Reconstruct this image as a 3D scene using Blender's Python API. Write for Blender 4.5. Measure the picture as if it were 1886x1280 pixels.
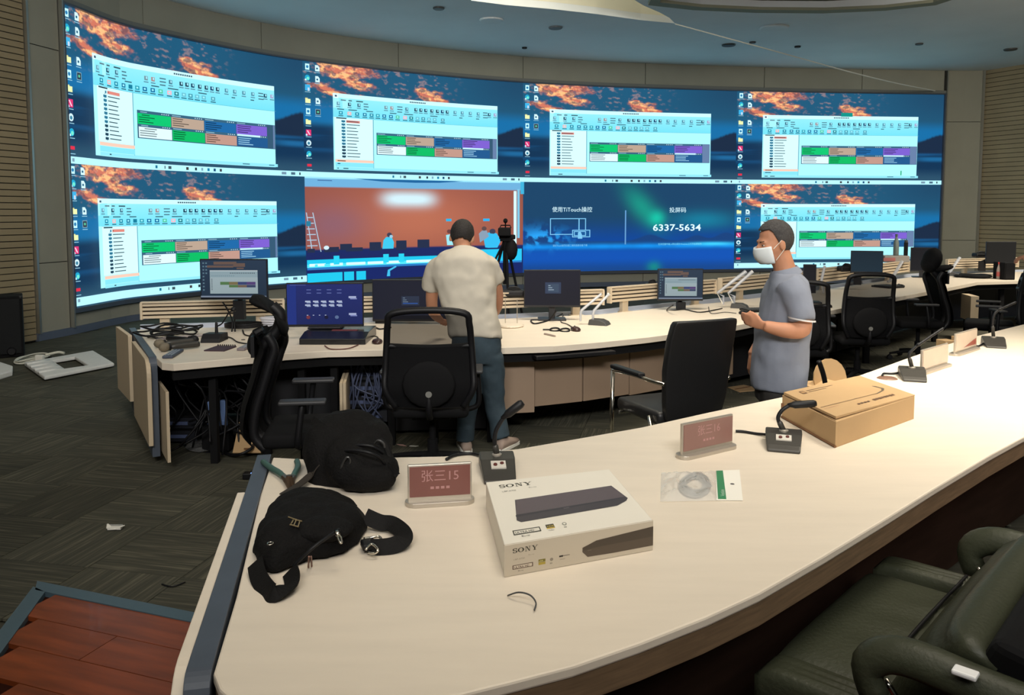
import bpy, bmesh, math, random
import numpy as np
from mathutils import Vector, Matrix, noise
from mathutils.geometry import tessellate_polygon
random.seed(7)
R = math.radians
PI = math.pi
for o in list(bpy.data.objects):
    bpy.data.objects.remove(o)
SC = bpy.context.scene
COL = SC.collection

# ---------------------------------------------------------------- camera, world, lights, exposure
F = 1500.0; PCX = 943.0; PCY = 505.0; PITCH = R(4.3); EYE = 1.75
cam_d = bpy.data.cameras.new('camera'); cam = bpy.data.objects.new('camera', cam_d); COL.objects.link(cam)
cam_d.sensor_fit = 'HORIZONTAL'; cam_d.sensor_width = 36.0; cam_d.lens = 36.0*F/1886.0
cam_d.shift_y = -(640-PCY)/1886.0
cam_d.clip_start = 0.05; cam_d.clip_end = 200
cam.location = (0, 0, EYE); cam.rotation_euler = (R(90)-PITCH, 0, 0)
SC.camera = cam
SC.view_settings.view_transform = 'Standard'; SC.view_settings.look = 'None'
SC.view_settings.gamma = 1.0; SC.view_settings.exposure = 0.0
SC.view_settings.use_curve_mapping = False
world = bpy.data.worlds.new('world'); SC.world = world; world.use_nodes = True
world.node_tree.nodes['Background'].inputs[0].default_value = (0.9, 0.85, 0.7, 1)
world.node_tree.nodes['Background'].inputs[1].default_value = 0.05

def area(name, loc, size, power, color, target=None, spread=180, size_y=None):
    d = bpy.data.lights.new(name, 'AREA'); d.energy = power; d.color = color
    d.shape = 'RECTANGLE'; d.size = size; d.size_y = size_y or size; d.spread = R(spread)
    o = bpy.data.objects.new(name, d); COL.objects.link(o); o.location = loc
    if target is not None:
        o.rotation_euler = (Vector(target)-Vector(loc)).to_track_quat('-Z', 'Y').to_euler()
    return o
WARM = (1.0, 0.90, 0.74)
area('unseen_overhead_light', (3.9, 4.2, 5.0), 2.4, 112, WARM, (3.6, 4.4, 0.75), 70)
area('unseen_overhead_light', (0.8, 1.8, 5.0), 2.0, 20, WARM, (0.6, 2.5, 0.75), 90)
area('unseen_overhead_light', (-3.5, 1.0, 5.0), 1.8, 16, WARM, (-2.5, 3.5, 0), 120)
area('unseen_overhead_light', (1.0, 6.6, 5.15), 2.4, 80, WARM, (1.2, 7.4, 0.75), 90, 1.6)
area('unseen_overhead_light', (8.5, 10.0, 5.1), 2.4, 170, WARM, (8.0, 11.5, 0.75), 100, 1.6)  # added, unseen: brightens the right end of the console
area('unseen_overhead_light', (0.5, -2.5, 4.9), 5.0, 190, (1.0, 0.97, 0.92), (0.5, 12, 2.0), 80, 1.0)  # unseen fill behind the camera, washes the far wall
area('unseen_overhead_light', (-2.5, 4.5, 5.1), 1.5, 85, (1.0, 0.96, 0.86), (-6.0, 11.0, 1.6), 110)  # added wash light for the left wall, no fitting there
area('unseen_overhead_light', (8.0, 8.5, 5.1), 1.5, 110, (1.0, 0.93, 0.78), (12.0, 20, 2.0), 80)  # added wash light for the right wall, no fitting there

# ---------------------------------------------------------------- helpers
def sl(c):
    c = c/255.0
    return c/12.92 if c <= 0.04045 else ((c+0.055)/1.055)**2.4
def rgb(r, g, b): return (sl(r), sl(g), sl(b), 1.0)
def ray(px, py):
    vx = (px-PCX)/F; vz = -(py-PCY)/F
    return Vector((vx, math.cos(PITCH)+math.sin(PITCH)*vz, -math.sin(PITCH)+math.cos(PITCH)*vz))
def at_z(px, py, z=0.75):
    d = ray(px, py); t = (z-EYE)/d.z
    return Vector((d.x*t, d.y*t, z))
def at_y(px, py, Y):
    d = ray(px, py); t = Y/d.y
    return Vector((d.x*t, Y, EYE+d.z*t))

MATS = {}
def new_mat(name):
    m = bpy.data.materials.new(name); m.use_nodes = True
    nt = m.node_tree; b = nt.nodes['Principled BSDF']; MATS[name] = m
    return m, nt, b
def mat(name, col, rough=0.6, metal=0.0, var=0.0, scale=8.0, bump=0.0, bscale=60.0, stretch=None, alpha=1.0, coat=0.0, spec=None, trans=0.0, rand=0.0):
    if name in MATS: return MATS[name]
    m, nt, b = new_mat(name)
    b.inputs['Base Color'].default_value = col
    b.inputs['Roughness'].default_value = rough; b.inputs['Metallic'].default_value = metal
    if spec is not None: b.inputs['Specular IOR Level'].default_value = spec
    if alpha < 1: b.inputs['Alpha'].default_value = alpha
    if coat: b.inputs['Coat Weight'].default_value = coat
    if trans: b.inputs['Transmission Weight'].default_value = trans
    tc = nt.nodes.new('ShaderNodeTexCoord'); mp = nt.nodes.new('ShaderNodeMapping')
    nt.links.new(tc.outputs['Object'], mp.inputs[0])
    if stretch: mp.inputs['Scale'].default_value = stretch
    if var or rand:
        n = nt.nodes.new('ShaderNodeTexNoise'); n.inputs['Scale'].default_value = scale; n.inputs['Detail'].default_value = 5
        nt.links.new(mp.outputs[0], n.inputs['Vector'])
        mr = nt.nodes.new('ShaderNodeMapRange'); mr.inputs[1].default_value = 0.3; mr.inputs[2].default_value = 0.7
        mr.inputs[3].default_value = 1-var; mr.inputs[4].default_value = 1+var
        nt.links.new(n.outputs[0], mr.inputs[0])
        val = mr.outputs[0]
        if rand:
            oi = nt.nodes.new('ShaderNodeObjectInfo'); m2 = nt.nodes.new('ShaderNodeMapRange')
            m2.inputs[3].default_value = 1-rand; m2.inputs[4].default_value = 1+rand
            nt.links.new(oi.outputs['Random'], m2.inputs[0])
            mm = nt.nodes.new('ShaderNodeMath'); mm.operation = 'MULTIPLY'
            nt.links.new(val, mm.inputs[0]); nt.links.new(m2.outputs[0], mm.inputs[1]); val = mm.outputs[0]
        hs = nt.nodes.new('ShaderNodeHueSaturation'); hs.inputs['Color'].default_value = col
        nt.links.new(val, hs.inputs['Value']); nt.links.new(hs.outputs[0], b.inputs['Base Color'])
    if bump:
        n2 = nt.nodes.new('ShaderNodeTexNoise'); n2.inputs['Scale'].default_value = bscale; n2.inputs['Detail'].default_value = 4
        nt.links.new(mp.outputs[0], n2.inputs['Vector'])
        bp = nt.nodes.new('ShaderNodeBump'); bp.inputs['Strength'].default_value = bump; bp.inputs['Distance'].default_value = 0.01
        nt.links.new(n2.outputs[0], bp.inputs['Height']); nt.links.new(bp.outputs[0], b.inputs['Normal'])
    return m
def emit_mat(name, attr='Col', strength=1.0, gloss=False):
    if name in MATS: return MATS[name]
    m, nt, b = new_mat(name)
    a = nt.nodes.new('ShaderNodeAttribute'); a.attribute_name = attr
    b.inputs['Base Color'].default_value = (0.006, 0.006, 0.008, 1); b.inputs['Roughness'].default_value = 0.55; b.inputs['Specular IOR Level'].default_value = 0.15
    nt.links.new(a.outputs['Color'], b.inputs['Emission Color']); b.inputs['Emission Strength'].default_value = strength
    return m
def lamp_mat(name, col, strength):
    if name in MATS: return MATS[name]
    m, nt, b = new_mat(name)
    b.inputs['Base Color'].default_value = col; b.inputs['Emission Color'].default_value = col; b.inputs['Emission Strength'].default_value = strength
    return m

class MB:
    def __init__(s): s.v = []; s.f = []; s.m = []; s.mi = 0
    def add(s, vs, fs):
        o = len(s.v); s.v += [tuple(v) for v in vs]
        for f in fs: s.f.append([i+o for i in f]); s.m.append(s.mi)
        return s
    def box(s, c, d, rot=None):
        hx, hy, hz = d[0]/2, d[1]/2, d[2]/2
        vs = [Vector((x, y, z)) for x in (-hx, hx) for y in (-hy, hy) for z in (-hz, hz)]
        if rot is not None:
            M = rot if isinstance(rot, Matrix) else Matrix.Rotation(rot, 3, 'Z')
            vs = [M @ v for v in vs]
        c = Vector(c)
        return s.add([v+c for v in vs], [(0,1,3,2),(4,6,7,5),(0,4,5,1),(2,3,7,6),(0,2,6,4),(1,5,7,3)])
    def prism(s, poly, z0, z1, holes=()):
        loops = [list(poly)]+[list(h) for h in holes]
        allp = [p for l in loops for p in l]; n = len(allp)
        tri = tessellate_polygon([[Vector((p[0], p[1], 0)) for p in l] for l in loops])
        vs = [(p[0], p[1], z0) for p in allp]+[(p[0], p[1], z1) for p in allp]
        fs = []
        for t in tri:
            a, b, c = t
            ar = (allp[b][0]-allp[a][0])*(allp[c][1]-allp[a][1])-(allp[b][1]-allp[a][1])*(allp[c][0]-allp[a][0])
            if ar < 0: a, b, c = c, b, a
            fs.append((a+n, b+n, c+n)); fs.append((c, b, a))
        o = 0
        for li, l in enumerate(loops):
            k = len(l); A = sum(l[i][0]*l[(i+1) % k][1]-l[(i+1) % k][0]*l[i][1] for i in range(k))
            ccw = (A > 0) == (li == 0)
            for i in range(k):
                a = o+i; b = o+(i+1) % k
                fs.append((a, b, b+n, a+n) if ccw else (b, a, a+n, b+n))
            o += k
        return s.add(vs, fs)
    def vprism(s, poly, p0, ax, thick, up=Vector((0, 0, 1))):
        # extrude a polygon given in (along, up) coordinates about p0; ax = unit along direction; thickness centred
        ax = Vector(ax).normalized(); nrm = ax.cross(up).normalized()
        t = MB().prism(poly, -thick/2, thick/2)
        return s.add([Vector(p0)+ax*v[0]+up*v[1]+nrm*v[2] for v in t.v], t.f)
    def tube(s, pts, r, n=8, cap=True, flat=1.0, upv=None):
        pts = [Vector(p) for p in pts]; k = len(pts)
        rr = r if isinstance(r, (list, tuple)) else [r]*k
        tan = [(pts[min(i+1, k-1)]-pts[max(i-1, 0)]).normalized() for i in range(k)]
        t0 = tan[0]; ref = Vector(upv) if upv is not None else (Vector((0, 0, 1)) if abs(t0.z) < 0.9 else Vector((1, 0, 0)))
        u = (ref-t0*ref.dot(t0)).normalized(); vs = []
        for i in range(k):
            if upv is not None: u = Vector(upv)
            u = (u-tan[i]*u.dot(tan[i]))
            if u.length < 1e-6: u = tan[i].orthogonal()
            u.normalize(); w = tan[i].cross(u)
            for j in range(n):
                a = 2*PI*j/n
                vs.append(pts[i]+(w*math.cos(a)+u*math.sin(a)*flat)*rr[i])
        fs = []
        for i in range(k-1):
            for j in range(n):
                fs.append((i*n+j, i*n+(j+1) % n, (i+1)*n+(j+1) % n, (i+1)*n+j))
        if cap:
            fs.append(tuple(range(n))[::-1]); fs.append(tuple((k-1)*n+j for j in range(n)))
        return s.add(vs, fs)
    def lathe(s, prof, c=(0, 0, 0), n=16, M=None, sx=1.0, sy=1.0):
        vs = []; k = len(prof)
        for (r, z) in prof:
            for j in range(n):
                a = 2*PI*j/n; vs.append(Vector((r*math.cos(a)*sx, r*math.sin(a)*sy, z)))
        if M is not None: vs = [M @ v for v in vs]
        vs = [v+Vector(c) for v in vs]
        fs = [(i*n+j, i*n+(j+1) % n, (i+1)*n+(j+1) % n, (i+1)*n+j) for i in range(k-1) for j in range(n)]
        fs.append(tuple(range(n))[::-1]); fs.append(tuple((k-1)*n+j for j in range(n)))
        return s.add(vs, fs)
    def ell(s, c, r, n=14, M=None):
        prof = []; k = max(6, n//2)
        vs = []
        for i in range(k+1):
            th = PI*i/k
            for j in range(n):
                a = 2*PI*j/n
                vs.append(Vector((r[0]*max(math.sin(th), 1e-3)*math.cos(a), r[1]*max(math.sin(th), 1e-3)*math.sin(a), -r[2]*math.cos(th))))
        if M is not None: vs = [M @ v for v in vs]
        fs = [(i*n+j, i*n+(j+1) % n, (i+1)*n+(j+1) % n, (i+1)*n+j) for i in range(k) for j in range(n)]
        fs.append(tuple(range(n))[::-1]); fs.append(tuple(k*n+j for j in range(n)))
        return s.add([v+Vector(c) for v in vs], fs)
    def loft(s, rings, cap=True):
        # rings: list of (center, rx, ry, optional Matrix(3x3))
        n = 20; vs = []
        for rg in rings:
            c, rx, ry = rg[:3]; M = rg[3] if len(rg) > 3 else None; p = rg[4] if len(rg) > 4 else 2.0
            for j in range(n):
                a = 2*PI*j/n; ca, sa = math.cos(a), math.sin(a)
                v = Vector((rx*math.copysign(abs(ca)**(2/p), ca), ry*math.copysign(abs(sa)**(2/p), sa), 0))
                if M is not None: v = M @ v
                vs.append(v+Vector(c))
        k = len(rings)
        fs = [(i*n+j, i*n+(j+1) % n, (i+1)*n+(j+1) % n, (i+1)*n+j) for i in range(k-1) for j in range(n)]
        if cap: fs.append(tuple(range(n))[::-1]); fs.append(tuple((k-1)*n+j for j in range(n)))
        return s.add(vs, fs)
    def quad(s, a, b, c, d): return s.add([a, b, c, d], [(0, 1, 2, 3)])
    def text(s, string, org, ex, ey, size, depth=0.0, align='LEFT', bold=0.0):
        vs, fs = text_mesh(string, align, bold)
        org, ex, ey = Vector(org), Vector(ex).normalized(), Vector(ey).normalized()
        return s.add([org+ex*v[0]*size+ey*v[1]*size for v in vs], fs)

_TX = {}
def text_mesh(string, align='LEFT', bold=0.0):
    key = (string, align, bold)
    if key not in _TX:
        c = bpy.data.curves.new('lettering', 'FONT'); c.body = string; c.size = 1.0; c.align_x = align; c.resolution_u = 2; c.offset = bold
        o = bpy.data.objects.new('lettering', c); COL.objects.link(o)
        dg = bpy.context.evaluated_depsgraph_get(); dg.update()
        me = bpy.data.meshes.new_from_object(o.evaluated_get(dg))
        _TX[key] = ([tuple(v.co) for v in me.vertices], [tuple(p.vertices) for p in me.polygons])
        bpy.data.objects.remove(o); bpy.data.curves.remove(c); bpy.data.meshes.remove(me)
    return _TX[key]

def obj(name, mb, mats, parent=None, smooth=False, bevel=0.0, seg=2, label=None, kind=None, subsurf=0, remesh=0.0, smoothing=0, colors=None, displace=0.0, dscale=6.0):
    me = bpy.data.meshes.new(name)
    me.from_pydata(mb.v, [], mb.f); 
    ml = mats if isinstance(mats, (list, tuple)) else [mats]
    for m in ml: me.materials.append(m)
    if len(ml) > 1: me.polygons.foreach_set('material_index', mb.m)
    if colors is not None:
        a = me.color_attributes.new('Col', 'FLOAT_COLOR', 'POINT')
        a.data.foreach_set('color', np.asarray(colors, dtype=np.float32).ravel())
    if smooth: me.polygons.foreach_set('use_smooth', [True]*len(me.polygons))
    me.update()
    o = bpy.data.objects.new(name, me); COL.objects.link(o)
    if parent is not None: o.parent = parent
    if remesh:
        r = o.modifiers.new('remesh', 'REMESH'); r.mode = 'VOXEL'; r.voxel_size = remesh; r.use_smooth_shade = True
    if smoothing:
        r = o.modifiers.new('smooth', 'SMOOTH'); r.factor = 0.6; r.iterations = smoothing
    if displace:
        t = bpy.data.textures.new('folds', 'CLOUDS'); t.noise_scale = 1.0/dscale; t.noise_depth = 1
        r = o.modifiers.new('folds', 'DISPLACE'); r.texture = t; r.strength = displace; r.mid_level = 0.5; r.texture_coords = 'LOCAL'
    if bevel:
        b = o.modifiers.new('bevel', 'BEVEL'); b.width = bevel; b.segments = seg; b.limit_method = 'ANGLE'; b.angle_limit = R(40)
        if smooth is None or smooth: pass
    if subsurf:
        b = o.modifiers.new('sub', 'SUBSURF'); b.levels = subsurf; b.render_levels = subsurf
    if label: o['label'] = label
    if kind: o['kind'] = kind
    return o
def tag(o, label=None, cat=None, group=None, kind=None):
    if label: o['label'] = label
    if cat: o['category'] = cat
    if group: o['group'] = group
    if kind: o['kind'] = kind
    return o
def thing(name, label, cat, loc=(0, 0, 0), rz=0.0, group=None, scale=None):
    o = bpy.data.objects.new(name, None); COL.objects.link(o)
    o.location = loc; o.rotation_euler = (0, 0, rz); o.empty_display_size = 0.1
    if scale: o.scale = scale
    return tag(o, label, cat, group)
CH = {}
def dup(root, loc, rz=0.0, label=None, group=None, scale=None):
    kids = {}
    for o in COL.objects:
        if o.parent is not None: kids.setdefault(o.parent.name, []).append(o)
    def cp(o, par):
        c = o.copy(); COL.objects.link(c); c.parent = par
        for k in kids.get(o.name, []): cp(k, c)
        return c
    r = cp(root, None); r.location = loc; r.rotation_euler = (0, 0, rz)
    if scale: r.scale = scale
    if label: r['label'] = label
    if group: r['group'] = group
    return r
def curve(pts, n=8):
    # Catmull-Rom through points
    P = [Vector(p) for p in pts]; out = []
    for i in range(len(P)-1):
        p0 = P[max(i-1, 0)]; p1 = P[i]; p2 = P[i+1]; p3 = P[min(i+2, len(P)-1)]
        for j in range(n):
            t = j/n
            out.append(0.5*((2*p1)+(p2-p0)*t+(2*p0-5*p1+4*p2-p3)*t*t+(3*p1-p0-3*p2+p3)*t**3))
    out.append(P[-1]); return out
def rrect(w, h, r, n=4, cx=0, cy=0):
    out = []
    for (sx, sy, a0) in ((1, 1, 0), (-1, 1, 90), (-1, -1, 180), (1, -1, 270)):
        for i in range(n+1):
            a = R(a0+90*i/n); out.append((cx+sx*(w/2-r)+r*math.cos(a), cy+sy*(h/2-r)+r*math.sin(a)))
    return out
def unit(v): return Vector(v).normalized()
def basis(ex, ey, ez):
    return Matrix((Vector(ex), Vector(ey), Vector(ez))).transposed()

# ---------------------------------------------------------------- materials
M_panel = mat('wall_panel_beige', rgb(152, 150, 136), 0.75, var=0.05, scale=1.5)
M_joint = mat('dark_joint', rgb(40, 38, 34), 0.9)
M_slat = mat('slat_wall_tan', rgb(146, 132, 104), 0.8, var=0.08, scale=2.0)
M_base = mat('baseboard_blue_grey', rgb(88, 98, 116), 0.5)
M_metal = mat('brushed_metal', rgb(190, 190, 185), 0.3, 0.9)
M_dmetal = mat('dark_metal', rgb(104, 110, 122), 0.4, 0.6)
M_chrome = mat('chrome', rgb(220, 215, 205), 0.15, 1.0)
M_ceil = mat('ceiling_paint', rgb(228, 232, 234), 0.9, var=0.03, scale=1.0)
M_black = mat('black_plastic', rgb(17, 17, 20), 0.5, spec=0.35)
M_blackm = mat('black_matte', rgb(12, 12, 14), 0.85, spec=0.25)
M_grey = mat('grey_plastic', rgb(70, 70, 70), 0.5)
M_dgrey = mat('mic_grey_metal', rgb(62, 60, 56), 0.42, 0.2)
M_white = mat('white_plastic', rgb(225, 222, 212), 0.5)
M_cream = mat('cream_laminate', rgb(226, 214, 196), 0.45, var=0.03, scale=3.0, stretch=(1, 6, 6), spec=0.4)
M_creamp = mat('cream_panel', rgb(196, 178, 150), 0.6, var=0.03, scale=3.0)
M_edge = mat('shaded_wood_edge', rgb(118, 96, 72), 0.6, var=0.2, scale=4.0, stretch=(2, 2, 30))  # wood grain band; its brown also holds the shade on the desk edge
M_card = mat('cardboard', rgb(186, 154, 112), 0.85, var=0.05, scale=3.0)
M_cardd = mat('cardboard_inside', rgb(120, 85, 55), 0.9)
M_silver = mat('silver_aluminium', rgb(190, 182, 170), 0.35, 0.6)
M_foam = mat('white_foam', rgb(215, 215, 212), 0.9, var=0.04, scale=30)
M_paper = mat('paper_white', rgb(235, 232, 222), 0.8)
M_skin = mat('skin', rgb(182, 128, 98), 0.6, var=0.06, scale=12)
M_hair = mat('black_hair', rgb(34, 30, 28), 0.75, var=0.3, scale=60, bump=0.6, bscale=160)
M_mesh = mat('chair_mesh', rgb(18, 18, 20), 0.85, alpha=0.72, spec=0.2)
M_leather = mat('black_leather', rgb(28, 28, 29), 0.42, bump=0.15, bscale=180)
M_olive = mat('olive_black_leather', rgb(56, 59, 45), 0.45, bump=0.2, bscale=70, spec=0.35)
# ---------------------------------------------------------------- the curved screen wall in plan
def xs(px, s): return ((px-943.0)/s, F/s)
KU = [-0.16, 0.0, 0.32, 1.0, 2.0, 3.0, 4.0, 4.19]
KP = [xs(60, 136), xs(130, 128), xs(258, 113), xs(563, 93.5), xs(963, 80), xs(1352, 75), xs(1728, 72.8), xs(1802, 72.9)]
KT = []
for i in range(len(KU)):
    a = max(i-1, 0); b = min(i+1, len(KU)-1)
    KT.append(((KP[b][0]-KP[a][0])/(KU[b]-KU[a]), (KP[b][1]-KP[a][1])/(KU[b]-KU[a])))
def W(u, d=0.0):
    i = 0
    while i < len(KU)-2 and u > KU[i+1]: i += 1
    h = KU[i+1]-KU[i]; t = (u-KU[i])/h
    h00 = 2*t**3-3*t*t+1; h10 = t**3-2*t*t+t; h01 = -2*t**3+3*t*t; h11 = t**3-t*t
    d00 = 6*t*t-6*t; d10 = 3*t*t-4*t+1; d01 = -6*t*t+6*t; d11 = 3*t*t-2*t
    p = [h00*KP[i][k]+h10*h*KT[i][k]+h01*KP[i+1][k]+h11*h*KT[i+1][k] for k in (0, 1)]
    q = [d00*KP[i][k]+d10*h*KT[i][k]+d01*KP[i+1][k]+d11*h*KT[i+1][k] for k in (0, 1)]
    L = math.hypot(*q)
    return (p[0]+q[1]/L*d, p[1]-q[0]/L*d)
ZT, ZM, ZB, ZC = 4.69, 2.46, 0.375, 5.28
def curved(u0, u1, z0, z1, d0, d1, step=0.08):
    n = max(1, int(abs(u1-u0)/step)); poly = [W(u0+(u1-u0)*i/n, d1) for i in range(n+1)]+[W(u1+(u0-u1)*i/n, d0) for i in range(n+1)]
    return MB().prism(poly, z0, z1)
def struct(name, mb, m, **k):
    return obj(name, mb, m, kind='structure', **k)

# floor
fl = MB().box((1.5, 8, -0.06), (34, 34, 0.08))
M_carpet, nt, b = new_mat('carpet_stripes')
b.inputs['Roughness'].default_value = 0.95; b.inputs['Specular IOR Level'].default_value = 0.1
tc = nt.nodes.new('ShaderNodeTexCoord'); mp = nt.nodes.new('ShaderNodeMapping'); mp.inputs['Scale'].default_value = (3.0, 70.0, 1)
n1 = nt.nodes.new('ShaderNodeTexNoise'); n1.inputs['Scale'].default_value = 1.0; n1.inputs['Detail'].default_value = 3
oi = nt.nodes.new('ShaderNodeObjectInfo')
ad = nt.nodes.new('ShaderNodeVectorMath'); ad.operation = 'ADD'
nt.links.new(tc.outputs['Object'], mp.inputs[0]); nt.links.new(mp.outputs[0], ad.inputs[0])
ml = nt.nodes.new('ShaderNodeMath'); ml.operation = 'MULTIPLY'; ml.inputs[1].default_value = 50
nt.links.new(oi.outputs['Random'], ml.inputs[0]); nt.links.new(ml.outputs[0], ad.inputs[1]); nt.links.new(ad.outputs[0], n1.inputs['Vector'])
cr = nt.nodes.new('ShaderNodeValToRGB'); e = cr.color_ramp.elements
e[0].position = 0.38; e[0].color = rgb(66, 66, 58); e[1].position = 0.76; e[1].color = rgb(104, 101, 86)
e2 = cr.color_ramp.elements.new(0.55); e2.color = rgb(76, 75, 65)
nt.links.new(n1.outputs[0], cr.inputs[0])
hs = nt.nodes.new('ShaderNodeHueSaturation'); m2 = nt.nodes.new('ShaderNodeMapRange'); m2.inputs[3].default_value = 0.85; m2.inputs[4].default_value = 1.15
nt.links.new(oi.outputs['Random'], m2.inputs[0]); nt.links.new(m2.outputs[0], hs.inputs['Value']); nt.links.new(cr.outputs[0], hs.inputs['Color'])
nt.links.new(hs.outputs[0], b.inputs['Base Color'])
floor = struct('floor', fl, mat('carpet_base', rgb(76, 74, 64), 0.95, var=0.25, scale=2.0, stretch=(1, 12, 1), spec=0.1))
# carpet tiles: each tile is a piece, turned by quarter turns
TS = 0.52; th = R(-12); tile_me = None; cnt = 0
cells = []
for i in range(-30, 40):
    for j in range(-10, 50):
        x = TS*(i*math.cos(th)-j*math.sin(th)); y = TS*(i*math.sin(th)+j*math.cos(th))
        if y < 2.2 or y > 17 or y < 3.0+(-0.33)*(x+0.9) and x > -2.2: continue
        if abs(x) > y*0.66+0.4 or x < -6.4: continue
        if x > 0.2 and y < 3.9+0.3*x: continue
        cells.append((y, x, i, j))
cells.sort()
for (y, x, i, j) in cells[:300]:
    if tile_me is None:
        t0 = MB().box((0, 0, -0.001), (TS-0.004, TS-0.004, 0.012))
        o = obj('carpet_tile', t0, M_carpet, floor); tile_me = o.data
    else:
        o = bpy.data.objects.new('carpet_tile', tile_me); COL.objects.link(o); o.parent = floor
    o.location = (x, y, 0); o.rotation_euler = (0, 0, th+(PI/2 if (i+j) % 2 else 0))
rest = MB()
for (y, x, i, j) in cells[300:]: rest.box((x, y, -0.001), (TS-0.004, TS-0.004, 0.012), th+(PI/2 if (i+j) % 2 else 0))
obj('carpet_tile', rest, mat('carpet_far', rgb(80, 78, 68), 0.95, var=0.3, scale=2.0, stretch=(1, 14, 1), spec=0.1), floor, kind='stuff')

# wooden podium floor in front of and under the near desk
c0 = at_z(83, 1092, 0.03); c1 = at_z(375, 1152, 0.03); c2 = at_z(0, 1207, 0.03)
dx = unit(c1-c0); dy = unit(c2-c0)
poly_w = [tuple(c0.xy), tuple((c0+dx*1.35).xy), (0.2, 3.25), (2.5, 3.9), (5.5, 6.0), (9, 8.0), (9, -4.5), (-7.0, -4.5), tuple((c0+dy*5).xy)]
wood = struct('floor_podium', MB().prism(poly_w, -0.02, 0.012), mat('podium_base', rgb(44, 18, 11), 0.8, spec=0.1))
M_wood = mat('red_wood', rgb(124, 58, 26), 0.3, var=0.35, scale=2.2, stretch=(1.0, 9, 1), rand=0.2, coat=0.1)
PW = 0.19; PL = 1.3
plank_me = None; org = c0; yv = Vector((-dx.y*-1, -dx.x, 0)); yv = Vector((dx.y, -dx.x, 0))
for r in range(34):
    for q in range(-3, 7):
        cc = org+yv*(PW*(r+0.5))+dx*(PL*(q+0.5)+(r*0.47 % 1.0)*PL-PL)
        a = cc-dx*PL/2; b2 = cc+dx*PL/2
        # keep inside the podium outline on the left
        sa = (a-c0).xy; den = dx.x*dy.y-dx.y*dy.x
        la = (sa.x*dy.y-sa.y*dy.x)/den; lb = la+PL
        if lb < 0.15: continue
        if r == 0 and la > 1.3: continue
        la2 = max(la, 0.0); lim = 1.32+r*0.09 if r < 8 else 20
        lb2 = min(lb, lim+0.02*r)
        if lb2-la2 < 0.1: continue
        cc = a+dx*((la2+lb2)/2-la)
        if cc.y < 0.6 or abs(cc.x) > max(1.6, cc.y*0.75+0.8): continue
        o = obj('plank', MB().box((0, 0, 0), (lb2-la2-0.004, PW-0.004, 0.02)), M_wood, wood)
        o.location = (cc.x, cc.y, 0.022); o.rotation_euler = (0, 0, math.atan2(dx.y, dx.x))
tb = MB()
for (p, q) in ((c0-dx*0.06-dy*0.0, c0+dx*1.36), (c0-dx*0.0, c0+dy*4.0)):
    d = unit(q-p); nn = Vector((-d.y, d.x, 0))
    if (nn.dot(Vector((-1, 1, 0)))) < 0: nn = -nn
    tb.prism([tuple((p).xy), tuple((q).xy), tuple((q+nn*0.07).xy), tuple((p+nn*0.07-d*0.07).xy)], 0.0, 0.036)
struct('trim_1', tb, mat('podium_trim', rgb(88, 110, 122), 0.45, 0.3))

# walls
wb = struct('wall_back', curved(-0.16, 4.19, 0, ZC+0.3, -0.25, -0.03), M_joint)
def panel(u0, u1, z0, z1):
    obj('wall_panel', curved(u0+0.0015, u1-0.0015, z0+0.006, z1-0.006, -0.028, 0.0), M_panel, wb)
for (z0, z1) in ((0.1, 1.06), (1.06, 4.02), (4.02, ZC+0.15)):
    panel(-0.155, -0.015, z0, z1); panel(4.012, 4.185, z0, z1)
fu = [-0.0, 0.36, 0.83, 1.42, 2.0, 2.57, 3.13, 3.6, 4.0]
for a, b_ in zip(fu[:-1], fu[1:]):
    panel(a, b_, ZT+0.1, ZC+0.15)
    panel(a, b_, 0.1, ZB-0.08)
struct('baseboard_back', curved(-0.16, 4.19, 0, 0.105, -0.02, 0.035), M_base)
# soffit strip above and aluminium frame around the screens
struct('trim_2', curved(-0.006, 4.006, ZT+0.03, ZT+0.1, -0.02, 0.03), mat('soffit_strip', rgb(120, 122, 118), 0.6))
struct('trim_3', curved(-0.158, -0.150, 0.1, ZC, -0.02, 0.05), M_metal)
struct('trim_4', curved(4.176, 4.186, 0.1, ZC, -0.02, 0.05), M_metal)
# slatted side walls: the joints are real gaps, too fine to pick out singly
def slat_wall(name, path, z0, z1, pitch):
    w = MB()
    back = [(p[0]+0.0, p[1]) for p in path]
    n = len(path)
    nr = []
    for i in range(n):
        a = Vector(path[max(i-1, 0)]); b = Vector(path[min(i+1, n-1)]); t = (b-a).normalized(); nr.append(Vector((t.y, -t.x)))
    P = [Vector(p) for p in path]
    body = [tuple(P[i]-nr[i]*0.2) for i in range(n)]+[tuple(P[i]-nr[i]*0.02) for i in reversed(range(n))]
    ws = struct(name, w.prism(body, z0, z1), M_joint)
    s = MB(); z = z0+0.02
    front = [tuple(P[i]-nr[i]*0.019) for i in range(n)]+[tuple(P[i]) for i in reversed(range(n))]
    while z < z1-0.02:
        s.prism(front, z, min(z+pitch-0.012, z1)); z += pitch
    obj('slat', s, M_slat, ws, kind='stuff')
    return ws
L0 = W(-0.16); R0 = W(4.19)
slat_wall('wall_left', [(-9.2, -5), (-8.4, 3.0), (-7.35, 7.6), (-6.75, 10.3), (L0[0], L0[1])], 0, ZC+0.3, 0.085)
slat_wall('wall_right', [(R0[0], R0[1]), (12.35, 19.4), (13.0, 16.0), (13.6, 8), (13.6, -5)], 0, ZC+0.3, 0.11)
struct('wall_rear', MB().box((2.2, -5.1, 2.7), (23.4, 0.2, 5.6)), M_panel)
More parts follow.
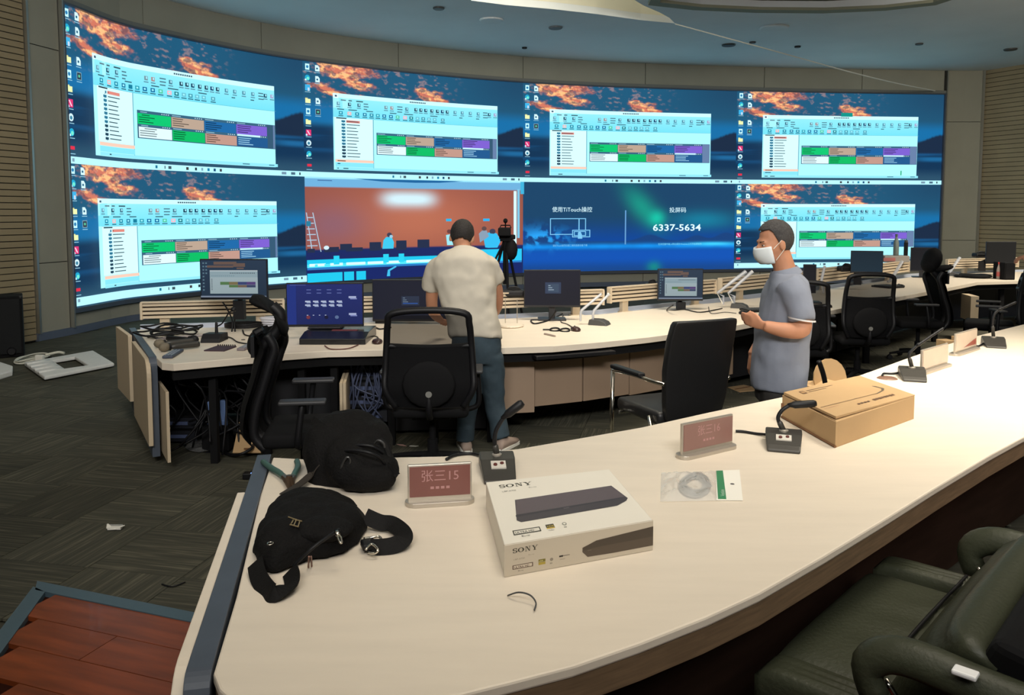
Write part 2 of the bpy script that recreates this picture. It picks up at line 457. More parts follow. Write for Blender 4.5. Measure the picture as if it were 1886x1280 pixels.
# dark notice board on the right wall
q = MB().box((12.40, 18.9, 2.75), (0.06, 1.2, 1.75))
bd = thing('notice_board', 'dark framed board hung on the slatted right wall', 'board', (12.42, 18.95, 1.9))
obj('board_panel', MB().box((-0.1, 0, 0.85), (0.03, 1.3, 1.7)), mat('board_dark', rgb(40, 44, 38), 0.6), bd)
obj('frame', MB().box((-0.06, 0, 0.85), (0.06, 1.4, 1.8)), M_black, bd, bevel=0.008)

# ceiling with two openings
outer = [(-9.2, -5)]+[(-8.4, 3.0), (-7.35, 7.6), (-6.75, 10.3)]+[W(-0.16+4.35*i/40) for i in range(41)]+[(12.35, 19.4), (13.0, 16.0), (13.6, 8), (13.6, -5)]
def cz(px, py): v = at_z(px, py, ZC); return (v.x, v.y)
cove = [cz(1243, 43), cz(1180, 37), cz(1100, 26), cz(1020, 17), cz(930, 9), cz(868, 1), (-0.9, 12.6), (-2.2, 11.2), (-3.2, 9.0), (-2.5, 7), (-0.8, 7.5), (0.6, 9.4), cz(1155, -8), cz(1185, 10), cz(1215, 23), cz(1233, 33)]
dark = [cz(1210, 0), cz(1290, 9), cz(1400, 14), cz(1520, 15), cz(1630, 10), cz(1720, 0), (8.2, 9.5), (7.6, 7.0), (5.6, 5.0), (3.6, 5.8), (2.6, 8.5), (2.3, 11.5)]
struct('ceiling', MB().prism(outer, ZC, ZC+0.12, [cove[::-1], dark[::-1]]), M_ceil)
def riser(name, loop, h, m, topm, t=0.04):
    c = Vector((sum(p[0] for p in loop)/len(loop), sum(p[1] for p in loop)/len(loop)))
    out = [tuple(c+(Vector(p)-c)*1.015) for p in loop]
    a = MB().prism(out, ZC+0.121, ZC+h, [loop[::-1]]); struct(name, a, m)
    struct(name, MB().prism(out, ZC+h, ZC+h+0.06), topm)
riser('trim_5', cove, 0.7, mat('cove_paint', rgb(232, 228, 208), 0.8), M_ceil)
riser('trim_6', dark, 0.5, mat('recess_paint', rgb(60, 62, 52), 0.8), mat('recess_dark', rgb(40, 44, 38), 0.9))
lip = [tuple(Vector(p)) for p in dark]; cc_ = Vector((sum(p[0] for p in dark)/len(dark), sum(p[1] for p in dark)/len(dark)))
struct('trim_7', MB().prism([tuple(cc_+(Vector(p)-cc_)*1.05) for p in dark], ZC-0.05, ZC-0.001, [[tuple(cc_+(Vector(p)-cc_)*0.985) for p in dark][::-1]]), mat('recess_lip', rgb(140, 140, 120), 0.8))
area('cove_light', (-0.2, 11.0, ZC+0.15), 1.2, 60, (1.0, 0.93, 0.75), (0.4, 14.0, ZC+0.5), 150, 0.3)
# thin pale cable sagging from the cove tip to the screens' top corner
cb = obj('pale_cable', MB().tube(curve([at_z(1243, 44, ZC-0.03), at_y(1430, 95, 15.6), at_y(1560, 131, 17.2), at_y(1650, 153, 19.0), at_y(1722, 167, 20.4)], 6), 0.012, 6), M_white)
tag(cb, 'thin pale cable slung from the bright ceiling cove to the video wall\'s right end', 'cable')
def ceil_fit(px, py, r, name, lab, cat, grp=None, m=None):
    p = at_z(px, py, ZC)
    o = obj(name, MB().lathe([(r, -0.03), (r*1.1, -0.02), (r*1.1, 0.0)], (0, 0, 0), 14), m or M_grey); o.location = (p.x, p.y, ZC-0.001)
    return tag(o, lab, cat, grp)
ceil_fit(808, 14, 0.09, 'ceiling_speaker', 'small dark round ceiling fitting left of the bright cove', 'ceiling fitting')
ceil_fit(905, 36, 0.2, 'ceiling_vent', 'pale round ceiling grille directly under the bright cove', 'ceiling fitting', m=M_ceil)
ceil_fit(1023, 50, 0.12, 'ceiling_speaker', 'grey round ceiling fitting under the middle of the bright cove', 'ceiling fitting', m=mat('fit_grey', rgb(110, 116, 120), 0.7))
ceil_fit(966, 87, 0.05, 'sprinkler', 'tiny black sprinkler in the ceiling above the second screen joint', 'sprinkler', m=M_black)
ceil_fit(1342, 82, 0.13, 'dome_camera', 'grey dome fitting on the ceiling touching the pale cable', 'ceiling fitting', m=M_dgrey)
ceil_fit(1386, 77, 0.06, 'sprinkler', 'small sprinkler head hanging just right of the grey dome fitting', 'sprinkler')
ceil_fit(1426, 50, 0.25, 'ceiling_vent', 'pale round ceiling grille below the dark ceiling recess', 'ceiling fitting', m=M_ceil)
ceil_fit(1469, 85, 0.06, 'sprinkler', 'small dark sprinkler between the pale cable and the dark ceiling recess', 'sprinkler', m=M_black)
ceil_fit(1693, 80, 0.07, 'sprinkler', 'grey sprinkler over the right end of the video wall', 'sprinkler')
ceil_fit(1861, 90, 0.12, 'ceiling_speaker', 'grey round ceiling fitting by the slatted right wall', 'ceiling fitting')

# ---------------------------------------------------------------- video wall
vw = thing('video_wall', 'huge curved video wall of eight glowing screens in two rows', 'video wall', (0, 0, 0))
fm = MB()
for (u0, u1, z0, z1) in ((-0.006, 4.006, ZB-0.07, ZB), (-0.006, 4.006, ZT, ZT+0.03)):
    t = curved(u0, u1, z0, z1, -0.02, 0.06); fm.add(t.v, t.f)
for (u0, u1) in ((-0.008, 0.0), (4.0, 4.006)):
    t = curved(u0, u1, ZB-0.07, ZT+0.03, -0.02, 0.06); fm.add(t.v, t.f)
obj('frame', fm, M_dmetal, vw)
for (u0, u1) in ((-0.014, -0.0085), (4.0065, 4.011)):
    obj('side_trim', curved(u0, u1, 0.1, ZC, -0.02, 0.07), M_metal, vw)

rng = np.random.RandomState(3)
def vnoise(x, y, seed):
    r = np.random.RandomState(seed); T = r.rand(64, 64)
    xi = np.floor(x).astype(int); yi = np.floor(y).astype(int); fx = x-xi; fy = y-yi
    fx = fx*fx*(3-2*fx); fy = fy*fy*(3-2*fy)
    g = lambda a, b: T[a % 64, b % 64]
    return (g(xi, yi)*(1-fx)+g(xi+1, yi)*fx)*(1-fy)+(g(xi, yi+1)*(1-fx)+g(xi+1, yi+1)*fx)*fy
def fbm(x, y, seed, o=5):
    s = 0; a = 0.5
    for k in range(o): s = s+a*vnoise(x*2**k, y*2**k, seed+k); a *= 0.5
    return s
def mixc(img, c, m):
    c = np.array([sl(c[0]), sl(c[1]), sl(c[2])]); return img*(1-m[..., None])+c*m[..., None]
def smooth(a, b, x):
    t = np.clip((x-a)/(b-a), 0, 1); return t*t*(3-2*t)
GW, GH = 360, 150
U, V = np.meshgrid(np.linspace(0, 1, GW), np.linspace(0, 1, GH))
def wallpaper():
    img = np.zeros((GH, GW, 3))
    img[:] = [sl(28), sl(84), sl(116)]
    img = mixc(img, (26, 66, 96), smooth(0.55, 1.0, U)*0.9*smooth(0.5, 0.0, V))
    img = mixc(img, (18, 104, 158), smooth(0.28, 0.42, V)*smooth(0.62, 0.48, V))
    img = mixc(img, (12, 48, 80), smooth(0.5, 0.58, V))
    img = mixc(img, (22, 95, 150), smooth(0.60, 0.66, V+0.05*np.sin(U*9))*smooth(0.80, 0.70, V)*smooth(0.35, 0.65, fbm(U*2, V*14, 5)))
    img = mixc(img, (40, 76, 100), smooth(0.8, 0.95, V))
    n = 0.55*fbm(U*13+V*6, V*13-U*5, 11)+0.45*fbm(U*34+V*14, V*34-U*14, 14); n2 = fbm(U*40+V*16, V*44-U*18, 21)
    def band(x0, y0, x1, y1, w, k):
        L = math.hypot(x1-x0, y1-y0); tx, ty = (x1-x0)/L, (y1-y0)/L
        s = (U-x0)*tx+(V-y0)*ty; d = np.abs(-(U-x0)*ty+(V-y0)*tx)
        return np.exp(-(d/w)**2)*smooth(-0.06, 0.05, s)*smooth(L+0.08, L-0.06, s)*k
    m = band(0.08, 0.0, 0.30, 0.20, 0.055, 1.0)+band(0.18, 0.0, 0.34, 0.05, 0.05, 0.8)
    m = np.maximum(m, band(0.03, 0.20, 0.22, 0.28, 0.035, 1.0)); m = np.maximum(m, band(0.2, 0.27, 0.62, 0.38, 0.045, 0.85))
    m = np.maximum(m, band(0.50, 0.12, 0.62, 0.33, 0.05, 1.0)); m = np.maximum(m, band(0.44, 0.25, 0.5, 0.28, 0.03, 0.9))
    m = np.maximum(m, band(0.55, 0.2, 0.66, 0.30, 0.07, 0.8))
    mm = smooth(0.40, 0.60, m*0.62+n*1.5-0.70)*smooth(0.0, 0.12, m)
    img = mixc(img, (150, 92, 92), smooth(0.28, 0.5, m*0.62+n*1.5-0.70)*smooth(0.0, 0.12, m)*0.6)
    img = mixc(img, (208, 116, 90), mm*0.9)
    img = mixc(img, (250, 188, 128), mm*smooth(0.45, 0.62, n2))
    img = mixc(img, (70, 66, 84), mm*smooth(0.52, 0.62, fbm(U*36+V*14, V*34-U*12, 31))*0.75)
    wisp = smooth(0.58, 0.72, fbm(U*50+V*16, V*44-U*20, 41))*smooth(0.45, 0.1, V)*smooth(0.75, 0.55, U)
    img = mixc(img, (190, 150, 140), wisp*0.4)
    tree = 0.50+0.06*np.cos((U-1.0)*16)*-1+0.05*fbm(U*40, U*0, 51)
    img = mixc(img, (22, 40, 64), smooth(0.86, 0.90, U+0.03*fbm(U*30, V*30, 8))*smooth(tree-0.02, tree+0.01, V)*smooth(0.68, 0.64, V))
    img = mixc(img, (30, 110, 165), smooth(0.68, 0.71, V)*smooth(0.76, 0.72, V)*smooth(0.82, 0.95, U)*0.7)
    return img
def feed():
    img = np.zeros((GH, GW, 3)); img[:] = [sl(140), sl(78), sl(66)]
    img = mixc(img, (176, 104, 80), np.exp(-((U-0.5)/0.35)**2-((V-0.4)/0.35)**2))
    img = mixc(img, (128, 92, 110), np.exp(-((U-0.12)/0.15)**2-((V-0.45)/0.2)**2)*0.7)
    img = mixc(img, (200, 228, 238), np.clip(np.exp(-((U-0.46)/0.12)**4-((V-0.2)/0.075)**2)*1.1, 0, 1))
    img = mixc(img, (105, 168, 210), smooth(0.1, 0.085, V))
    img = mixc(img, (24, 40, 92), smooth(0.68, 0.70, V))
    return img
def aurora():
    img = np.zeros((GH, GW, 3)); img[:] = [sl(24), sl(64), sl(98)]
    img = mixc(img, (8, 66, 150), smooth(0.35, 0.75, V)); img = mixc(img, (14, 78, 170), smooth(0.72, 0.8, V)*smooth(1.1, 0.85, V))
    img = mixc(img, (20, 66, 130), smooth(0.85, 1.0, V))
    g = np.exp(-((U-0.57-0.25*(V-0.3))/0.06)**2)*np.exp(-((V-0.28)/0.22)**2)
    img = mixc(img, (22, 150, 130), np.clip(g*0.8, 0, 1))
    img = mixc(img, (20, 190, 160), np.exp(-((U-0.63)/0.035)**2-((V-0.4)/0.08)**2)*0.9)
    img = mixc(img, (16, 130, 160), np.exp(-((U-0.85)/0.14)**2-((V-0.42)/0.1)**2)*0.7)
    mt = 0.66-0.07*np.exp(-((U-0.6)/0.06)**2)-0.06*np.exp(-((U-0.82)/0.05)**2)-0.09*np.exp(-((U-0.96)/0.06)**2)-0.1*np.exp(-((U-0.08)/0.06)**2)
    img = mixc(img, (22, 62, 118), smooth(mt-0.01, mt+0.01, V)*smooth(0.72, 0.7, V))
    img = mixc(img, (40, 160, 240), np.exp(-((U-0.08)/0.12)**2-((V-0.62)/0.1)**2)*smooth(0.45, 0.6, fbm(U*30, V*14, 61)))
    img = mixc(img, (20, 150, 240), np.exp(-((V-0.72)/0.03)**2)*(0.45+0.5*fbm(U*12, V*3, 66)))
    img = mixc(img, (60, 200, 245), np.exp(-((V-0.70)/0.02)**2)*np.exp(-((U-0.9)/0.1)**2))
    img = mixc(img, (20, 150, 120), np.exp(-((U-0.62)/0.03)**2-((V-0.96)/0.06)**2)*0.6)
    return img
WP, FD, AU = wallpaper(), feed(), aurora()
M_scr = emit_mat('led_screen', strength=1.2)
class Img:
    def __init__(s, fn): s.v = []; s.f = []; s.c = []; s.fn = fn; s.k = 0
    def poly(s, pts, col, d=None, lin=False):
        if d is None: s.k += 1; d = 0.006+0.0004*s.k
        o = len(s.v); s.v += [s.fn(u, v, d) for (u, v) in pts]; s.f.append(list(range(o, o+len(pts))))
        c = rgb(*col); s.c += [c]*len(pts)
    def rect(s, u0, v0, u1, v1, col, col2=None, d=None, step=0.06):
        if d is None: s.k += 1; d = 0.006+0.0004*s.k
        n = max(1, int(math.ceil(abs(u1-u0)/step))); o = len(s.v); ca = rgb(*col); cb = rgb(*(col2 or col))
        for i in range(n+1):
            u = u0+(u1-u0)*i/n; s.v.append(s.fn(u, v0, d)); s.v.append(s.fn(u, v1, d)); s.c += [ca, cb]
        for i in range(n): a = o+2*i; s.f.append([a, a+1, a+3, a+2])
    def text(s, string, u, v, h, asp, col, align='LEFT', bold=0.0):
        s.k += 1; d = 0.006+0.0004*s.k; vs, fs = text_mesh(string, align, bold); o = len(s.v)
        s.v += [s.fn(u+q[0]*h*asp, v-q[1]*h, d) for q in vs]; s.f += [[i+o for i in f] for f in fs]; s.c += [rgb(*col)]*len(vs)
    def circ(s, u, v, r, asp, col, n=10): s.poly([(u+r*asp*math.cos(2*PI*i/n), v-r*math.sin(2*PI*i/n)) for i in range(n)], col)
def desktop(im, wtop=0.25, wbot=0.93, tb=0.955, big=True):
    rr = random.Random(5)
    # desktop icons
    ic = [(0.012, 0.045, 'w'), (0.012, 0.14, 'e'), (0.012, 0.225, 'b'), (0.012, 0.335, 'f'), (0.012, 0.43, 'w'), (0.012, 0.52, 'f'), (0.012, 0.615, 'r'), (0.012, 0.705, 'g'), (0.012, 0.80, 'e'), (0.012, 0.90, 's'),
          (0.053, 0.05, 'd'), (0.053, 0.145, 'd'), (0.053, 0.335, 'd'), (0.053, 0.43, 'x')]
    for (u, v, k) in ic:
        v *= tb/0.955; w = 0.011; h = 0.026; u += 0.008
        if k == 'w': im.rect(u-w*0.8, v-h, u+w*0.8, v+h, (190, 240, 250)); im.circ(u, v, h*0.5, 0.42, (40, 120, 170))
        if k == 'd': im.poly([(u-w*0.8, v-h), (u+w*0.3, v-h), (u+w*0.9, v-h*0.3), (u+w*0.9, v+h), (u-w*0.8, v+h)], (205, 242, 250)); im.rect(u-w*0.4, v-h*0.2, u+w*0.3, v+h*0.4, (40, 90, 120))
        if k == 'e': im.circ(u, v, h, 0.42, (30, 160, 200)); im.circ(u+w*0.2, v+h*0.2, h*0.55, 0.42, (110, 225, 200)); im.rect(u-w, v+h*0.4, u-w*0.4, v+h, (200, 240, 250))
        if k == 'b': im.rect(u-w, v-h, u+w, v+h, (60, 170, 220)); im.rect(u, v, u+w*0.7, v+h*1.1, (190, 210, 230))
        if k == 'f': im.rect(u-w, v-h*0.8, u-w*0.1, v-h*0.4, (214, 214, 140)); im.rect(u-w, v-h*0.5, u+w, v+h*0.9, (226, 234, 172))
        if k == 'r': im.rect(u-w, v-h, u+w, v+h, (214, 50, 110)); im.poly([(u-w*0.7, v-h*0.7), (u-w*0.2, v-h*0.7), (u+w*0.7, v+h*0.7), (u+w*0.2, v+h*0.7)], (240, 200, 220)); im.rect(u-w*1.1, v+h*0.5, u-w*0.5, v+h*1.1, (200, 230, 245))
        if k == 'g': im.circ(u, v, h, 0.42, (200, 228, 235)); im.circ(u, v+h*0.1, h*0.5, 0.42, (50, 120, 150))
        if k == 's': im.rect(u-w*0.8, v-h*0.45, u+w*0.9, v+h*0.4, (214, 44, 70))
        if k == 'x': im.rect(u-w, v-h, u+w, v+h, (120, 160, 170)); im.rect(u-w*0.8, v-h*0.8, u+w*0.8, v+h*0.8, (40, 50, 70)); im.circ(u, v, h*0.4, 0.42, (90, 190, 150))
        im.rect(u-w*1.1, v+h*1.35, u+w*1.1, v+h*1.55, (140, 190, 210))
    # taskbar
    im.rect(0, tb, 1, tb+0.045 if tb > 0.95 else 0.99, (178, 236, 248))
    tm = tb+0.022
    for (u, w, c) in ((0.015, 0.01, (120, 150, 170)), (0.385, 0.008, (20, 110, 140)), (0.42, 0.004, (70, 90, 100)), (0.435, 0.012, (60, 80, 90)), (0.505, 0.01, (60, 60, 60)), (0.54, 0.008, (30, 40, 50)), (0.565, 0.008, (120, 160, 180)), (0.59, 0.009, (20, 120, 160)), (0.615, 0.009, (20, 70, 110)), (0.64, 0.009, (60, 60, 70)), (0.90, 0.02, (110, 140, 160)), (0.94, 0.018, (70, 100, 120)), (0.975, 0.006, (40, 50, 60))):
        im.rect(u, tm-0.011, u+w, tm+0.011, c)
    # application window
    a0, a1 = 0.125, 0.875
    def X(u): return a0+(a1-a0)*u
    def Y(v): return wtop+(wbot-wtop)*v
    def r(u0, v0, u1, v1, c, c2=None): im.rect(X(u0), Y(v0), X(u1), Y(v1), c, c2)
    r(0, 0, 1, 1, (166, 238, 248))
    r(0, 0, 1, 0.055, (196, 244, 252))
    r(0, 0.055, 1, 0.31, (140, 226, 240), (112, 216, 236))
    r(0.0, 0.055, 0.10, 0.19, (160, 232, 244))
    r(0.005, 0.01, 0.03, 0.06, (225, 250, 255)); r(0.011, 0.022, 0.024, 0.046, (60, 90, 110))
    [r(0.455+0.011*k_, 0.022, 0.463+0.011*k_, 0.04, (60, 84, 96)) for k_ in range(9)]
    for (u, w, c) in ((0.045, 0.03, 90), (0.09, 0.02, 70), (0.135, 0.04, 50)): r(u, 0.075, u+w, 0.09, (c, c+30, c+40))
    # ribbon icons
    for k, (u, c) in enumerate([(0.03, (100, 150, 170)), (0.095, (30, 70, 90)), (0.15, (60, 110, 130)), (0.31, (110, 140, 150)), (0.345, (160, 130, 130)), (0.435, (70, 120, 140)), (0.49, (25, 60, 80)), (0.52, (25, 60, 80)), (0.55, (15, 60, 90)), (0.587, (25, 60, 80)), (0.622, (25, 60, 80)), (0.652, (15, 60, 100)), (0.682, (25, 60, 80)), (0.73, (80, 140, 160)), (0.775, (80, 140, 160)), (0.825, (80, 140, 160)), (0.875, (80, 140, 160)), (0.945, (30, 80, 100)), (0.982, (160, 150, 190))]):
        r(u-0.009, 0.11, u+0.009, 0.155, c); r(u-0.001, 0.115, u+0.006, 0.14, (160, 225, 240)); r(u-0.012, 0.168, u+0.012, 0.178, (80, 120, 140))
    for j in range(3):
        for (u, w) in ((0.175, 0.03), (0.375, 0.035), (0.905, 0.03)): r(u, 0.105+0.035*j, u+w*rr.uniform(.7, 1), 0.118+0.035*j, (70, 110, 125))
    for (u, w) in ((0.02, 0.04), (0.085, 0.05), (0.19, 0.04), (0.33, 0.04), (0.415, 0.055), (0.575, 0.045), (0.755, 0.02), (0.86, 0.02)): r(u, 0.20, u+w, 0.212, (50, 90, 105))
    for k, (u, c) in enumerate([(0.04, (10, 130, 160)), (0.09, (236, 170, 170)), (0.135, (10, 120, 150)), (0.18, (20, 110, 150)), (0.22, (20, 120, 150)), (0.257, (40, 150, 170)), (0.295, (10, 100, 150)), (0.335, (10, 100, 150)), (0.375, (80, 190, 150)), (0.42, (240, 170, 185)), (0.457, (20, 110, 120)), (0.495, (100, 180, 200)), (0.53, (60, 140, 160)), (0.565, (100, 180, 200)), (0.6, (100, 180, 200)), (0.65, (80, 150, 170))]):
        r(u-0.011, 0.232, u+0.011, 0.275, c); r(u-0.005, 0.242, u+0.005, 0.262, (150, 230, 240)); r(u-0.014, 0.285, u+0.014, 0.296, (40, 90, 110))
    r(0.0, 0.31, 1, 0.313, (90, 160, 180))
    # device list
    r(0.0, 0.315, 0.225, 0.86, (206, 246, 252)); r(0.225, 0.315, 0.229, 0.97, (80, 150, 170)); r(0.01, 0.318, 0.07, 0.332, (20, 50, 60))
    for j in range(12):
        y = 0.35+0.042*j; r(0.04, y, 0.062, y+0.026, (40, 110, 140) if j < 8 else (30, 60, 80)); r(0.048, y+0.026, 0.054, y+0.033, (90, 140, 160))
        if j == 0: r(0.068, y-0.004, 0.148, y+0.028, (214, 130, 118))
        r(0.07, y+0.007, 0.07+rr.uniform(0.055, 0.08), y+0.017, (50, 70, 80))
    r(0.0, 0.865, 0.225, 0.90, (240, 196, 176)); r(0.012, 0.877, 0.06, 0.889, (90, 60, 50)); r(0.0, 0.905, 0.225, 0.96, (130, 220, 240)); r(0.012, 0.915, 0.05, 0.927, (20, 70, 90))
    r(0.0, 0.965, 1.0, 1.0, (140, 222, 238)); r(0.01, 0.975, 0.03, 0.987, (40, 70, 80)); r(0.045, 0.975, 0.075, 0.987, (40, 70, 80)); r(0.80, 0.975, 0.84, 0.987, (70, 120, 140)); r(0.95, 0.975, 0.98, 0.987, (70, 120, 140))
    # layout of coloured signal windows
    T0, T1, S0, S1 = 0.245, 0.985, 0.49, 0.775; cw = 0.235*(T1-T0); hh = (S1-S0)/2
    G, TN, BL, PU = (8, 190, 108), (178, 156, 138), (28, 100, 160), (120, 92, 200)
    r(T0-0.002, S0-0.004, T1+0.002, S1+0.006, (50, 84, 110)); r(T1-0.06*(T1-T0)+0.001, S0, T1, S1, (98, 122, 160))
    rows = [[G, TN, BL, PU], [(214, 240, 246), (8, 180, 96), (184, 144, 130), (30, 84, 136)]]
    for j in range(2):
        for i in range(4):
            x0 = T0+cw*i; y0 = S0+hh*j
            r(x0, y0, x0+cw-0.002, y0+0.028, (52, 96, 122)); r(x0+0.004, y0+0.008, x0+0.05, y0+0.018, (130, 170, 190)); 
            for q in range(4): r(x0+cw-0.05+0.011*q, y0+0.008, x0+cw-0.045+0.011*q, y0+0.018, (190, 215, 225))
            r(x0, y0+0.028, x0+cw-0.002, y0+hh-0.002, rows[j][i])
            cc = rows[j][i]; tcol = tuple(int(k*0.45) for k in cc) if (j, i) != (1, 3) else (150, 200, 225)
            for q in range(4): r(x0+0.006, y0+0.04+0.024*q, x0+0.006+rr.uniform(0.05, 0.09), y0+0.049+0.024*q, tcol)
    r(T0+cw*3, S0+hh, T0+cw*3.75, S0+hh+0.022, (190, 230, 245))
def cam_feed(im):
    def x(p): return (p-565)/398.0
    def y(p): return (p-325)/187.0
    def r(x0, y0, x1, y1, c, c2=None): im.rect(x(x0), y(y0), x(x1), y(y1), c, c2)
    r(565, 325, 958, 327.5, (150, 222, 240))
    im.poly([(x(650), y(326)), (x(850), y(326)), (x(805), y(330)), (x(760), y(331)), (x(700), y(330))], (30, 96, 150))
    r(587, 330, 612, 331.5, (60, 100, 150)); r(945, 344, 950.5, 455, (205, 245, 252)); r(952, 340, 956.5, 440, (120, 190, 220)); r(958, 325, 965, 350, (60, 170, 210))
    for (a, b) in ((566, 575), (577, 590)): im.poly([(x(a), y(388)), (x(a+1.6), y(388)), (x(b+1.6), y(458)), (x(b), y(458))], (165, 190, 210))
    for k in range(6): r(567, 396+k*10, 578+k*1.4, 397.6+k*10, (165, 190, 210))
    r(566, 403, 574, 412, (40, 120, 150))
    # chairs, people, desks
    for (a, b, c, d) in ((624, 445, 645, 456), (634, 452, 664, 462), (676, 443, 697, 462), (724, 441, 743, 460), (763, 440, 785, 456), (596, 450, 622, 462), (567, 452, 580, 462)): r(a, b, c, d, (34, 44, 70))
    im.poly([(x(701), y(440)), (x(706), y(434)), (x(716), y(434)), (x(720), y(444)), (x(719), y(456)), (x(699), y(456))], (60, 190, 225))
    im.circ(x(712), y(430), 0.024, 0.5, (60, 60, 80)); im.circ(x(715), y(433), 0.016, 0.5, (150, 190, 210))
    im.circ(x(600), y(451), 0.02, 0.6, (200, 225, 235))
    im.poly([(x(816), y(432)), (x(828), y(430)), (x(830), y(452)), (x(818), y(452))], (150, 220, 230)); im.circ(x(822), y(425), 0.022, 0.5, (100, 60, 60))
    im.poly([(x(886), y(434)), (x(897), y(428)), (x(912), y(430)), (x(920), y(445)), (x(912), y(462)), (x(890), y(458))], (50, 180, 230))
    im.circ(x(904), y(426), 0.03, 0.5, (60, 60, 80)); im.poly([(x(878), y(430)), (x(884), y(424)), (x(893), y(424)), (x(897), y(436)), (x(880), y(448))], (130, 150, 170)); im.circ(x(888), y(420), 0.024, 0.5, (90, 70, 70))
    r(566, 459, 960, 472, (26, 38, 92)); r(566, 472, 960, 480, (28, 190, 226)); r(566, 480, 960, 486, (80, 220, 240))
    for (a, b) in ((570, 598), (606, 628), (634, 668), (672, 700), (706, 730), (742, 800)): r(a, 479, b, 484, (205, 248, 250))
    for a in (612, 700, 728): r(a, 466, a+10, 482, (40, 200, 230))
    r(566, 486, 960, 490, (40, 120, 190)); r(566, 490, 960, 515, (22, 36, 96)); r(566, 496, 671, 514, (30, 190, 226))
    r(880, 462, 960, 486, (40, 190, 230)); r(816, 400, 826, 405, (40, 170, 220)); r(886, 400, 898, 405, (40, 170, 230))
    im.poly([(x(706), y(508)), (x(708), y(496)), (x(722), y(489)), (x(724), y(491)), (x(712), y(498)), (x(712), y(508))], (60, 180, 225))
def aurora_ui(im):
    W_ = (206, 240, 250)
    im.text('使用TiTouch操控', 0.235, 0.325, 0.064, 0.40, W_, 'CENTER', 0.0)
    im.text('投屏码', 0.728, 0.33, 0.064, 0.42, W_, 'CENTER', 0.0)
    im.text('6337-5634', 0.725, 0.545, 0.105, 0.50, (215, 246, 255), 'CENTER', 0.015)
    im.rect(0.482, 0.31, 0.488, 0.70, (96, 150, 200))
    L = (120, 190, 230)
    def box(u0, v0, u1, v1, t=0.004):
        im.rect(u0, v0, u1, v0+t*2.2, L); im.rect(u0, v1-t*2.2, u1, v1, L); im.rect(u0, v0, u0+t, v1, L); im.rect(u1-t, v0, u1, v1, L)
    box(0.13, 0.40, 0.27, 0.585); box(0.265, 0.40, 0.30, 0.585); im.rect(0.235, 0.53, 0.32, 0.615, (20, 80, 140)); box(0.235, 0.53, 0.32, 0.615); box(0.243, 0.545, 0.30, 0.60)
    im.circ(0.27, 0.57, 0.02, 0.4, L); im.poly([(0.262, 0.575), (0.28, 0.575), (0.283, 0.63), (0.262, 0.63)], L)
    im.text('请在Touch首页扫描二维码连接设备下载', 0.225, 0.715, 0.026, 0.36, (120, 190, 230), 'CENTER')
    im.text('在浏览器中输入网址或在Windows上打开投屏软件', 0.74, 0.71, 0.026, 0.36, (120, 210, 240), 'CENTER')
_cache = {}
for row in range(2):
    zt, zb = (ZT, ZM) if row == 0 else (ZM, ZB)
    for col in range(4):
        kind = 'd' if row == 0 or col in (0, 3) else ('c' if col == 1 else 'a')
        fn = lambda u, v, d, col=col, zt=zt, zb=zb: (*W(col+u, d), zt+(zb-zt)*v)
        img = {'d': WP, 'c': FD, 'a': AU}[kind]
        m = MB(); uu = [W(col+i/(GW-1), 0.004) for i in range(GW)]
        vs = [(uu[i][0], uu[i][1], zt+(zb-zt)*j/(GH-1)) for j in range(GH) for i in range(GW)]
        fs = [(j*GW+i, (j+1)*GW+i, (j+1)*GW+i+1, j*GW+i+1) for j in range(GH-1) for i in range(GW-1)]
        m.v = vs; m.f = fs
        cols = np.concatenate([img.reshape(-1, 3), np.ones((GW*GH, 1))], 1)
        scr = obj('screen', m, M_scr, vw, colors=cols)
        im = Img(fn)
        if kind == 'd':
            desktop(im) if row == 0 else desktop(im, 0.235, 0.89, 0.93)
            if row == 0 and col == 3: im.rect(0.49, 0.22, 0.545, 0.262, (10, 140, 130)); im.rect(0.785, 0.85, 0.79, 0.9, (10, 160, 90))
            scr['label'] = 'computer desktop with dusk clouds and an open control program'
        elif kind == 'c': cam_feed(im); scr['label'] = 'live camera picture of a meeting room with orange wall'
        else: aurora_ui(im); scr['label'] = 'blue aurora screen reading 6337-5634'
        mm = MB(); mm.v = im.v; mm.f = im.f
        obj('screen_image', mm, M_scr, scr, colors=im.c)
# ---------------------------------------------------------------- near desk
def P(px, py, z=0.75): return at_z(px, py, z)
def xy(v): return (v[0], v[1])
ND_far = [(503, 842), (573, 846), (729, 842), (821, 840), (885, 834), (949, 827), (1060, 808), (1180, 787), (1301, 760), (1440, 731), (1583, 691), (1678, 657), (1769, 626), (1885, 597), (2080, 550)]
ND_near = [(2080, 700), (1960, 762), (1886, 804), (1823, 838), (1721, 899), (1638, 951), (1519, 1023), (1400, 1091), (1300, 1137), (1180, 1184), (1058, 1226), (950, 1254), (849, 1279), (700, 1305), (560, 1312), (470, 1306), (430, 1292), (404, 1268), (393, 1239)]
ND_left = [(435, 1099), (480, 910)]
top_poly = [xy(P(*p)) for p in ND_far+ND_near+ND_left]
top_poly = top_poly[::-1]
desk = thing('conference_desk', 'long curved cream conference desk nearest the camera', 'desk')
obj('worktop', MB().prism(top_poly, 0.722, 0.75), M_cream, desk, bevel=0.006)
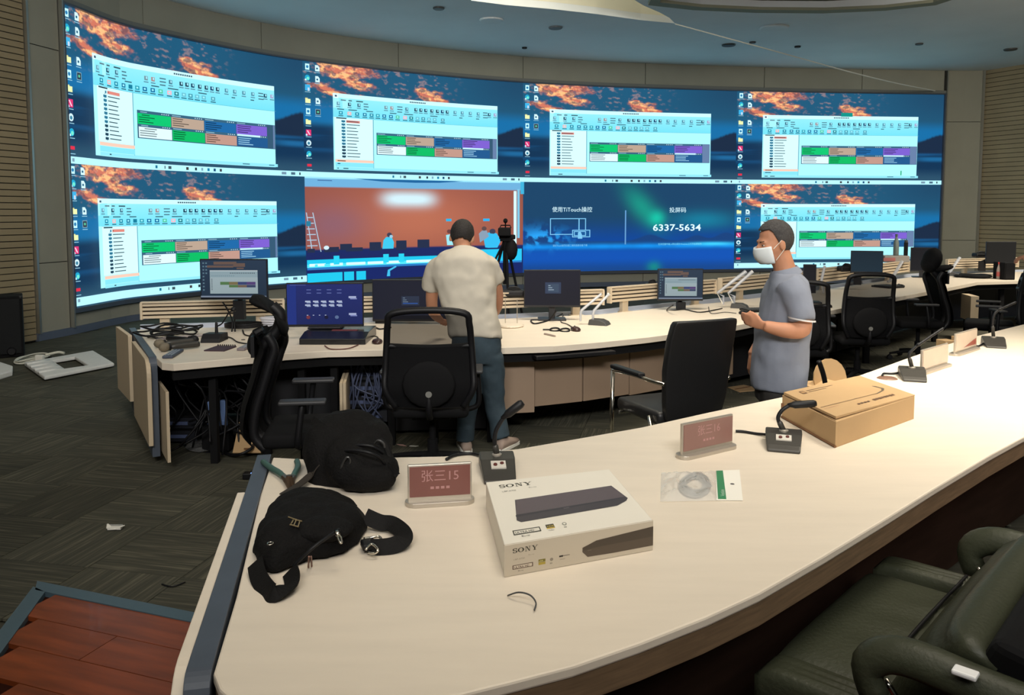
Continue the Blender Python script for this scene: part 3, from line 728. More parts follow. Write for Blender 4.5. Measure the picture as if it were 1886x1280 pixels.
# thick banded front edge under the top
def offset_path(pts, d):
    out = []
    for i in range(len(pts)):
        a = Vector(pts[max(i-1, 0)]); b = Vector(pts[min(i+1, len(pts)-1)]); t = (b-a).normalized()
        out.append(tuple(Vector(pts[i])+Vector((-t.y, t.x))*d))
    return out
near = [xy(P(*p)) for p in ND_near]
ins = offset_path(near, -0.004); ins2 = offset_path(near, -0.05)
obj('edge_band', MB().prism(ins+ins2[::-1], 0.655, 0.721), M_edge, desk)
i3, i4 = offset_path(near[:-5], -0.30), offset_path(near[:-5], -0.33)
M_under = mat('desk_under_shade', rgb(50, 35, 27), 0.8, spec=0.1, var=0.2, scale=3, stretch=(1, 1, 8))  # shade beneath the desktop is put into this dark brown
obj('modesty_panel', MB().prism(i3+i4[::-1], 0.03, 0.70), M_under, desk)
far = [xy(P(*p)) for p in ND_far]
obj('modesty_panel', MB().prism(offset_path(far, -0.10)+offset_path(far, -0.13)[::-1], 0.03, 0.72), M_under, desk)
A, B = P(500, 842), P(390, 1245)
e = unit(B-A); nrm = Vector((e.y, -e.x, 0));
if nrm.x > 0: nrm = -nrm
L = (B-A).length
def endpanel(name, p, s0, s1, off, th, z0, z1, rad, m, par, e=e, nrm=nrm, bev=0.004):
    pts = [(s0, z0), (s1, z0)]+[(s1-rad+rad*math.cos(a), z1-rad+rad*math.sin(a)) for a in [PI/2*i/6 for i in range(7)]]+[(s0, z1)]
    nn = e.cross(Vector((0, 0, 1))); sg = 1 if nn.dot(nrm) > 0 else -1
    o = obj(name, MB().vprism(pts, p+nrm*(off+th/2)-Vector((0, 0, p.z)), e, th), m, par, bevel=bev); return o
endpanel('end_frame', A, -0.02, L+0.02, 0.002, 0.055, 0.02, 0.757, 0.05, mat('slate_laminate', rgb(72, 80, 92), 0.5, var=0.08), desk)
endpanel('end_panel', A, 0.42, L+0.03, 0.058, 0.028, 0.06, 0.752, 0.12, M_cream, desk, bev=0.009)

# ---------------------------------------------------------------- far console desk
FD_front = [(277, 640), (286, 657), (298, 668), (320, 670), (400, 663), (489, 655), (528, 651), (603, 646), (710, 644), (800, 642), (930, 640), (1020, 637), (1105, 630), (1192, 621), (1262, 612), (1340, 602), (1394, 592), (1519, 574), (1632, 551), (1735, 532), (1801, 519), (1871, 517), (1940, 517)]
FD_back = [(252, 607), (493, 600), (670, 594), (719, 592), (925, 587), (1105, 579), (1205, 568), (1325, 557), (1490, 537), (1625, 518), (1691, 508), (1724, 506), (1817, 502), (1940, 499)]
cd = thing('control_desk', 'long cream operator console below the video wall, wired underneath', 'desk')
fpts = [xy(P(*p)) for p in FD_front]; bpts = [xy(P(*p)) for p in FD_back]
obj('worktop', MB().prism(fpts+bpts[::-1], 0.70, 0.75), M_cream, cd, bevel=0.006)
def path_at(pts, px):
    # point of a pixel path at image column px
    for a, b in zip(pts[:-1], pts[1:]):
        if min(a[0], b[0]) <= px <= max(a[0], b[0]):
            t = (px-a[0])/(b[0]-a[0]); return P(px, a[1]+(b[1]-a[1])*t)
    return P(px, pts[-1][1])
# white cable tray along the back edge
tr0 = bpts; tr1 = offset_path(bpts, 0.13)
obj('cable_tray', MB().prism(tr0+tr1[::-1], 0.70, 0.735), mat('tray_white', rgb(205, 210, 220), 0.4, 0.3), cd)
obj('tray_lip', MB().prism(offset_path(bpts, 0.13)+offset_path(bpts, 0.145)[::-1], 0.66, 0.775), mat('tray_white', rgb(205, 210, 220)), cd)
# recessed front: dark rail, panels, posts
fr = offset_path(fpts[3:], 0.04); fr2 = offset_path(fpts[3:], 0.10)
obj('under_rail', MB().prism(fr+fr2[::-1], 0.63, 0.70), M_blackm, cd)
bk = offset_path(bpts, -0.16); bk2 = offset_path(bpts, -0.18)
obj('rear_panel', MB().prism(bk+bk2[::-1], 0.02, 0.69), mat('rear_panel_dark', rgb(58, 62, 74), 0.6), cd)
def fp(px, inset, z=0.0):
    a = path_at(FD_front, px); b = path_at(FD_front, px+6); t = unit(b-a); n = Vector((-t.y, t.x, 0))
    v = a+n*inset; v.z = z; return v
def front_panel(x0, x1, z0, z1, inset, m, name='front_panel'):
    a, b = fp(x0, inset), fp(x1, inset); c = (a+b)/2; c.z = (z0+z1)/2
    return obj(name, MB().box(c, ((b-a).length-0.008, 0.025, z1-z0), math.atan2((b-a).y, (b-a).x)), m, cd, bevel=0.003)
M_taupe = mat('taupe_panel', rgb(150, 128, 108), 0.55, var=0.03, scale=2)
for (x0, x1, z0, ins_) in ((930, 996, 0.20, 0.20), (997, 1109, 0.23, 0.26), (1110, 1200, 0.23, 0.26), (1201, 1300, 0.22, 0.26), (1301, 1394, 0.22, 0.26)):
    front_panel(x0, x1, z0, 0.66, ins_, M_taupe)
for (x0, x1) in ((1395, 1470), (1472, 1545), (1547, 1620), (1622, 1700)):
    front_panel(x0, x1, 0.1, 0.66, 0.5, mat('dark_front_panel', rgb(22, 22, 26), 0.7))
for x in (398, 500, 560, 612, 720, 800, 905):
    v = fp(x, 0.12); obj('post', MB().box((v.x, v.y, 0.34), (0.05, 0.05, 0.68)), M_blackm, cd)
    w = path_at(FD_back, x)+Vector((0, -0.3, 0)); obj('post', MB().box((w.x, w.y, 0.34), (0.05, 0.05, 0.68)), M_blackm, cd)
for x in (1470, 1546, 1621, 1745, 1800, 1860):
    v = fp(x, 0.14); obj('post', MB().box((v.x, v.y, 0.34), (0.06, 0.06, 0.68)), M_blackm, cd)
for (x0, x1) in ((502, 610), (722, 902)):
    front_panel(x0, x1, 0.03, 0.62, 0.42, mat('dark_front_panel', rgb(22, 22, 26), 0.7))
for x in (1000, 1110, 1200, 1300): 
    pass
# side walls of cabinets (dark) in the open bays
for x in (500, 612, 905):
    a = fp(x, 0.15); b = path_at(FD_back, x)+Vector((0, -0.25, 0)); b.z = 0; c = (a+b)/2
    obj('bay_divider', MB().box((c.x, c.y, 0.36), ((b-a).length, 0.02, 0.66), math.atan2((b-a).y, (b-a).x)), M_blackm, cd)
# left end: dark frame, two cream panels hanging outside, one cabinet door left open
A2, B2 = P(250, 606), P(286, 655); e2 = unit(B2-A2); n2 = Vector((e2.y, -e2.x, 0)); n2 = n2 if n2.x < 0 else -n2
L2 = (B2-A2).length
SL = MATS['slate_laminate']
endpanel('end_frame', A2, -0.05, L2+0.12, 0.0, 0.05, 0.06, 0.757, 0.06, SL, cd, e=e2, nrm=n2)
pa, pb = at_y(220, 601, 7.15), at_y(243, 617.6, 6.62); pa.z = pb.z = 0.75
endpanel('end_panel', pa, 0, (pb-pa).length, 0.0, 0.03, 0.2, 0.75, 0.01, M_creamp, cd, e=unit(pb-pa), nrm=n2)
pc, pd = at_y(250, 627, 6.35), at_y(278, 664, 5.5); pc.z = pd.z = 0.74
endpanel('end_panel', pc, 0, (pd-pc).length, 0.0, 0.03, 0.15, 0.745, 0.12, M_creamp, cd, e=unit(pd-pc), nrm=n2, bev=0.01)
dr = endpanel('cabinet_door', Vector((-2.50, 5.72, 0.6)), 0, 0.42, 0, 0.02, 0.08, 0.56, 0.005, M_creamp, cd, e=unit(Vector((0.5, -0.86, 0))), nrm=n2, bev=0.003)
dr['label'] = 'cabinet door standing open'
v = fp(626, 0.0); obj('cabinet_door', MB().box((v.x-0.0, v.y+0.1, 0.36), (0.02, 0.5, 0.36), R(8)), M_creamp, cd)
v = fp(632, 0.0); obj('cabinet_door', MB().box((v.x+0.0, v.y+0.1, 0.36), (0.02, 0.5, 0.36), R(8)), M_creamp, cd)
v = at_y(1786, 560, 11.2); obj('cabinet_door', MB().box((v.x, v.y, 0.45), (0.10, 0.4, 0.34), R(-12)), M_creamp, cd)
# keyboard tray
a, b = fp(968, -0.02, 0.66), fp(1113, -0.02, 0.66); c = (a+b)/2
kt = obj('keyboard_tray', MB().box((c.x, c.y+0.18, 0.668), ((b-a).length, 0.42, 0.03), math.atan2((b-a).y, (b-a).x)), M_black, cd, bevel=0.005)

# slatted equipment rails standing on the back of the console
def slat_rail(x0, x1, z0, z1, posts, label, off=0.10, nsl=4):
    a, b = path_at(FD_back, x0), path_at(FD_back, x1); a.z = b.z = 0
    t = unit(b-a); n = Vector((-t.y, t.x, 0)); L = (b-a).length
    r = thing('slat_rail', label, 'equipment rail', (a.x, a.y, 0.735), math.atan2(t.y, t.x), 'slatted rails along the console')
    h = (z1-z0); zz = z0-0.735
    obj('backing', MB().box((L/2, 0.03, zz+h/2), (L-0.02, 0.012, h-0.01)), mat('rail_gap', rgb(60, 50, 44), 0.8), r)
    M_rail = mat('rail_cream', rgb(205, 188, 162), 0.5)
    for k in range(nsl):
        obj('slat', MB().box((L/2, 0.012, zz+h*(k+0.5)/nsl), (L-0.02, 0.022, h/nsl-0.014)), M_rail, r)
    obj('end_cap', MB().box((0.005, 0.02, zz+h/2), (0.02, 0.06, h+0.004)), M_rail, r, bevel=0.003)
    obj('end_cap', MB().box((L-0.005, 0.02, zz+h/2), (0.02, 0.06, h+0.004)), M_rail, r, bevel=0.003)
    obj('top_cap', MB().box((L/2, 0.02, zz+h+0.006), (L, 0.06, 0.012)), M_rail, r)
    for p in posts:
        s = L*(p-x0)/(x1-x0); m = MB().box((s, 0.055, zz/2+0.02), (0.08, 0.05, zz+0.04)).box((s, 0.03, 0.008), (0.13, 0.10, 0.016))
        obj('post', m, M_rail, r, bevel=0.004)
    return r
slat_rail(260, 524, 0.835, 0.975, (301, 478), 'slatted cream rail at the left end of the console')
slat_rail(600, 788, 0.835, 0.975, (650, 760), 'slatted cream rail behind the dark blue and hidden monitors')
slat_rail(900, 1112, 0.84, 0.985, (1062,), 'slatted cream rail right of the man in white')
slat_rail(1124, 1319, 0.85, 1.0, (1153, 1284), 'slatted cream rail carrying the fifth monitor')
slat_rail(1328, 1480, 0.85, 1.01, (1366,), 'slatted cream rail behind the man in grey')
slat_rail(1505, 1606, 0.84, 1.02, (1521,), 'slatted cream rail left of the turned black monitor', nsl=4)
slat_rail(1622, 1674, 0.83, 1.0, (1640,), 'slatted cream rail under the grey bottle', nsl=4)
slat_rail(1745, 1875, 0.83, 0.985, (1780, 1850), 'slatted cream rail at the far right end of the console', nsl=4)

# ---------------------------------------------------------------- monitors
M_bez = mat('monitor_bezel', rgb(22, 22, 26), 0.35)
M_glass = mat('dark_screen', rgb(22, 26, 38), 0.18, spec=0.6)
M_mon = emit_mat('monitor_screen', strength=0.9)
def monitor(px0, py0, px1, py1, Y, label, paint=None, ang=0.0, foot=None, arm=None, tilt=0, glow=None):
    a, b = at_y(px0, py0, Y), at_y(px1, py1, Y); w = (b.x-a.x)/max(math.cos(ang), 0.3); h = a.z-b.z
    c = (a+b)/2; r = thing('monitor', label, 'monitor', (c.x, Y, b.z), ang, 'operator monitors')
    obj('casing', MB().box((0, 0.02, h/2), (w, 0.03, h)).box((0, 0.05, h/2), (w*0.55, 0.05, h*0.5)), M_bez, r, bevel=0.004)
    s = Img(lambda u, v, d: (-w/2+0.008+(w-0.016)*u, 0.0035-d*0.4, h-0.01-(h-0.03)*v))
    if paint: paint(s)
    else: s.rect(0, 0, 1, 1, glow or (14, 16, 22), (glow and tuple(int(k*1.15) for k in glow)) or (20, 22, 28))
    mm = MB(); mm.v = s.v; mm.f = s.f; obj('display', mm, M_mon, r, colors=s.c)
    if foot is not None:   # height of the surface it stands on
        z = foot-b.z
        obj('stand', MB().box((0, 0.06, (z+0.1)/2), (0.06, 0.025, 0.1-z)).box((0, 0.05, z+0.008), (0.26, 0.2, 0.014)), M_bez, r, bevel=0.004)
    if arm:
        ax, az = arm
        obj('arm', MB().tube([(0, 0.06, h*0.4), (ax*0.4, 0.12, h*0.2), (ax, 0.10, az)], 0.022, 8).box((ax, 0.07, az-0.06), (0.09, 0.06, 0.16)), M_black, r)
    return r
def dim_desktop(s):
    s.rect(0, 0, 1, 1, (36, 56, 78), (30, 48, 66), d=0.0)
    for (u0, v0, u1, v1) in ((0.2, 0.04, 0.55, 0.12), (0.5, 0.08, 0.68, 0.18), (0.1, 0.14, 0.5, 0.2), (0.55, 0.2, 0.66, 0.24)): s.rect(u0, v0, u1, v1, (104, 84, 76))
    for j in range(9): s.rect(0.03, 0.06+0.09*j, 0.055, 0.1+0.09*j, (90, 120, 135)); 
    for j in range(4): s.rect(0.075, 0.06+0.09*j, 0.1, 0.1+0.09*j, (90, 120, 135))
    s.rect(0.14, 0.27, 0.87, 0.9, (160, 178, 184), (150, 168, 172)); s.rect(0.14, 0.27, 0.87, 0.3, (180, 192, 196)); s.rect(0.14, 0.30, 0.87, 0.46, (142, 164, 172))
    for j in range(14): s.rect(0.45+0.028*j, 0.335, 0.465+0.028*j, 0.36, (70, 84, 92))
    for j in range(12): s.rect(0.17+0.03*j, 0.41, 0.182+0.03*j, 0.43, (100, 130, 140))
    for j in range(8): s.rect(0.165, 0.5+0.04*j, 0.18, 0.52+0.04*j, (70, 80, 90))
    cs = [(82, 118, 74), (120, 108, 74), (54, 66, 112), (82, 62, 116)]
    for j in range(4): s.rect(0.3+0.135*j, 0.58, 0.435+0.135*j, 0.66, cs[j])
    for j in range(3): s.rect(0.435+0.135*j, 0.665, 0.57+0.135*j, 0.73, [(80, 114, 66), (112, 92, 76), (52, 62, 96)][j])
    s.rect(0, 0.955, 1, 1, (120, 132, 150))
def blue_menu(s):
    s.rect(0, 0, 1, 1, (28, 40, 108), (20, 34, 92), d=0.0); s.rect(0.0, 0, 0.12, 1, (26, 48, 128))
    s.rect(0.04, 0.015, 0.25, 0.03, (80, 90, 150))
    for (y, cnt) in ((0.13, 4), (0.21, 4)):
        for i in range(cnt): s.rect(0.26+0.135*i, y, 0.32+0.135*i, y+0.022, (92, 104, 165))
    for j, cnt in ((0.41, 5), (0.50, 5)):
        for i in range(cnt):
            s.rect(0.24+0.105*i, j, 0.31+0.105*i, j+0.035, (190, 200, 225)); s.rect(0.26+0.105*i, j+0.03, 0.315+0.105*i, j+0.06, (150, 165, 200))
    for y in (0.30, 0.72): s.rect(0.82, y, 0.92, y+0.05, (170, 180, 215)); s.rect(0.84, y+0.05, 0.93, y+0.08, (120, 130, 185))
    for (x, c) in ((0.26, (120, 50, 60)), (0.5, (16, 20, 50)), (0.64, (90, 110, 150))): s.circ(x+0.02, 0.82, 0.045, 0.6, c)
    for x in (0.26, 0.34, 0.42, 0.5): s.rect(x, 0.76, x+0.02, 0.775, (190, 200, 225))
def terminal(s):
    s.rect(0, 0, 1, 1, (14, 19, 38), (15, 20, 38), d=0.0); s.rect(0.38, 0.40, 0.62, 0.64, (34, 46, 68))
    for j in range(3): s.rect(0.40, 0.44+0.05*j, 0.43+0.02*j, 0.455+0.05*j, (120, 140, 160))
    s.rect(0.40, 0.575, 0.60, 0.60, (40, 84, 160))
def login(s):
    s.rect(0, 0, 1, 1, (16, 18, 36), (15, 17, 30), d=0.0); s.rect(0.37, 0.33, 0.66, 0.66, (48, 62, 88)); s.rect(0.42, 0.38, 0.62, 0.62, (60, 78, 100))
    for j in range(3): s.rect(0.43, 0.42+0.06*j, 0.47+0.03*j, 0.44+0.06*j, (160, 180, 195))
monitor(367, 477, 493, 552, 6.72, 'slim monitor showing a small desktop window at the left end', dim_desktop, arm=(0.02, -0.03))
monitor(527, 521, 669, 602, 6.45, 'monitor with a bright blue icon menu on a black box', blue_menu, ang=R(3), foot=0.832)
monitor(685, 515, 826, 592, 7.3, 'dark monitor with faint blue lines behind the man in white', terminal, arm=(-0.28, 0.05))
monitor(965, 497, 1069, 566, 7.55, 'dark monitor with a small login box right of the man in white', login, foot=0.75)
monitor(1212, 495, 1295, 554, 8.35, 'monitor with a grey window showing a green block', dim_desktop, arm=(0.02, -0.04))
monitor(1571, 462, 1622, 503, 10.6, 'blank black monitor above the empty mesh chair', None, ang=R(-18), arm=(-0.1, -0.02), glow=(22, 40, 52))
monitor(1481, 487, 1502, 540, 9.0, 'edge of a dark monitor behind the man in grey', None, ang=R(-10), foot=0.75)
monitor(1681, 456, 1716, 500, 12.6, 'black monitor hidden behind the tall headrest chair', None, ang=R(-20), foot=0.75)
monitor(1819, 445, 1869, 486, 12.9, 'blank black monitor before the slatted right wall', None, ang=R(-6), arm=(-0.25, 0.02), glow=(24, 24, 20))

# black box under the blue monitor, player and small items on the console
def flat_box(name, x0, y0, x1, y1, zb, h, m, label, cat, depth=None, bevel=0.006):
    a, b = P(x0, y1, zb), P(x1, y1, zb); d = depth or (P((x0+x1)/2, y0, zb+h).y-a.y)
    c = (a+b)/2; t = b-a
    r = thing(name, label, cat, (c.x, c.y+d/2, zb), math.atan2(t.y, t.x))
    return r, t.length, d
r, w, d = flat_box('video_switcher', 551, 610, 673, 635, 0.75, 0.08, M_black, 'flat black box with a sloped front under the blue monitor', 'switcher', depth=0.5)
obj('body', MB().prism([(0, 0), (d, 0), (d, 0.08), (0.2, 0.08), (0, 0.05)], -w/2, w/2).v and MB().vprism([(-d/2, 0.0), (d/2, 0.0), (d/2, 0.078), (-d/2+0.16, 0.078), (-d/2, 0.045)], (0, 0, 0), (0, 1, 0), w), mat('box_black_gloss', rgb(20, 22, 26), 0.25), r, bevel=0.004)
obj('red_strip', MB().box((0.05, -0.02, 0.079), (0.2, 0.05, 0.004)), mat('dull_red', rgb(110, 46, 50), 0.5), r)
def tubeobj(name, pts, rad, m, label, cat, parent=None, n=6, grp=None, res=6):
    o = obj(name, MB().tube(curve(pts, res), rad, n), m, parent, smooth=True)
    if parent is None: tag(o, label, cat, grp)
    return o
def PP(px, py, z=0.75, dz=0.0): v = P(px, py, z); v.z += dz; return v
# ---- mice
def mouse(px, py, label, m=None, s=1.0):
    v = P(px, py); r = thing('computer_mouse', label, 'mouse', (v.x, v.y, 0.75), R(10), 'mice on the console')
    obj('shell', MB().ell((0, 0, 0.012), (0.034*s, 0.062*s, 0.024), 12), m or mat('mouse_brown', rgb(58, 38, 36), 0.35), r, smooth=True)
    obj('wheel', MB().tube([(-0.004, 0.03, 0.033), (0.004, 0.03, 0.033)], 0.008, 8), M_grey, r)
mouse(695, 632, 'dark mouse right of the blue monitor', s=1.25)
mouse(1060, 609, 'brown mouse left of the plastic wrapped microphone', s=1.25)
mouse(1370, 579, 'black mouse beside the man in grey', M_black, s=1.3)
mouse(1658, 528, 'black mouse right of the empty mesh chair', M_black, s=1.3)
mouse(1526, 566, 'tiny black mouse near the console edge behind the man in grey', M_black, s=0.9)
# ---- gooseneck desk microphones on the console
def small_mic(px, py, label, hx, hy, sc=1.0, m=None):
    v = P(px, py); r = thing('desk_microphone', label, 'microphone', (v.x, v.y, 0.75), 0, 'microphones on the console')
    mm = m or M_black
    obj('base', MB().vprism([(-0.09*sc, 0), (0.09*sc, 0), (0.075*sc, 0.03), (0.04*sc, 0.055*sc), (-0.08*sc, 0.05*sc)], (0, 0, 0), (0, -1, 0), 0.13*sc), mm, r, bevel=0.006)
    h = at_y(hx, hy, v.y)-Vector((v.x, v.y, 0.75))
    obj('gooseneck', MB().tube(curve([(0, 0.05, 0.04), (0, 0.05, 0.10), (h.x*0.35, 0.03, h.z*0.55), (h.x*0.75, 0.0, h.z*0.88), (h.x*0.92, 0, h.z*0.95)]), 0.006, 6), mm, r, smooth=True)
    obj('neck_socket', MB().lathe([(0.014, 0), (0.011, 0.09), (0.007, 0.10)], (0, 0.05, 0.045), 8), mm, r)
    obj('microphone_head', MB().ell((h.x, 0, h.z), (0.024, 0.022, 0.02), 10), mm, r, smooth=True)
    return r
small_mic(395, 628, 'black gooseneck desk microphone at the left end of the console', 430, 570, 1.15)
# plastic wrapped microphones
M_sleeve, nt, b = new_mat('clear_sleeve'); b.inputs['Base Color'].default_value = rgb(215, 220, 232); b.inputs['Alpha'].default_value = 0.45; b.inputs['Roughness'].default_value = 0.2
def wrapped(px, py, bx, by, tx, ty, label, n=1, w=0.035, wide=False, base=True):
    v = P(px, py); r = thing('wrapped_microphone', label, 'microphone', (v.x, v.y, 0.75), 0, 'plastic wrapped microphones')
    k = at_y(bx, by, v.y)-Vector((v.x, v.y, 0.75)); t = at_y(tx, ty, v.y)-Vector((v.x, v.y, 0.75))
    if base: obj('base', MB().vprism([(-0.08, 0), (0.1, 0), (0.08, 0.03), (0.03, 0.05), (-0.07, 0.05)], (0.05, 0, 0), (0.9, -0.4, 0), 0.13), M_grey, r, bevel=0.006)
    for i in range(n):
        o = Vector((-0.055*i*2, 0.02*i, 0))
        obj('stem', MB().tube([Vector((0, 0, 0.03))+o, k+o, t+o*0.6], 0.008, 6), M_white, r)
        obj('sleeve', MB().tube([Vector((0, 0, 0.03))+o, Vector((0, 0, k.z*0.8))+o, k+o, t+o*0.6], [w*0.8, w*0.9, w, w*(1.5 if wide else 0.9)], 8, flat=0.5), M_sleeve, r, smooth=True)
    obj('microphone_head', MB().tube([t*0.93+k*0.07, t*1.01-k*0.01], 0.016, 8), M_white, r)
    return r
wrapped(1092, 598, 1094, 572, 1122, 541, 'first wrapped microphone, right of the login monitor', 2, 0.026)
wrapped(1352, 567, 1341, 540, 1386, 500, 'second wrapped microphone with two tall sleeves beside the man in grey', 2, 0.026, True)
wrapped(1516, 545, 1512, 520, 1519, 490, 'third wrapped microphone behind the man in grey', 1, 0.03, base=False)
wrapped(1636, 524, 1640, 517, 1662, 481, 'fourth wrapped microphone right of the empty mesh chair', 1, 0.04, base=False)
wrapped(1748, 508, 1750, 500, 1768, 474, 'fifth wrapped microphone by the right slat rail', 1, 0.04)
# black equipment sitting on the rails
def lump(px0, py0, px1, py1, Y, label, cat, name='camera_bag'):
    a, b = at_y(px0, py0, Y), at_y(px1, py1, Y); w = b.x-a.x; h = a.z-b.z; r = thing(name, label, cat, ((a.x+b.x)/2, Y, b.z))
    obj('body', MB().box((0, 0, h*0.4), (w, 0.16, h*0.8)), M_black, r, bevel=0.02)
    obj('lid', MB().ell((w*0.05, 0, h*0.75), (w*0.32, 0.07, h*0.3), 12), M_blackm, r, smooth=True)
    obj('handle', MB().tube(curve([(-w*0.25, 0, h*0.7), (-w*0.1, 0, h*1.05), (w*0.2, 0, h*1.05), (w*0.35, 0, h*0.7)]), 0.008, 6), M_black, r)
lump(922, 530, 966, 546, 7.78, 'black camera bag on the slat rail beside the man in white', 'bag')
lump(1188, 517, 1212, 537, 8.6, 'black bracket lump clamped left of the grey window monitor', 'clamp', 'monitor_clamp')
lump(1794, 464, 1818, 474, 13.2, 'black device on the rail left of the blank right monitor', 'device', 'rail_device')
lump(1545, 487, 1571, 500, 10.8, 'black device on the rail left of the turned blank monitor', 'device', 'rail_device')
# grey bottle, can and shelf right
v0 = at_y(1628, 474, 12.4); v1 = at_y(1674, 487, 12.4)
sh = thing('rail_shelf', 'pale box shelf on the rail under the grey bottle', 'shelf', ((v0.x+v1.x)/2, 12.5, 1.0))
hh = at_y(1650, 471, 12.4).z-1.0
obj('box_body', MB().box((0, 0, hh/2), (v1.x-v0.x, 0.25, hh)), mat('pale_box', rgb(150, 145, 140), 0.6), sh, bevel=0.01)
obj('red_label', MB().box((-0.12, -0.127, hh*0.45), (0.18, 0.006, hh*0.5)), mat('pinkish_label', rgb(176, 110, 105), 0.7), sh)
def bottle(px, py0, py1, Y, label, m, capm, zb=None):
    a, b = at_y(px, py0, Y), at_y(px, py1, Y); h = a.z-b.z; r = thing('bottle', label, 'bottle', (b.x, Y, b.z)); k = h/0.30
    obj('body', MB().lathe([(0.03*k, 0), (0.036*k, 0.01*k), (0.036*k, 0.17*k), (0.03*k, 0.20*k), (0.015*k, 0.25*k), (0.014*k, 0.27*k)], (0, 0, 0), 14), m, r, smooth=True)
    obj('cap', MB().lathe([(0.017*k, 0.265*k), (0.017*k, 0.30*k)], (0, 0, 0), 12), capm, r)
    return r, k
bottle(1650, 431, 471, 12.45, 'tall grey bottle standing on the shelf before the lower right screen', mat('grey_bottle', rgb(120, 132, 128), 0.4), mat('grey_cap', rgb(90, 108, 110), 0.5))
r, k = bottle(1839, 483, 514, 12.3, 'clear drink bottle with red cap and red label at far right', mat('clear_pet', rgb(205, 190, 180), 0.15, alpha=0.7), mat('red_cap', rgb(190, 60, 56), 0.5))
obj('label_band', MB().lathe([(0.0375*k, 0.05*k), (0.0375*k, 0.13*k)], (0, 0, 0), 14), mat('red_label_band', rgb(196, 92, 88), 0.6), r)
r = thing('mini_tower', 'small black computer tower right of the red capped bottle', 'computer', (at_y(1856, 511, 12.2).x, 12.3, 0.75))
obj('case', MB().box((0, 0, 0.13), (0.16, 0.3, 0.26)), M_blackm, r, bevel=0.01); obj('front_plate', MB().box((0, -0.152, 0.13), (0.13, 0.006, 0.22)), M_black, r)
r = thing('black_pouch', 'crumpled black pouch lying left of the red capped bottle', 'pouch', (at_z(1795, 511).x, at_z(1795, 511).y, 0.75))
obj('pouch_body', MB().ell((0, 0, 0.025), (0.24, 0.28, 0.03), 14).ell((-0.2, 0.05, 0.02), (0.1, 0.12, 0.02), 10), M_blackm, r, smooth=True, displace=0.03, dscale=9)
obj('flap', MB().ell((0.1, -0.05, 0.045), (0.1, 0.14, 0.018), 12), M_black, r, smooth=True)
# dark box between bottle and rail
r = thing('black_bottle', 'narrow black bottle standing right of the grey bottle', 'bottle', (at_y(1668, 470, 12.45).x, 12.45, at_y(1650, 471, 12.4).z))
obj('body', MB().lathe([(0.03, 0), (0.03, 0.2)], (0, 0, 0), 10), M_black, r); obj('cap', MB().lathe([(0.025, 0.2), (0.025, 0.235)], (0, 0, 0), 10), M_grey, r)
# round white stand with two rods
v = P(940, 601); r = thing('round_base_stand', 'white round base with two thin rods beside the man in white', 'stand', (v.x, v.y, 0.75))
obj('base_plate', MB().lathe([(0.11, 0), (0.12, 0.008), (0.115, 0.022), (0.02, 0.026)], (0, 0, 0), 24, sy=1.25), M_cream, r, smooth=False)
for dx_ in (-0.045, 0.06): obj('rod', MB().tube([(dx_, 0.03, 0.02), (dx_, 0.03, 0.24)], 0.004, 6), M_silver, r)
# tripod with camera behind the console
v = at_y(931, 430, 9.0); r = thing('camera_tripod', 'black tripod with video camera standing before the orange picture', 'tripod', (v.x, 9.0, 0))
zt_ = v.z-0.06
for (fx, fy) in ((-0.42, 0.1), (0.06, -0.35), (0.32, 0.25)):
    l = obj('leg', MB().tube([(0.02*(fx > 0)-0.01, 0, zt_), (fx*0.5, fy*0.5, zt_*0.5), (fx, fy, 0.02)], [0.016, 0.014, 0.01], 8), M_blackm, r)
obj('centre_column', MB().tube([(0, 0, zt_-0.5), (0, 0, zt_+0.03)], 0.03, 10).box((0, 0, zt_), (0.12, 0.1, 0.05)), M_blackm, r)
obj('pan_handle', MB().tube([(0, 0, zt_), (-0.15, -0.05, zt_-0.3)], 0.012, 6), M_blackm, r)
camo = obj('video_camera', MB().box((-0.01, 0, zt_+0.08), (0.14, 0.3, 0.09)).box((0.02, 0.05, zt_+0.02), (0.18, 0.16, 0.05)), M_blackm, r, bevel=0.012)
obj('handle_grip', MB().tube([(-0.06, 0, zt_+0.12), (-0.05, 0, zt_+0.15), (0.05, 0, zt_+0.15), (0.06, 0, zt_+0.12)], 0.008, 6), M_blackm, camo)
obj('viewfinder', MB().ell((0.0, -0.04, zt_+0.20), (0.025, 0.05, 0.028), 10).tube([(0, -0.03, zt_+0.12), (0, -0.04, zt_+0.2)], 0.008, 6), M_blackm, camo, smooth=True)
obj('hanging_bag', MB().ell((0.06, 0.0, zt_-0.12), (0.075, 0.08, 0.12), 12), M_blackm, r, smooth=True)

# ---- loose things at the left end of the console
def handheld(px, py, ang, label, zz=0.75, m=None):
    v = P(px, py, zz); r = thing('handheld_microphone', label, 'microphone', (v.x, v.y, zz), ang, 'handheld microphones in the cable pile')
    mm = m or M_dgrey
    M = Matrix.Rotation(PI/2, 3, 'Y')
    obj('grip', MB().lathe([(0.016, 0.0), (0.02, 0.05), (0.023, 0.2), (0.02, 0.22)], (0, 0, 0.03), 10, M), mm, r, smooth=True)
    obj('grille', MB().ell((-0.03, 0, 0.034), (0.043, 0.034, 0.034), 12), mat('mic_grille', rgb(128, 118, 100), 0.5, 0.3, bump=0.5, bscale=300) if m is None else m, r, smooth=True)
    obj('collar', MB().lathe([(0.027, 0), (0.027, 0.012)], (0.0, 0, 0.032), 12, M), M_black, r)
handheld(302, 640, R(38), 'left grey headed handheld microphone in the cable pile')
handheld(311, 647, R(42), 'front grey headed handheld microphone in the cable pile')
handheld(351, 633, R(160), 'black headed handheld microphone at the right of the cable pile', m=M_black)
cbl = MB()
rr_ = random.Random(4)
c0_ = P(322, 622)
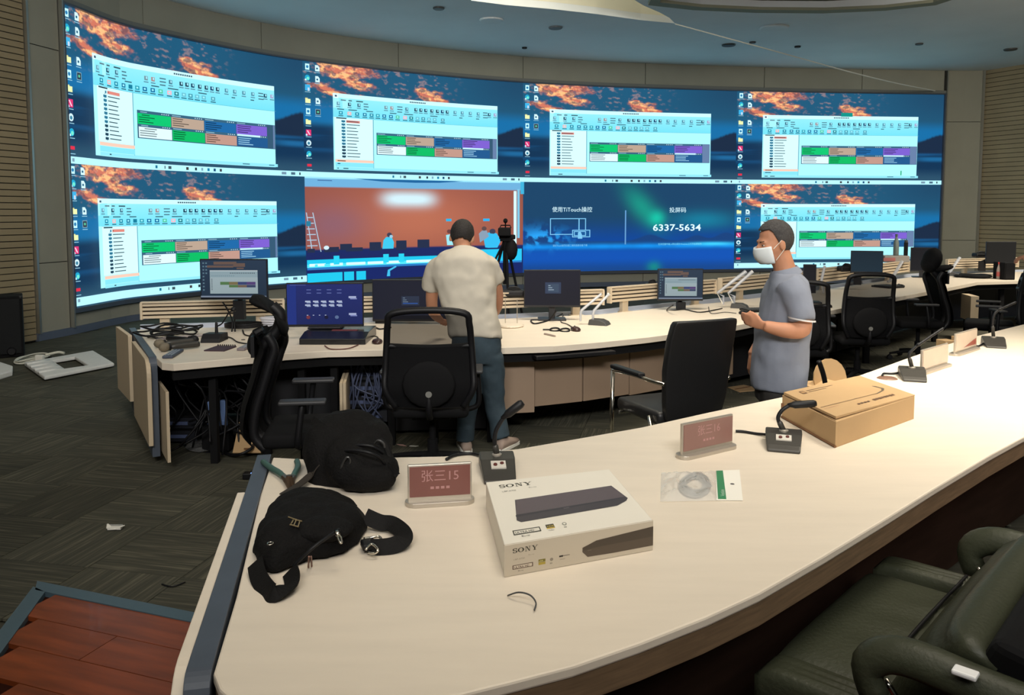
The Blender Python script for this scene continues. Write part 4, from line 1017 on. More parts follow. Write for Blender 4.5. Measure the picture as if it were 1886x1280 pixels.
for k in range(7):
    a0 = rr_.uniform(0, 6); cx = c0_.x+rr_.uniform(-.14, .1); cy = c0_.y+rr_.uniform(-.08, .12); ra = rr_.uniform(.08, .2)
    cbl.tube(curve([(cx+ra*math.cos(a0+t), cy+ra*0.8*math.sin(a0+t), 0.765+0.012*k+0.01*math.sin(3*t)) for t in [i*0.7 for i in range(10)]], 3), 0.008, 6)
tag(obj('cable_pile', cbl, M_black, smooth=True), 'tangled black cables heaped over the handheld microphones', 'cable')
cl_ = MB()
for k in range(5):
    cx = c0_.x-0.12+rr_.uniform(-.1, .4); cy = c0_.y-0.08+rr_.uniform(-.05, .1)
    cl_.tube(curve([(cx+.1*math.cos(a), cy+.05*math.sin(a*1.3), 0.755+0.02*k*0.3) for a in [i*0.8+k for i in range(7)]], 3), 0.004, 5)
tag(obj('clear_cable_pile', cl_, mat('pale_grey_wire', rgb(160, 150, 150), 0.5), smooth=True), 'pale thin wires under the black cable heap', 'cable')
def remote(px, py, ang, m, label, w=0.05, l=0.2):
    v = P(px, py); r = thing('remote_control', label, 'remote control', (v.x, v.y, 0.75), ang, 'remote controls on the console')
    obj('body', MB().box((0, 0, 0.011), (l, w, 0.02)), m, r, bevel=0.006)
    b_ = MB()
    for i in range(6):
        for j in range(3): b_.box((-l*0.38+i*l*0.13, -w*0.28+j*w*0.28, 0.022), (l*0.06, w*0.16, 0.004))
    obj('keypad', b_, mat('keypad_white', rgb(150, 158, 168), 0.5), r)
remote(319, 654, R(98), mat('remote_dark', rgb(62, 70, 88), 0.5), 'dark remote control with pale keys left of the notepad', 0.07, 0.30)
remote(455, 641, R(88), mat('remote_grey', rgb(128, 118, 122), 0.4), 'grey remote control right of the notepad', 0.06, 0.26)
v = P(406, 643); r = thing('spiral_notepad', 'dark spiral notepad lying below the desk microphone', 'notepad', (v.x, v.y, 0.75), R(-6))
obj('cover', MB().box((0, 0, 0.004), (0.155, 0.2, 0.008)), mat('plum_cover', rgb(62, 40, 52), 0.6), r)
sp = MB()
for i in range(9): sp.tube([(-0.066+i*0.0165, 0.09, 0.004), (-0.066+i*0.0165, 0.1, 0.018), (-0.066+i*0.0165, 0.112, 0.004)], 0.003, 5)
obj('spiral_binding', sp, M_black, r)
v = P(448, 626); tag(obj('desk_grommet', MB().lathe([(0.016, 0.75), (0.016, 0.753)], (v.x, v.y, 0), 12), M_black), 'tiny black disc on the desktop right of the microphone', 'disc')
tubeobj('microphone_cable', [PP(402, 617, 0.76), PP(425, 622, 0.757), PP(438, 630, 0.757), PP(460, 633.5, 0.757), PP(468, 633, 0.757)], 0.005, M_black, 'black cable trailing right from the left desk microphone', 'cable')
tubeobj('monitor_cable', [at_y(410, 556, 6.8), at_y(420, 572, 6.82), at_y(428, 592, 6.84), PP(427, 611)], 0.007, M_black, 'black cable curving down behind the desk microphone', 'cable')
tubeobj('monitor_cable', [at_y(442, 556, 6.8), at_y(436, 572, 6.82), at_y(432, 592, 6.84), PP(433, 611)], 0.007, M_black, 'straight black cable hanging down right of the desk microphone', 'cable')
ck = P(450, 603, 0.76)
tag(obj('cable_coil', MB().tube(curve([(ck.x+0.16*math.cos(a), ck.y+0.14*math.sin(a), 0.765+0.012*(a/6.28)) for a in [i*0.5 for i in range(38)]], 2), 0.008, 6), M_black, smooth=True), 'round black cable coil behind the desk microphone', 'cable coil')
tubeobj('adapter_cable', [PP(447, 608, 0.76), PP(452, 617, 0.757), PP(475, 621, 0.757), PP(487, 628, 0.757)], 0.006, M_black, 'thin black cable running from the coil to the side-on chair', 'cable')
r = thing('power_adapter', 'black power adapter wrapped in white cable left of the blue monitor', 'power adapter', (P(497, 612).x, P(497, 612).y, 0.75))
obj('brick_body', MB().box((0.0, 0, 0.02), (0.17, 0.1, 0.04)), M_black, r, bevel=0.006)
wc = MB()
for k in range(4): wc.tube(curve([(0.03+(.1+.01*k)*math.cos(a), 0.08+.07*math.sin(a), 0.05+0.02*k) for a in [i*0.7 for i in range(10)]], 3), 0.009, 6)
obj('white_cord', wc, mat('cord_white', rgb(200, 200, 208), 0.5), r, smooth=True)
tubeobj('mouse_cable', [PP(698, 627, 0.757), PP(694, 620, 0.757), PP(680, 618, 0.757), PP(664, 613, 0.757)], 0.005, M_black, 'black mouse cable right of the blue monitor', 'cable')
tubeobj('red_black_cable', [PP(598, 636.5, 0.757), PP(610, 643, 0.757), PP(640, 642, 0.757), PP(660, 635, 0.757)], 0.004, mat('wire_darkred', rgb(90, 40, 34), 0.5), 'dark red cable looping in front of the flat black box', 'cable')
tubeobj('loop_cable', [PP(1025, 572, 0.86), PP(1010, 590, 0.757), PP(990, 589, 0.757), PP(978, 590, 0.757), PP(985, 596, 0.757), PP(1010, 590, 0.757), PP(1036, 578, 0.757)], 0.007, M_black, 'looped black cable below the login monitor', 'cable')
tubeobj('loop_cable', [PP(720, 603, 0.757), PP(700, 606, 0.757), PP(690, 603, 0.757), PP(676, 605, 0.757)], 0.007, M_black, 'black cable loop between the blue and terminal monitors', 'cable')
tubeobj('mouse_cable', [PP(1056, 604, 0.757), PP(1045, 597, 0.757), PP(1033, 592, 0.757), PP(1038, 580, 0.757)], 0.004, M_black, 'thin mouse cable below the login monitor', 'cable')
tubeobj('loop_cable', [PP(1240, 562, 0.85), PP(1228, 571, 0.757), PP(1245, 571, 0.757), PP(1262, 570, 0.757), PP(1290, 575, 0.757), PP(1330, 568, 0.757)], 0.006, M_black, 'black cable below the grey window monitor', 'cable')
tubeobj('mouse_cable', [PP(1305, 565, 0.757), PP(1310, 577, 0.757), PP(1335, 575, 0.757), PP(1356, 577, 0.757)], 0.004, M_grey, 'grey mouse cable looping left of the black mouse', 'cable')
v = P(1030, 610); r = thing('black_glasses', 'dark folded glasses lying left of the brown mouse', 'glasses', (v.x, v.y, 0.75), R(-20))
obj('lens_rim', MB().tube([(0.04*math.cos(a)-0.04, 0.03*math.sin(a), 0.012+0.01*math.sin(a)) for a in [i*PI/6 for i in range(13)]], 0.008, 6, cap=False), M_black, r, smooth=True)
obj('lens_rim', MB().tube([(0.04*math.cos(a)+0.05, 0.03*math.sin(a), 0.012+0.01*math.sin(a)) for a in [i*PI/6 for i in range(13)]], 0.008, 6, cap=False), M_black, r, smooth=True)
obj('temple', MB().tube([(-0.08, 0, 0.01), (-0.14, -0.02, 0.01)], 0.007, 6), M_black, r)
tag(obj('pen', MB().tube([PP(1003, 615, 0.756), PP(1014, 617.3, 0.756), PP(1022, 619.3, 0.756)], 0.009, 8), mat('pen_pale', rgb(150, 135, 125), 0.4)), 'short pen lying left of the folded glasses', 'pen')
r = thing('keyboard', 'black keyboard pushed behind the man in grey', 'keyboard', (P(1405, 573).x, P(1405, 573).y, 0.75), R(8))
obj('case', MB().box((0, 0, 0.012), (0.42, 0.2, 0.022)), M_black, r, bevel=0.004)
kk = MB()
for i in range(12):
    for j in range(4): kk.box((-0.18+i*0.0325, -0.07+j*0.045, 0.026), (0.026, 0.036, 0.008))
obj('keycaps', kk, M_grey, r)
r = thing('keyboard', 'black keyboard right of the empty mesh chair', 'keyboard', (P(1640, 529).x, P(1640, 529).y, 0.75), R(24))
obj('case', MB().box((-0.05, 0, 0.012), (0.28, 0.3, 0.022)), M_black, r, bevel=0.004)
obj('keycaps', MB().box((-0.05, 0, 0.026), (0.24, 0.24, 0.008)), M_grey, r)
# ---- equipment inside the open bays
def rack(x, inset, w, h, z0, label, lights):
    v = fp(x, inset); r = thing('equipment_rack', label, 'rack', (v.x, v.y, z0))
    obj('case', MB().box((0, 0.12, h/2), (w, 0.22, h)), M_blackm, r, bevel=0.004)
    for k in range(lights):
        z = h*(k+0.5)/lights
        f = obj('rack_unit', MB().box((0, 0.0, z), (w*0.94, 0.02, h/lights*0.8)), mat('unit_dark', rgb(34, 36, 44), 0.5), r)
        obj('port_row', MB().box((-w*0.06, -0.013, z), (w*0.72, 0.006, h/lights*0.25)), mat('port_blue', rgb(92, 104, 140), 0.4), f)
    return r
rack(668, 0.35, 0.34, 0.44, 0.12, 'patch rack under the console right of the cream door edges', 4)
rack(345, 0.75, 0.38, 0.2, 0.02, 'black rack low in the leftmost open bay', 2)
bc = MB()
for k in range(16):
    x = rr_.uniform(636, 706); v = fp(x, 0.28, 0.6); 
    bc.tube(curve([(v.x, v.y, 0.62), (v.x+rr_.uniform(-.1, .1), v.y-0.03, rr_.uniform(.3, .5)), (v.x+rr_.uniform(-.15, .15), v.y-0.02, rr_.uniform(.1, .35))], 4), 0.007, 5)
tag(obj('patch_cables', bc, mat('patch_grey', rgb(70, 78, 104), 0.5), smooth=True), 'grey patch cables hanging in front of the patch rack', 'cable')
bc = MB()
for k in range(26):
    x = rr_.uniform(310, 470); v = fp(x, rr_.uniform(0.2, 0.6), 0.6)
    bc.tube(curve([(v.x, v.y, 0.66), (v.x+rr_.uniform(-.2, .2), v.y, rr_.uniform(.45, .6)), (v.x+rr_.uniform(-.2, .2), v.y+0.05, rr_.uniform(.2, .5)), (v.x+rr_.uniform(-.3, .3), v.y-0.05, rr_.uniform(.02, .25))], 4), 0.008, 5)
tag(obj('hanging_cables', bc, M_black, smooth=True), 'black cables hanging below the left end of the console', 'cable')
v = fp(317, 0.5); r = thing('white_blue_bag', 'small blue and white plastic packet under the left end of the console', 'packet', (v.x+0.06, v.y, 0.2))
obj('packet_body', MB().box((0, 0, 0.09), (0.05, 0.04, 0.18)).box((0.09, 0, 0.09), (0.045, 0.04, 0.2)).box((0.05, 0, 0.02), (0.12, 0.05, 0.05)), mat('packet_blue', rgb(120, 150, 205), 0.6), r, bevel=0.01)
obj('packet_dark', MB().box((0.04, 0, -0.09), (0.2, 0.1, 0.18)), M_blackm, r, bevel=0.01)
# ---- on the floor, left
def fl_(px, py, z=0.006): return at_z(px, py, z)
v = fl_(451, 845); a = fl_(432, 843); b_ = fl_(472, 843)
r = thing('cardboard_sheet', 'flat brown cardboard standing under the console left bay', 'cardboard', (v.x, v.y, 0.006))
obj('sheet', MB().box((0, 0.12, 0.12), (0.2, 0.012, 0.24), Matrix.Rotation(R(-40), 3, 'X')), M_card, r)
obj('slot', MB().box((0, 0.045, 0.06), (0.04, 0.006, 0.01)).box((0.0, 0.175, 0.2), (0.04, 0.006, 0.01)), M_cardd, r)
tubeobj('floor_cable', [fl_(403, 835), fl_(370, 832), fl_(345, 826), fl_(338, 812)], 0.01, M_black, 'short thick black cable end on the carpet under the console', 'cable')
tubeobj('floor_cable', [fl_(408, 830, 0.02), fl_(425, 838, 0.02), fl_(445, 836, 0.05), fl_(466, 822, 0.08), fl_(455, 806, 0.08), fl_(430, 804, 0.05)], 0.012, M_black, 'black cable bow lying over the brown cardboard', 'cable')
r = thing('tagged_plug', 'plug with a pale tag on the carpet under the console', 'plug', (fl_(404, 828).x, fl_(404, 828).y, 0.006))
obj('tag', MB().box((0, 0, 0.03), (0.045, 0.01, 0.05)), mat('tag_yellow', rgb(214, 204, 150), 0.7), r); obj('plug_body', MB().box((0.0, 0.03, 0.012), (0.08, 0.05, 0.02)), M_black, r, bevel=0.004)
v = fl_(385, 822); r = thing('plastic_scrap', 'crumpled clear plastic film on the carpet under the console', 'plastic film', (v.x, v.y, 0.006))
obj('film', MB().ell((0, 0, 0.02), (0.15, 0.2, 0.025), 12), mat('film', rgb(150, 150, 150), 0.3, alpha=0.3), r, displace=0.06, dscale=14, smooth=False)
# subwoofer speaker
v = fl_(20, 664); a = at_y(47, 545, v.y)
r = thing('speaker_cabinet', 'big black speaker cabinet standing on the carpet at far left', 'speaker', (at_y(45, 660, 9.8).x-0.35*math.cos(R(30))-0.02*math.sin(R(30)), 9.8-0.35*math.sin(R(30))+0.02, 0.006), R(30))
obj('cabinet', MB().box((0, 0.22, 0.37), (0.70, 0.46, 0.74)), M_blackm, r, bevel=0.012)
obj('grille', MB().box((0, -0.022, 0.38), (0.64, 0.02, 0.66)), mat('grille_cloth', rgb(14, 16, 18), 0.9, bump=0.3, bscale=300), r)
obj('port', MB().lathe([(0.05, 0), (0.04, 0.02)], (0.22, -0.035, 0.08), 12, Matrix.Rotation(PI/2, 3, 'X')), M_black, r)
obj('corner_cap', MB().box((0.335, 0.005, 0.725), (0.04, 0.04, 0.04)), M_black, r, bevel=0.01)
# foam sheet with a square window
r = thing('foam_sheet', 'white packing foam sheet with a square hole on the carpet', 'packing foam', (0, 0, 0))
fo = [fl_(45, 676), fl_(172, 653), fl_(211, 677), fl_(82, 703)]; fh = [fl_(97, 672), fl_(138, 665), fl_(163, 681), fl_(120, 687.5)]
o = obj('foam_body', MB().prism([xy(p) for p in fo][::-1], 0.02, 0.06, [[xy(p) for p in fh]]), M_foam, r, bevel=0.012)
ridg = MB()
for t in (0.12, 0.22, 0.32):
    pass
for t in (0.15, 0.35, 0.55, 0.75):
    a = fo[0].lerp(fo[3], t); b_ = fo[0].lerp(fo[1], 0.30)+(fo[3]-fo[0])*t; ridg.tube([Vector((a.x, a.y, 0.058)), Vector((b_.x, b_.y, 0.058))], 0.018, 8)
obj('foam_ridge', ridg, M_foam, r, smooth=True, kind='stuff')
r = thing('foam_block', 'small white foam block cut by the left picture edge', 'packing foam', (0, 0, 0))
obj('foam_body', MB().prism([xy(fl_(-60, 690)), xy(fl_(-40, 672)), xy(fl_(0, 676)), xy(fl_(24, 684)), xy(fl_(23, 693)), xy(fl_(0, 700))][::-1], 0.006, 0.07), M_foam, r, bevel=0.012)
obj('foam_ridge', MB().box((fl_(-20, 684).x, fl_(-20, 684).y, 0.075), (0.2, 0.1, 0.02)), M_foam, r, bevel=0.005)
# white cable coil with adapter
v = fl_(58, 665)
r = thing('white_cable_coil', 'coil of white cable with plug on the carpet by the speaker', 'cable coil', (v.x, v.y, 0.006))
wcb = MB()
for k in range(4):
    wcb.tube(curve([((0.11+0.018*(k % 3))*math.cos(a)+0.006*k, (0.24+0.03*(k % 2))*math.sin(a), 0.014+0.011*k+0.008*math.sin(2*a+k)) for a in [i*2*PI/14 for i in range(15)]], 3), 0.0085, 6)
obj('coil', wcb, mat('cord_offwhite', rgb(208, 206, 192), 0.5), r, smooth=True)
obj('adapter', MB().box((0.17, -0.12, 0.05), (0.09, 0.06, 0.09)), M_white, r, bevel=0.012)
obj('plug', MB().tube(curve([(0.1, 0.12, 0.05), (0.2, 0.2, 0.07), (0.28, 0.2, 0.06)]), 0.016, 6), mat('cord_offwhite', rgb(208, 206, 192)), r)
obj('black_cord', MB().tube(curve([(0.12, 0.1, 0.03), (0.22, 0.06, 0.03), (0.26, -0.06, 0.02), (0.24, -0.12, 0.015)]), 0.012, 6), M_black, r, smooth=True)
# paper scrap and wire
v = fl_(212, 976, 0.006); r = thing('paper_scrap', 'torn curled white paper scrap on the carpet', 'paper scrap', (v.x, v.y, 0.006))
obj('paper', MB().loft([((-0.045, 0.01, 0.03), 0.004, 0.006), ((-0.03, 0, 0.012), 0.018, 0.014), ((0.0, -0.005, 0.01), 0.02, 0.016), ((0.045, 0.005, 0.022), 0.006, 0.01)]).box((0.0, 0.0, 0.012), (0.07, 0.03, 0.012), R(4)), M_paper, r, smooth=False)
obj('torn_edge', MB().box((0.0, 0.012, 0.02), (0.075, 0.003, 0.014)), mat('scrap_grey', rgb(150, 150, 145), 0.8), r)
tubeobj('wire_scrap', [fl_(298, 1076, 0.012), fl_(318, 1080, 0.012), fl_(341, 1072, 0.014)], 0.0035, M_black, 'thin black wire scrap on the carpet above the red wood floor', 'wire')
# ---------------------------------------------------------------- things on the near desk
def nameplate(bl, br, tl, label, text, name2, fontcol=(176, 130, 128), ang_fix=0.0, disp=(122, 76, 70), sheen=None, partial=False):
    # bl, br: pixel base ends of the plate foot, front face; tl: pixel of top left corner of the panel
    a, b = P(*bl), P(*br); t = unit(b-a); w = (b-a).length; c = (a+b)/2; ang = math.atan2(t.y, t.x)+ang_fix
    top = at_y(tl[0], tl[1], (a*0.93+b*0.07).y+0.03); h = top.z-0.75
    r = thing('name_plate', label, 'name plate', (c.x, c.y, 0.75), ang, 'electronic name plates')
    obj('foot', MB().prism(rrect(w, 0.075, 0.036, 5, 0, 0.037), 0.0, 0.016), M_silver, r, bevel=0.003)
    pw = w*0.92
    obj('panel_frame', MB().box((0, 0.037, 0.012+(h-0.012)/2), (pw, 0.014, h-0.012)), M_silver, r, bevel=0.003)
    ft = 0.03
    dm = mat('plate_display_%d' % disp[0], rgb(*disp), 0.25, var=0.04)
    f = obj('display', MB().box((0, 0.0285, ft+(h-ft-0.007)/2), (pw-0.012, 0.004, h-ft-0.007)), dm, r)
    lm = mat('plate_letters', rgb(*fontcol), 0.5)
    if text:
        m = MB(); hh = (h-ft)
        m.text(text, (0.0, 0.0262, ft+hh*0.50), (1, 0, 0), (0, 0, 1), hh*0.40*min(1, w/0.24*1.1), align='CENTER')
        for k_ in range(4): m.box((-0.027+0.018*k_, 0.0262, ft+hh*0.27), (0.012, 0.0004, hh*0.08))
        obj('lettering', m, lm, f)
    if partial: obj('red_corner', MB().add([(pw*0.44, 0.0258, ft+0.01), (pw*0.44, 0.0258, h*0.55), (-pw*0.15, 0.0258, ft+0.012)], [(0, 1, 2)]), mat('plate_red', rgb(150, 74, 60), 0.4), f)
    return r
nameplate((747, 938), (876, 930), (755, 857), 'nearest reddish name plate left of the white carton, reading 15', '张三15', '演示文稿')
nameplate((1262, 850), (1363, 826), (1268, 780), 'reddish name plate reading 16 behind the bagged cable', '张三16', '演示文稿', (205, 165, 160), disp=(140, 104, 96))
nameplate((1705, 691), (1756, 674), (1713, 644), 'pale name plate right of the third gooseneck microphone', '', '', disp=(196, 172, 156))
nameplate((1766, 657), (1808, 643), (1773, 614), 'farthest pale name plate with a dark red lower corner', '', '', disp=(202, 184, 166), partial=True)

def conf_mic(px, py, w, d, ang, label, joints, capl, capr=0.017, btn=True, m=M_dgrey, tail=None):
    # px,py = centre of the base footprint on the desk; joints = pixels of the gooseneck
    v = P(px, py); r = thing('conference_microphone', label, 'microphone', (v.x, v.y, 0.75), ang, 'gooseneck microphones on the near desk')
    prof = [(-d/2, 0), (d/2, 0), (d/2, 0.045), (d*0.36, 0.06), (d*0.05, 0.052), (-d*0.36, 0.026), (-d/2, 0.012)]
    bm = bmesh.new(); me = bpy.data.meshes.new('base')
    t = MB().vprism(prof, (0, 0, 0), (0, 1, 0), w); me.from_pydata(t.v, [], t.f); bm.free()
    # pinch the front corners a little
    vs = []
    for q in t.v:
        k = (q[1]+d/2)/d; vs.append((q[0]*(0.82+0.2*math.sin(min(1, k+0.15)*PI*0.62)), q[1], q[2]))
    t.v = vs; bpy.data.meshes.remove(me)
    base = obj('base', t, m, r, bevel=0.008, seg=3)
    if btn:
        M = Matrix.Rotation(math.atan2(0.026, d*0.41), 3, 'X')
        obj('button_panel', MB().box((0, -d*0.12, 0.0435), (w*0.42, d*0.2, 0.006), M), mat('button_silver', rgb(205, 200, 190), 0.35), base)
        obj('button', MB().lathe([(0.008, 0), (0.007, 0.005)], (-w*0.09, -d*0.14, 0.046), 10, M).lathe([(0.008, 0), (0.007, 0.005)], (w*0.1, -d*0.1, 0.047), 10, M), mat('button_dark', rgb(90, 40, 36), 0.4), base)
    sy = d*0.22
    Ry = v.y
    R_ = Matrix.Rotation(-ang, 3, 'Z')
    def loc(q, dep=0.0):
        w_ = at_y(q[0], q[1], Ry+dep)-Vector((v.x, v.y, 0.75)); return R_ @ w_
    s0 = R_ @ Vector((0, 0, 0)); pts = [Vector((0, sy, 0.055))]+[loc(j, 0.05+0.0*i) for i, j in enumerate(joints)]
    obj('socket', MB().lathe([(0.02, 0), (0.02, 0.008), (0.013, 0.012)], (0, sy, 0.052), 12), M_silver, base)
    k = max(1, len(pts)-2)
    obj('gooseneck', MB().tube(curve(pts, 5), 0.0085, 8), M_black, r, smooth=True)
    low = pts[0].lerp(pts[1], 0.85)
    obj('lower_stem', MB().tube([pts[0], pts[0].lerp(low, 0.8), low], [0.0125, 0.0125, 0.008], 10), m, r, smooth=True)
    e_ = pts[-1]; dr_ = unit(loc(capl, 0.05)-e_); ln = (loc(capl, 0.05)-e_).length
    obj('microphone_head', MB().tube([e_-dr_*0.01, e_+dr_*0.01, e_+dr_*0.02, e_+dr_*(ln-0.012), e_+dr_*ln], [0.008, 0.012, capr, capr, capr*0.7], 12), M_black, r, smooth=True)
    if tail:
        obj('cable', MB().tube(curve([Vector((-w*0.2, d*0.48, 0.02))]+[R_ @ (P(q[0], q[1], 0.757)-Vector((v.x, v.y, 0.75))) for q in tail], 6), 0.0065, 6), M_black, r, smooth=True)
        obj('cable_boot', MB().tube([Vector((-w*0.2, d*0.40, 0.03)), Vector((-w*0.26, d*0.62, 0.018))], [0.02, 0.008], 8), m, r)
    return r
conf_mic(917, 872, 0.135, 0.26, R(5), 'nearest gooseneck microphone, behind the white carton', [(911, 815), (914, 792), (928, 768)], (963, 741), tail=[(872, 836), (840, 838), (822, 846)])
conf_mic(1443, 822, 0.15, 0.21, R(-18), 'gooseneck microphone with bent head beside the name plate 16', [(1433, 772), (1440, 756), (1455, 746)], (1503, 743), 0.0165, tail=[(1395, 799), (1370, 795), (1355, 794)])
conf_mic(1681, 697, 0.145, 0.24, R(-20), 'third gooseneck microphone, just right of the cardboard carton', [(1674, 655), (1680, 645), (1690, 636)], (1738, 604), 0.008, btn=False, tail=[(1645, 688), (1628, 688), (1625, 693)])
conf_mic(1831, 637, 0.15, 0.26, R(-24), 'farthest gooseneck microphone, beside the farthest name plate', [(1828, 595), (1832, 578), (1840, 570)], (1872, 556), 0.009, btn=False, tail=[(1803, 637), (1790, 634)])
v = P(1634, 697); tag(obj('desk_grommet', MB().lathe([(0.06, 0.75), (0.05, 0.757)], (v.x, v.y, 0), 16, sy=1.0), mat('grommet_brown', rgb(120, 88, 70), 0.5)), 'flat brown cable grommet behind the cardboard carton', 'grommet')

# white electronics carton
hC = 0.092; zc = 0.75+hC
fl0, fr0 = at_z(929, 1004, zc), at_z(1203, 958, zc); bl0, br0 = at_z(895, 888, zc), at_z(1122, 864, zc)
c = (fl0+fr0+bl0+br0)/4; r = thing('electronics_carton', 'white player carton printed SONY lying on the near desk', 'carton', (c.x, c.y, 0.75))
q = [Vector((p.x-c.x, p.y-c.y, 0)) for p in (fl0, fr0, br0, bl0)]
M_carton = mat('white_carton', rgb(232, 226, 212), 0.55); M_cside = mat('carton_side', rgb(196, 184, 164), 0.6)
body = obj('box_body', MB().prism([xy(p) for p in q], 0.0, hC), M_carton, r, bevel=0.003)
def face(org, ex, ey):
    ex, ey = Vector(ex), Vector(ey); nn = ex.cross(ey).normalized()
    return lambda u, v, d: tuple(Vector(org)+ex*u+ey*v+nn*(d*0.25))
Zv = Vector((0, 0, 1))
tops = Img(lambda u, v, d: tuple((q[0]*(1-u)+q[1]*u)*(1-v)+(q[3]*(1-u)+q[2]*u)*v+Zv*(hC+0.0006+d*0.02)))
fex = q[1]-q[0]; fnn = Vector((fex.y, -fex.x, 0)).normalized()
fron = Img(lambda u, v, d: tuple(q[0]+fex*u+Zv*hC*v+fnn*(0.0006+d*0.02)))
M_print, nt, b = new_mat('printed_ink'); at_ = nt.nodes.new('ShaderNodeAttribute'); at_.attribute_name = 'Col'; nt.links.new(at_.outputs['Color'], b.inputs['Base Color']); b.inputs['Roughness'].default_value = 0.4
def ptext(im, s, u, v, h, asp, col, bold=0.0):
    vs, fs = text_mesh(s, 'LEFT', bold); o = len(im.v); im.k += 1; d = 0.006+0.0004*im.k
    im.v += [im.fn(u+p[0]*h*asp, v+p[1]*h, d) for p in vs]; im.f += [[i+o for i in f] for f in fs]; im.c += [rgb(*col)]*len(vs)
def serif(im, u, v, h, asp, col):
    # slab-serif capitals S O N Y built from strokes
    def bar(x0, y0, x1, y1): im.rect(u+x0*h*asp, v+y0*h, u+x1*h*asp, v+y1*h, col)
    def arc(cx, cy, rx, ry, a0, a1, w0, w1):
        im.k += 1; d = 0.006+0.0004*im.k; o = len(im.v); n = 12
        for i in range(n+1):
            a = R(a0+(a1-a0)*i/n); w = w0+(w1-w0)*abs(math.cos(a))
            for s in (1, -1): im.v.append(im.fn(u+(cx+(rx+s*w/2)*math.cos(a))*h*asp, v+(cy+(ry+s*(w0+0.02)/2)*math.sin(a))*h, d)); im.c.append(rgb(*col))
        for i in range(n): im.f.append([o+2*i, o+2*i+1, o+2*i+3, o+2*i+2])
    arc(0.42, 0.72, 0.3, 0.22, 20, 270, 0.09, 0.24); arc(0.42, 0.28, 0.3, 0.22, -160, 90, 0.09, 0.24)
    bar(0.66, 0.62, 0.73, 0.98); bar(0.08, 0.02, 0.15, 0.38)
    arc(1.42, 0.5, 0.42, 0.43, 0, 360, 0.08, 0.26)
    bar(2.1, 0.0, 2.45, 0.08); bar(2.1, 0.92, 2.5, 1.0); bar(2.22, 0, 2.30, 1.0); bar(2.86, 0.0, 2.94, 1.0); bar(2.72, 0.92, 3.08, 1.0)
    im.poly([(u+2.25*h*asp, v+h), (u+2.48*h*asp, v+h), (u+2.94*h*asp, v), (u+2.78*h*asp, v)], col)
    im.poly([(u+3.3*h*asp, v+h), (u+3.58*h*asp, v+h), (u+3.86*h*asp, v+0.45*h), (u+3.66*h*asp, v+0.45*h)], col)
    im.poly([(u+4.1*h*asp, v+h), (u+4.2*h*asp, v+h), (u+3.84*h*asp, v+0.45*h), (u+3.74*h*asp, v+0.45*h)], col)
    bar(3.64, 0, 3.86, 0.5); bar(3.5, 0, 4.0, 0.08); bar(3.2, 0.93, 3.66, 1.0); bar(4.0, 0.93, 4.32, 1.0)
INK = (60, 58, 46)
serif(tops, 0.085, 0.855, 0.062, 0.95, INK)
ptext(tops, 'UBP-X700', 0.095, 0.775, 0.035, 0.7, (120, 118, 110)); ptext(tops, 'Blu-ray', 0.30, 0.80, 0.03, 0.7, (150, 146, 136))
tops.poly([(0.165, 0.62), (0.125, 0.30), (0.15, 0.265), (0.84, 0.30), (0.93, 0.36), (0.955, 0.40), (0.91, 0.66)], (66, 58, 62))
tops.poly([(0.175, 0.62), (0.135, 0.385), (0.945, 0.43), (0.905, 0.655)], (92, 80, 84))
tops.poly([(0.13, 0.375), (0.13, 0.35), (0.945, 0.415), (0.945, 0.425)], (50, 44, 50)); ptext(tops, 'SONY', 0.47, 0.372, 0.022, 0.7, (150, 140, 140))
tops.rect(0.075, 0.10, 0.255, 0.165, INK); tops.rect(0.082, 0.112, 0.248, 0.153, (224, 218, 204)); ptext(tops, 'ULTRA HD', 0.088, 0.116, 0.036, 0.72, INK, 0.02)
ptext(tops, 'Blu-ray', 0.12, 0.065, 0.028, 0.7, INK)
tops.rect(0.295, 0.13, 0.35, 0.175, (60, 56, 40)); tops.rect(0.295, 0.115, 0.35, 0.128, (214, 180, 60)); ptext(tops, 'HDR', 0.302, 0.137, 0.032, 0.7, (220, 190, 80)); ptext(tops, 'Hi-Res', 0.30, 0.085, 0.02, 0.7, INK)
tops.circ(0.42, 0.15, 0.022, 0.7, (130, 128, 118)); tops.circ(0.42, 0.15, 0.013, 0.7, (232, 226, 212)); ptext(tops, '3D', 0.405, 0.095, 0.024, 0.7, INK)
serif(fron, 0.05, 0.70, 0.15, 0.25, INK)
ptext(fron, 'UBP-X700', 0.055, 0.48, 0.07, 0.24, (150, 140, 124)); ptext(fron, 'Blu-ray', 0.15, 0.56, 0.055, 0.24, (160, 150, 134))
fron.rect(0.05, 0.20, 0.18, 0.33, (90, 66, 56)); fron.rect(0.056, 0.22, 0.174, 0.31, (204, 192, 172)); ptext(fron, 'ULTRA HD', 0.06, 0.225, 0.085, 0.235, (90, 66, 56), 0.02); ptext(fron, 'Blu-ray', 0.085, 0.12, 0.05, 0.24, INK)
fron.rect(0.215, 0.29, 0.26, 0.37, (120, 110, 40)); fron.rect(0.215, 0.2, 0.26, 0.28, (170, 150, 60)); ptext(fron, 'HDR', 0.218, 0.3, 0.06, 0.22, (220, 210, 150)); fron.circ(0.30, 0.31, 0.05, 0.22, (140, 130, 116)); ptext(fron, '3D', 0.288, 0.17, 0.06, 0.24, INK)
fron.rect(0.35, 0.33, 0.375, 0.38, (40, 36, 34)); fron.rect(0.375, 0.35, 0.42, 0.365, (80, 70, 60)); ptext(fron, 'DOLBY', 0.355, 0.24, 0.045, 0.24, (120, 110, 96))
fron.poly([(0.505, 0.36), (0.54, 0.18), (0.72, 0.16), (1.0, 0.17), (1.0, 0.80), (0.60, 0.66), (0.505, 0.50)], (86, 74, 62))
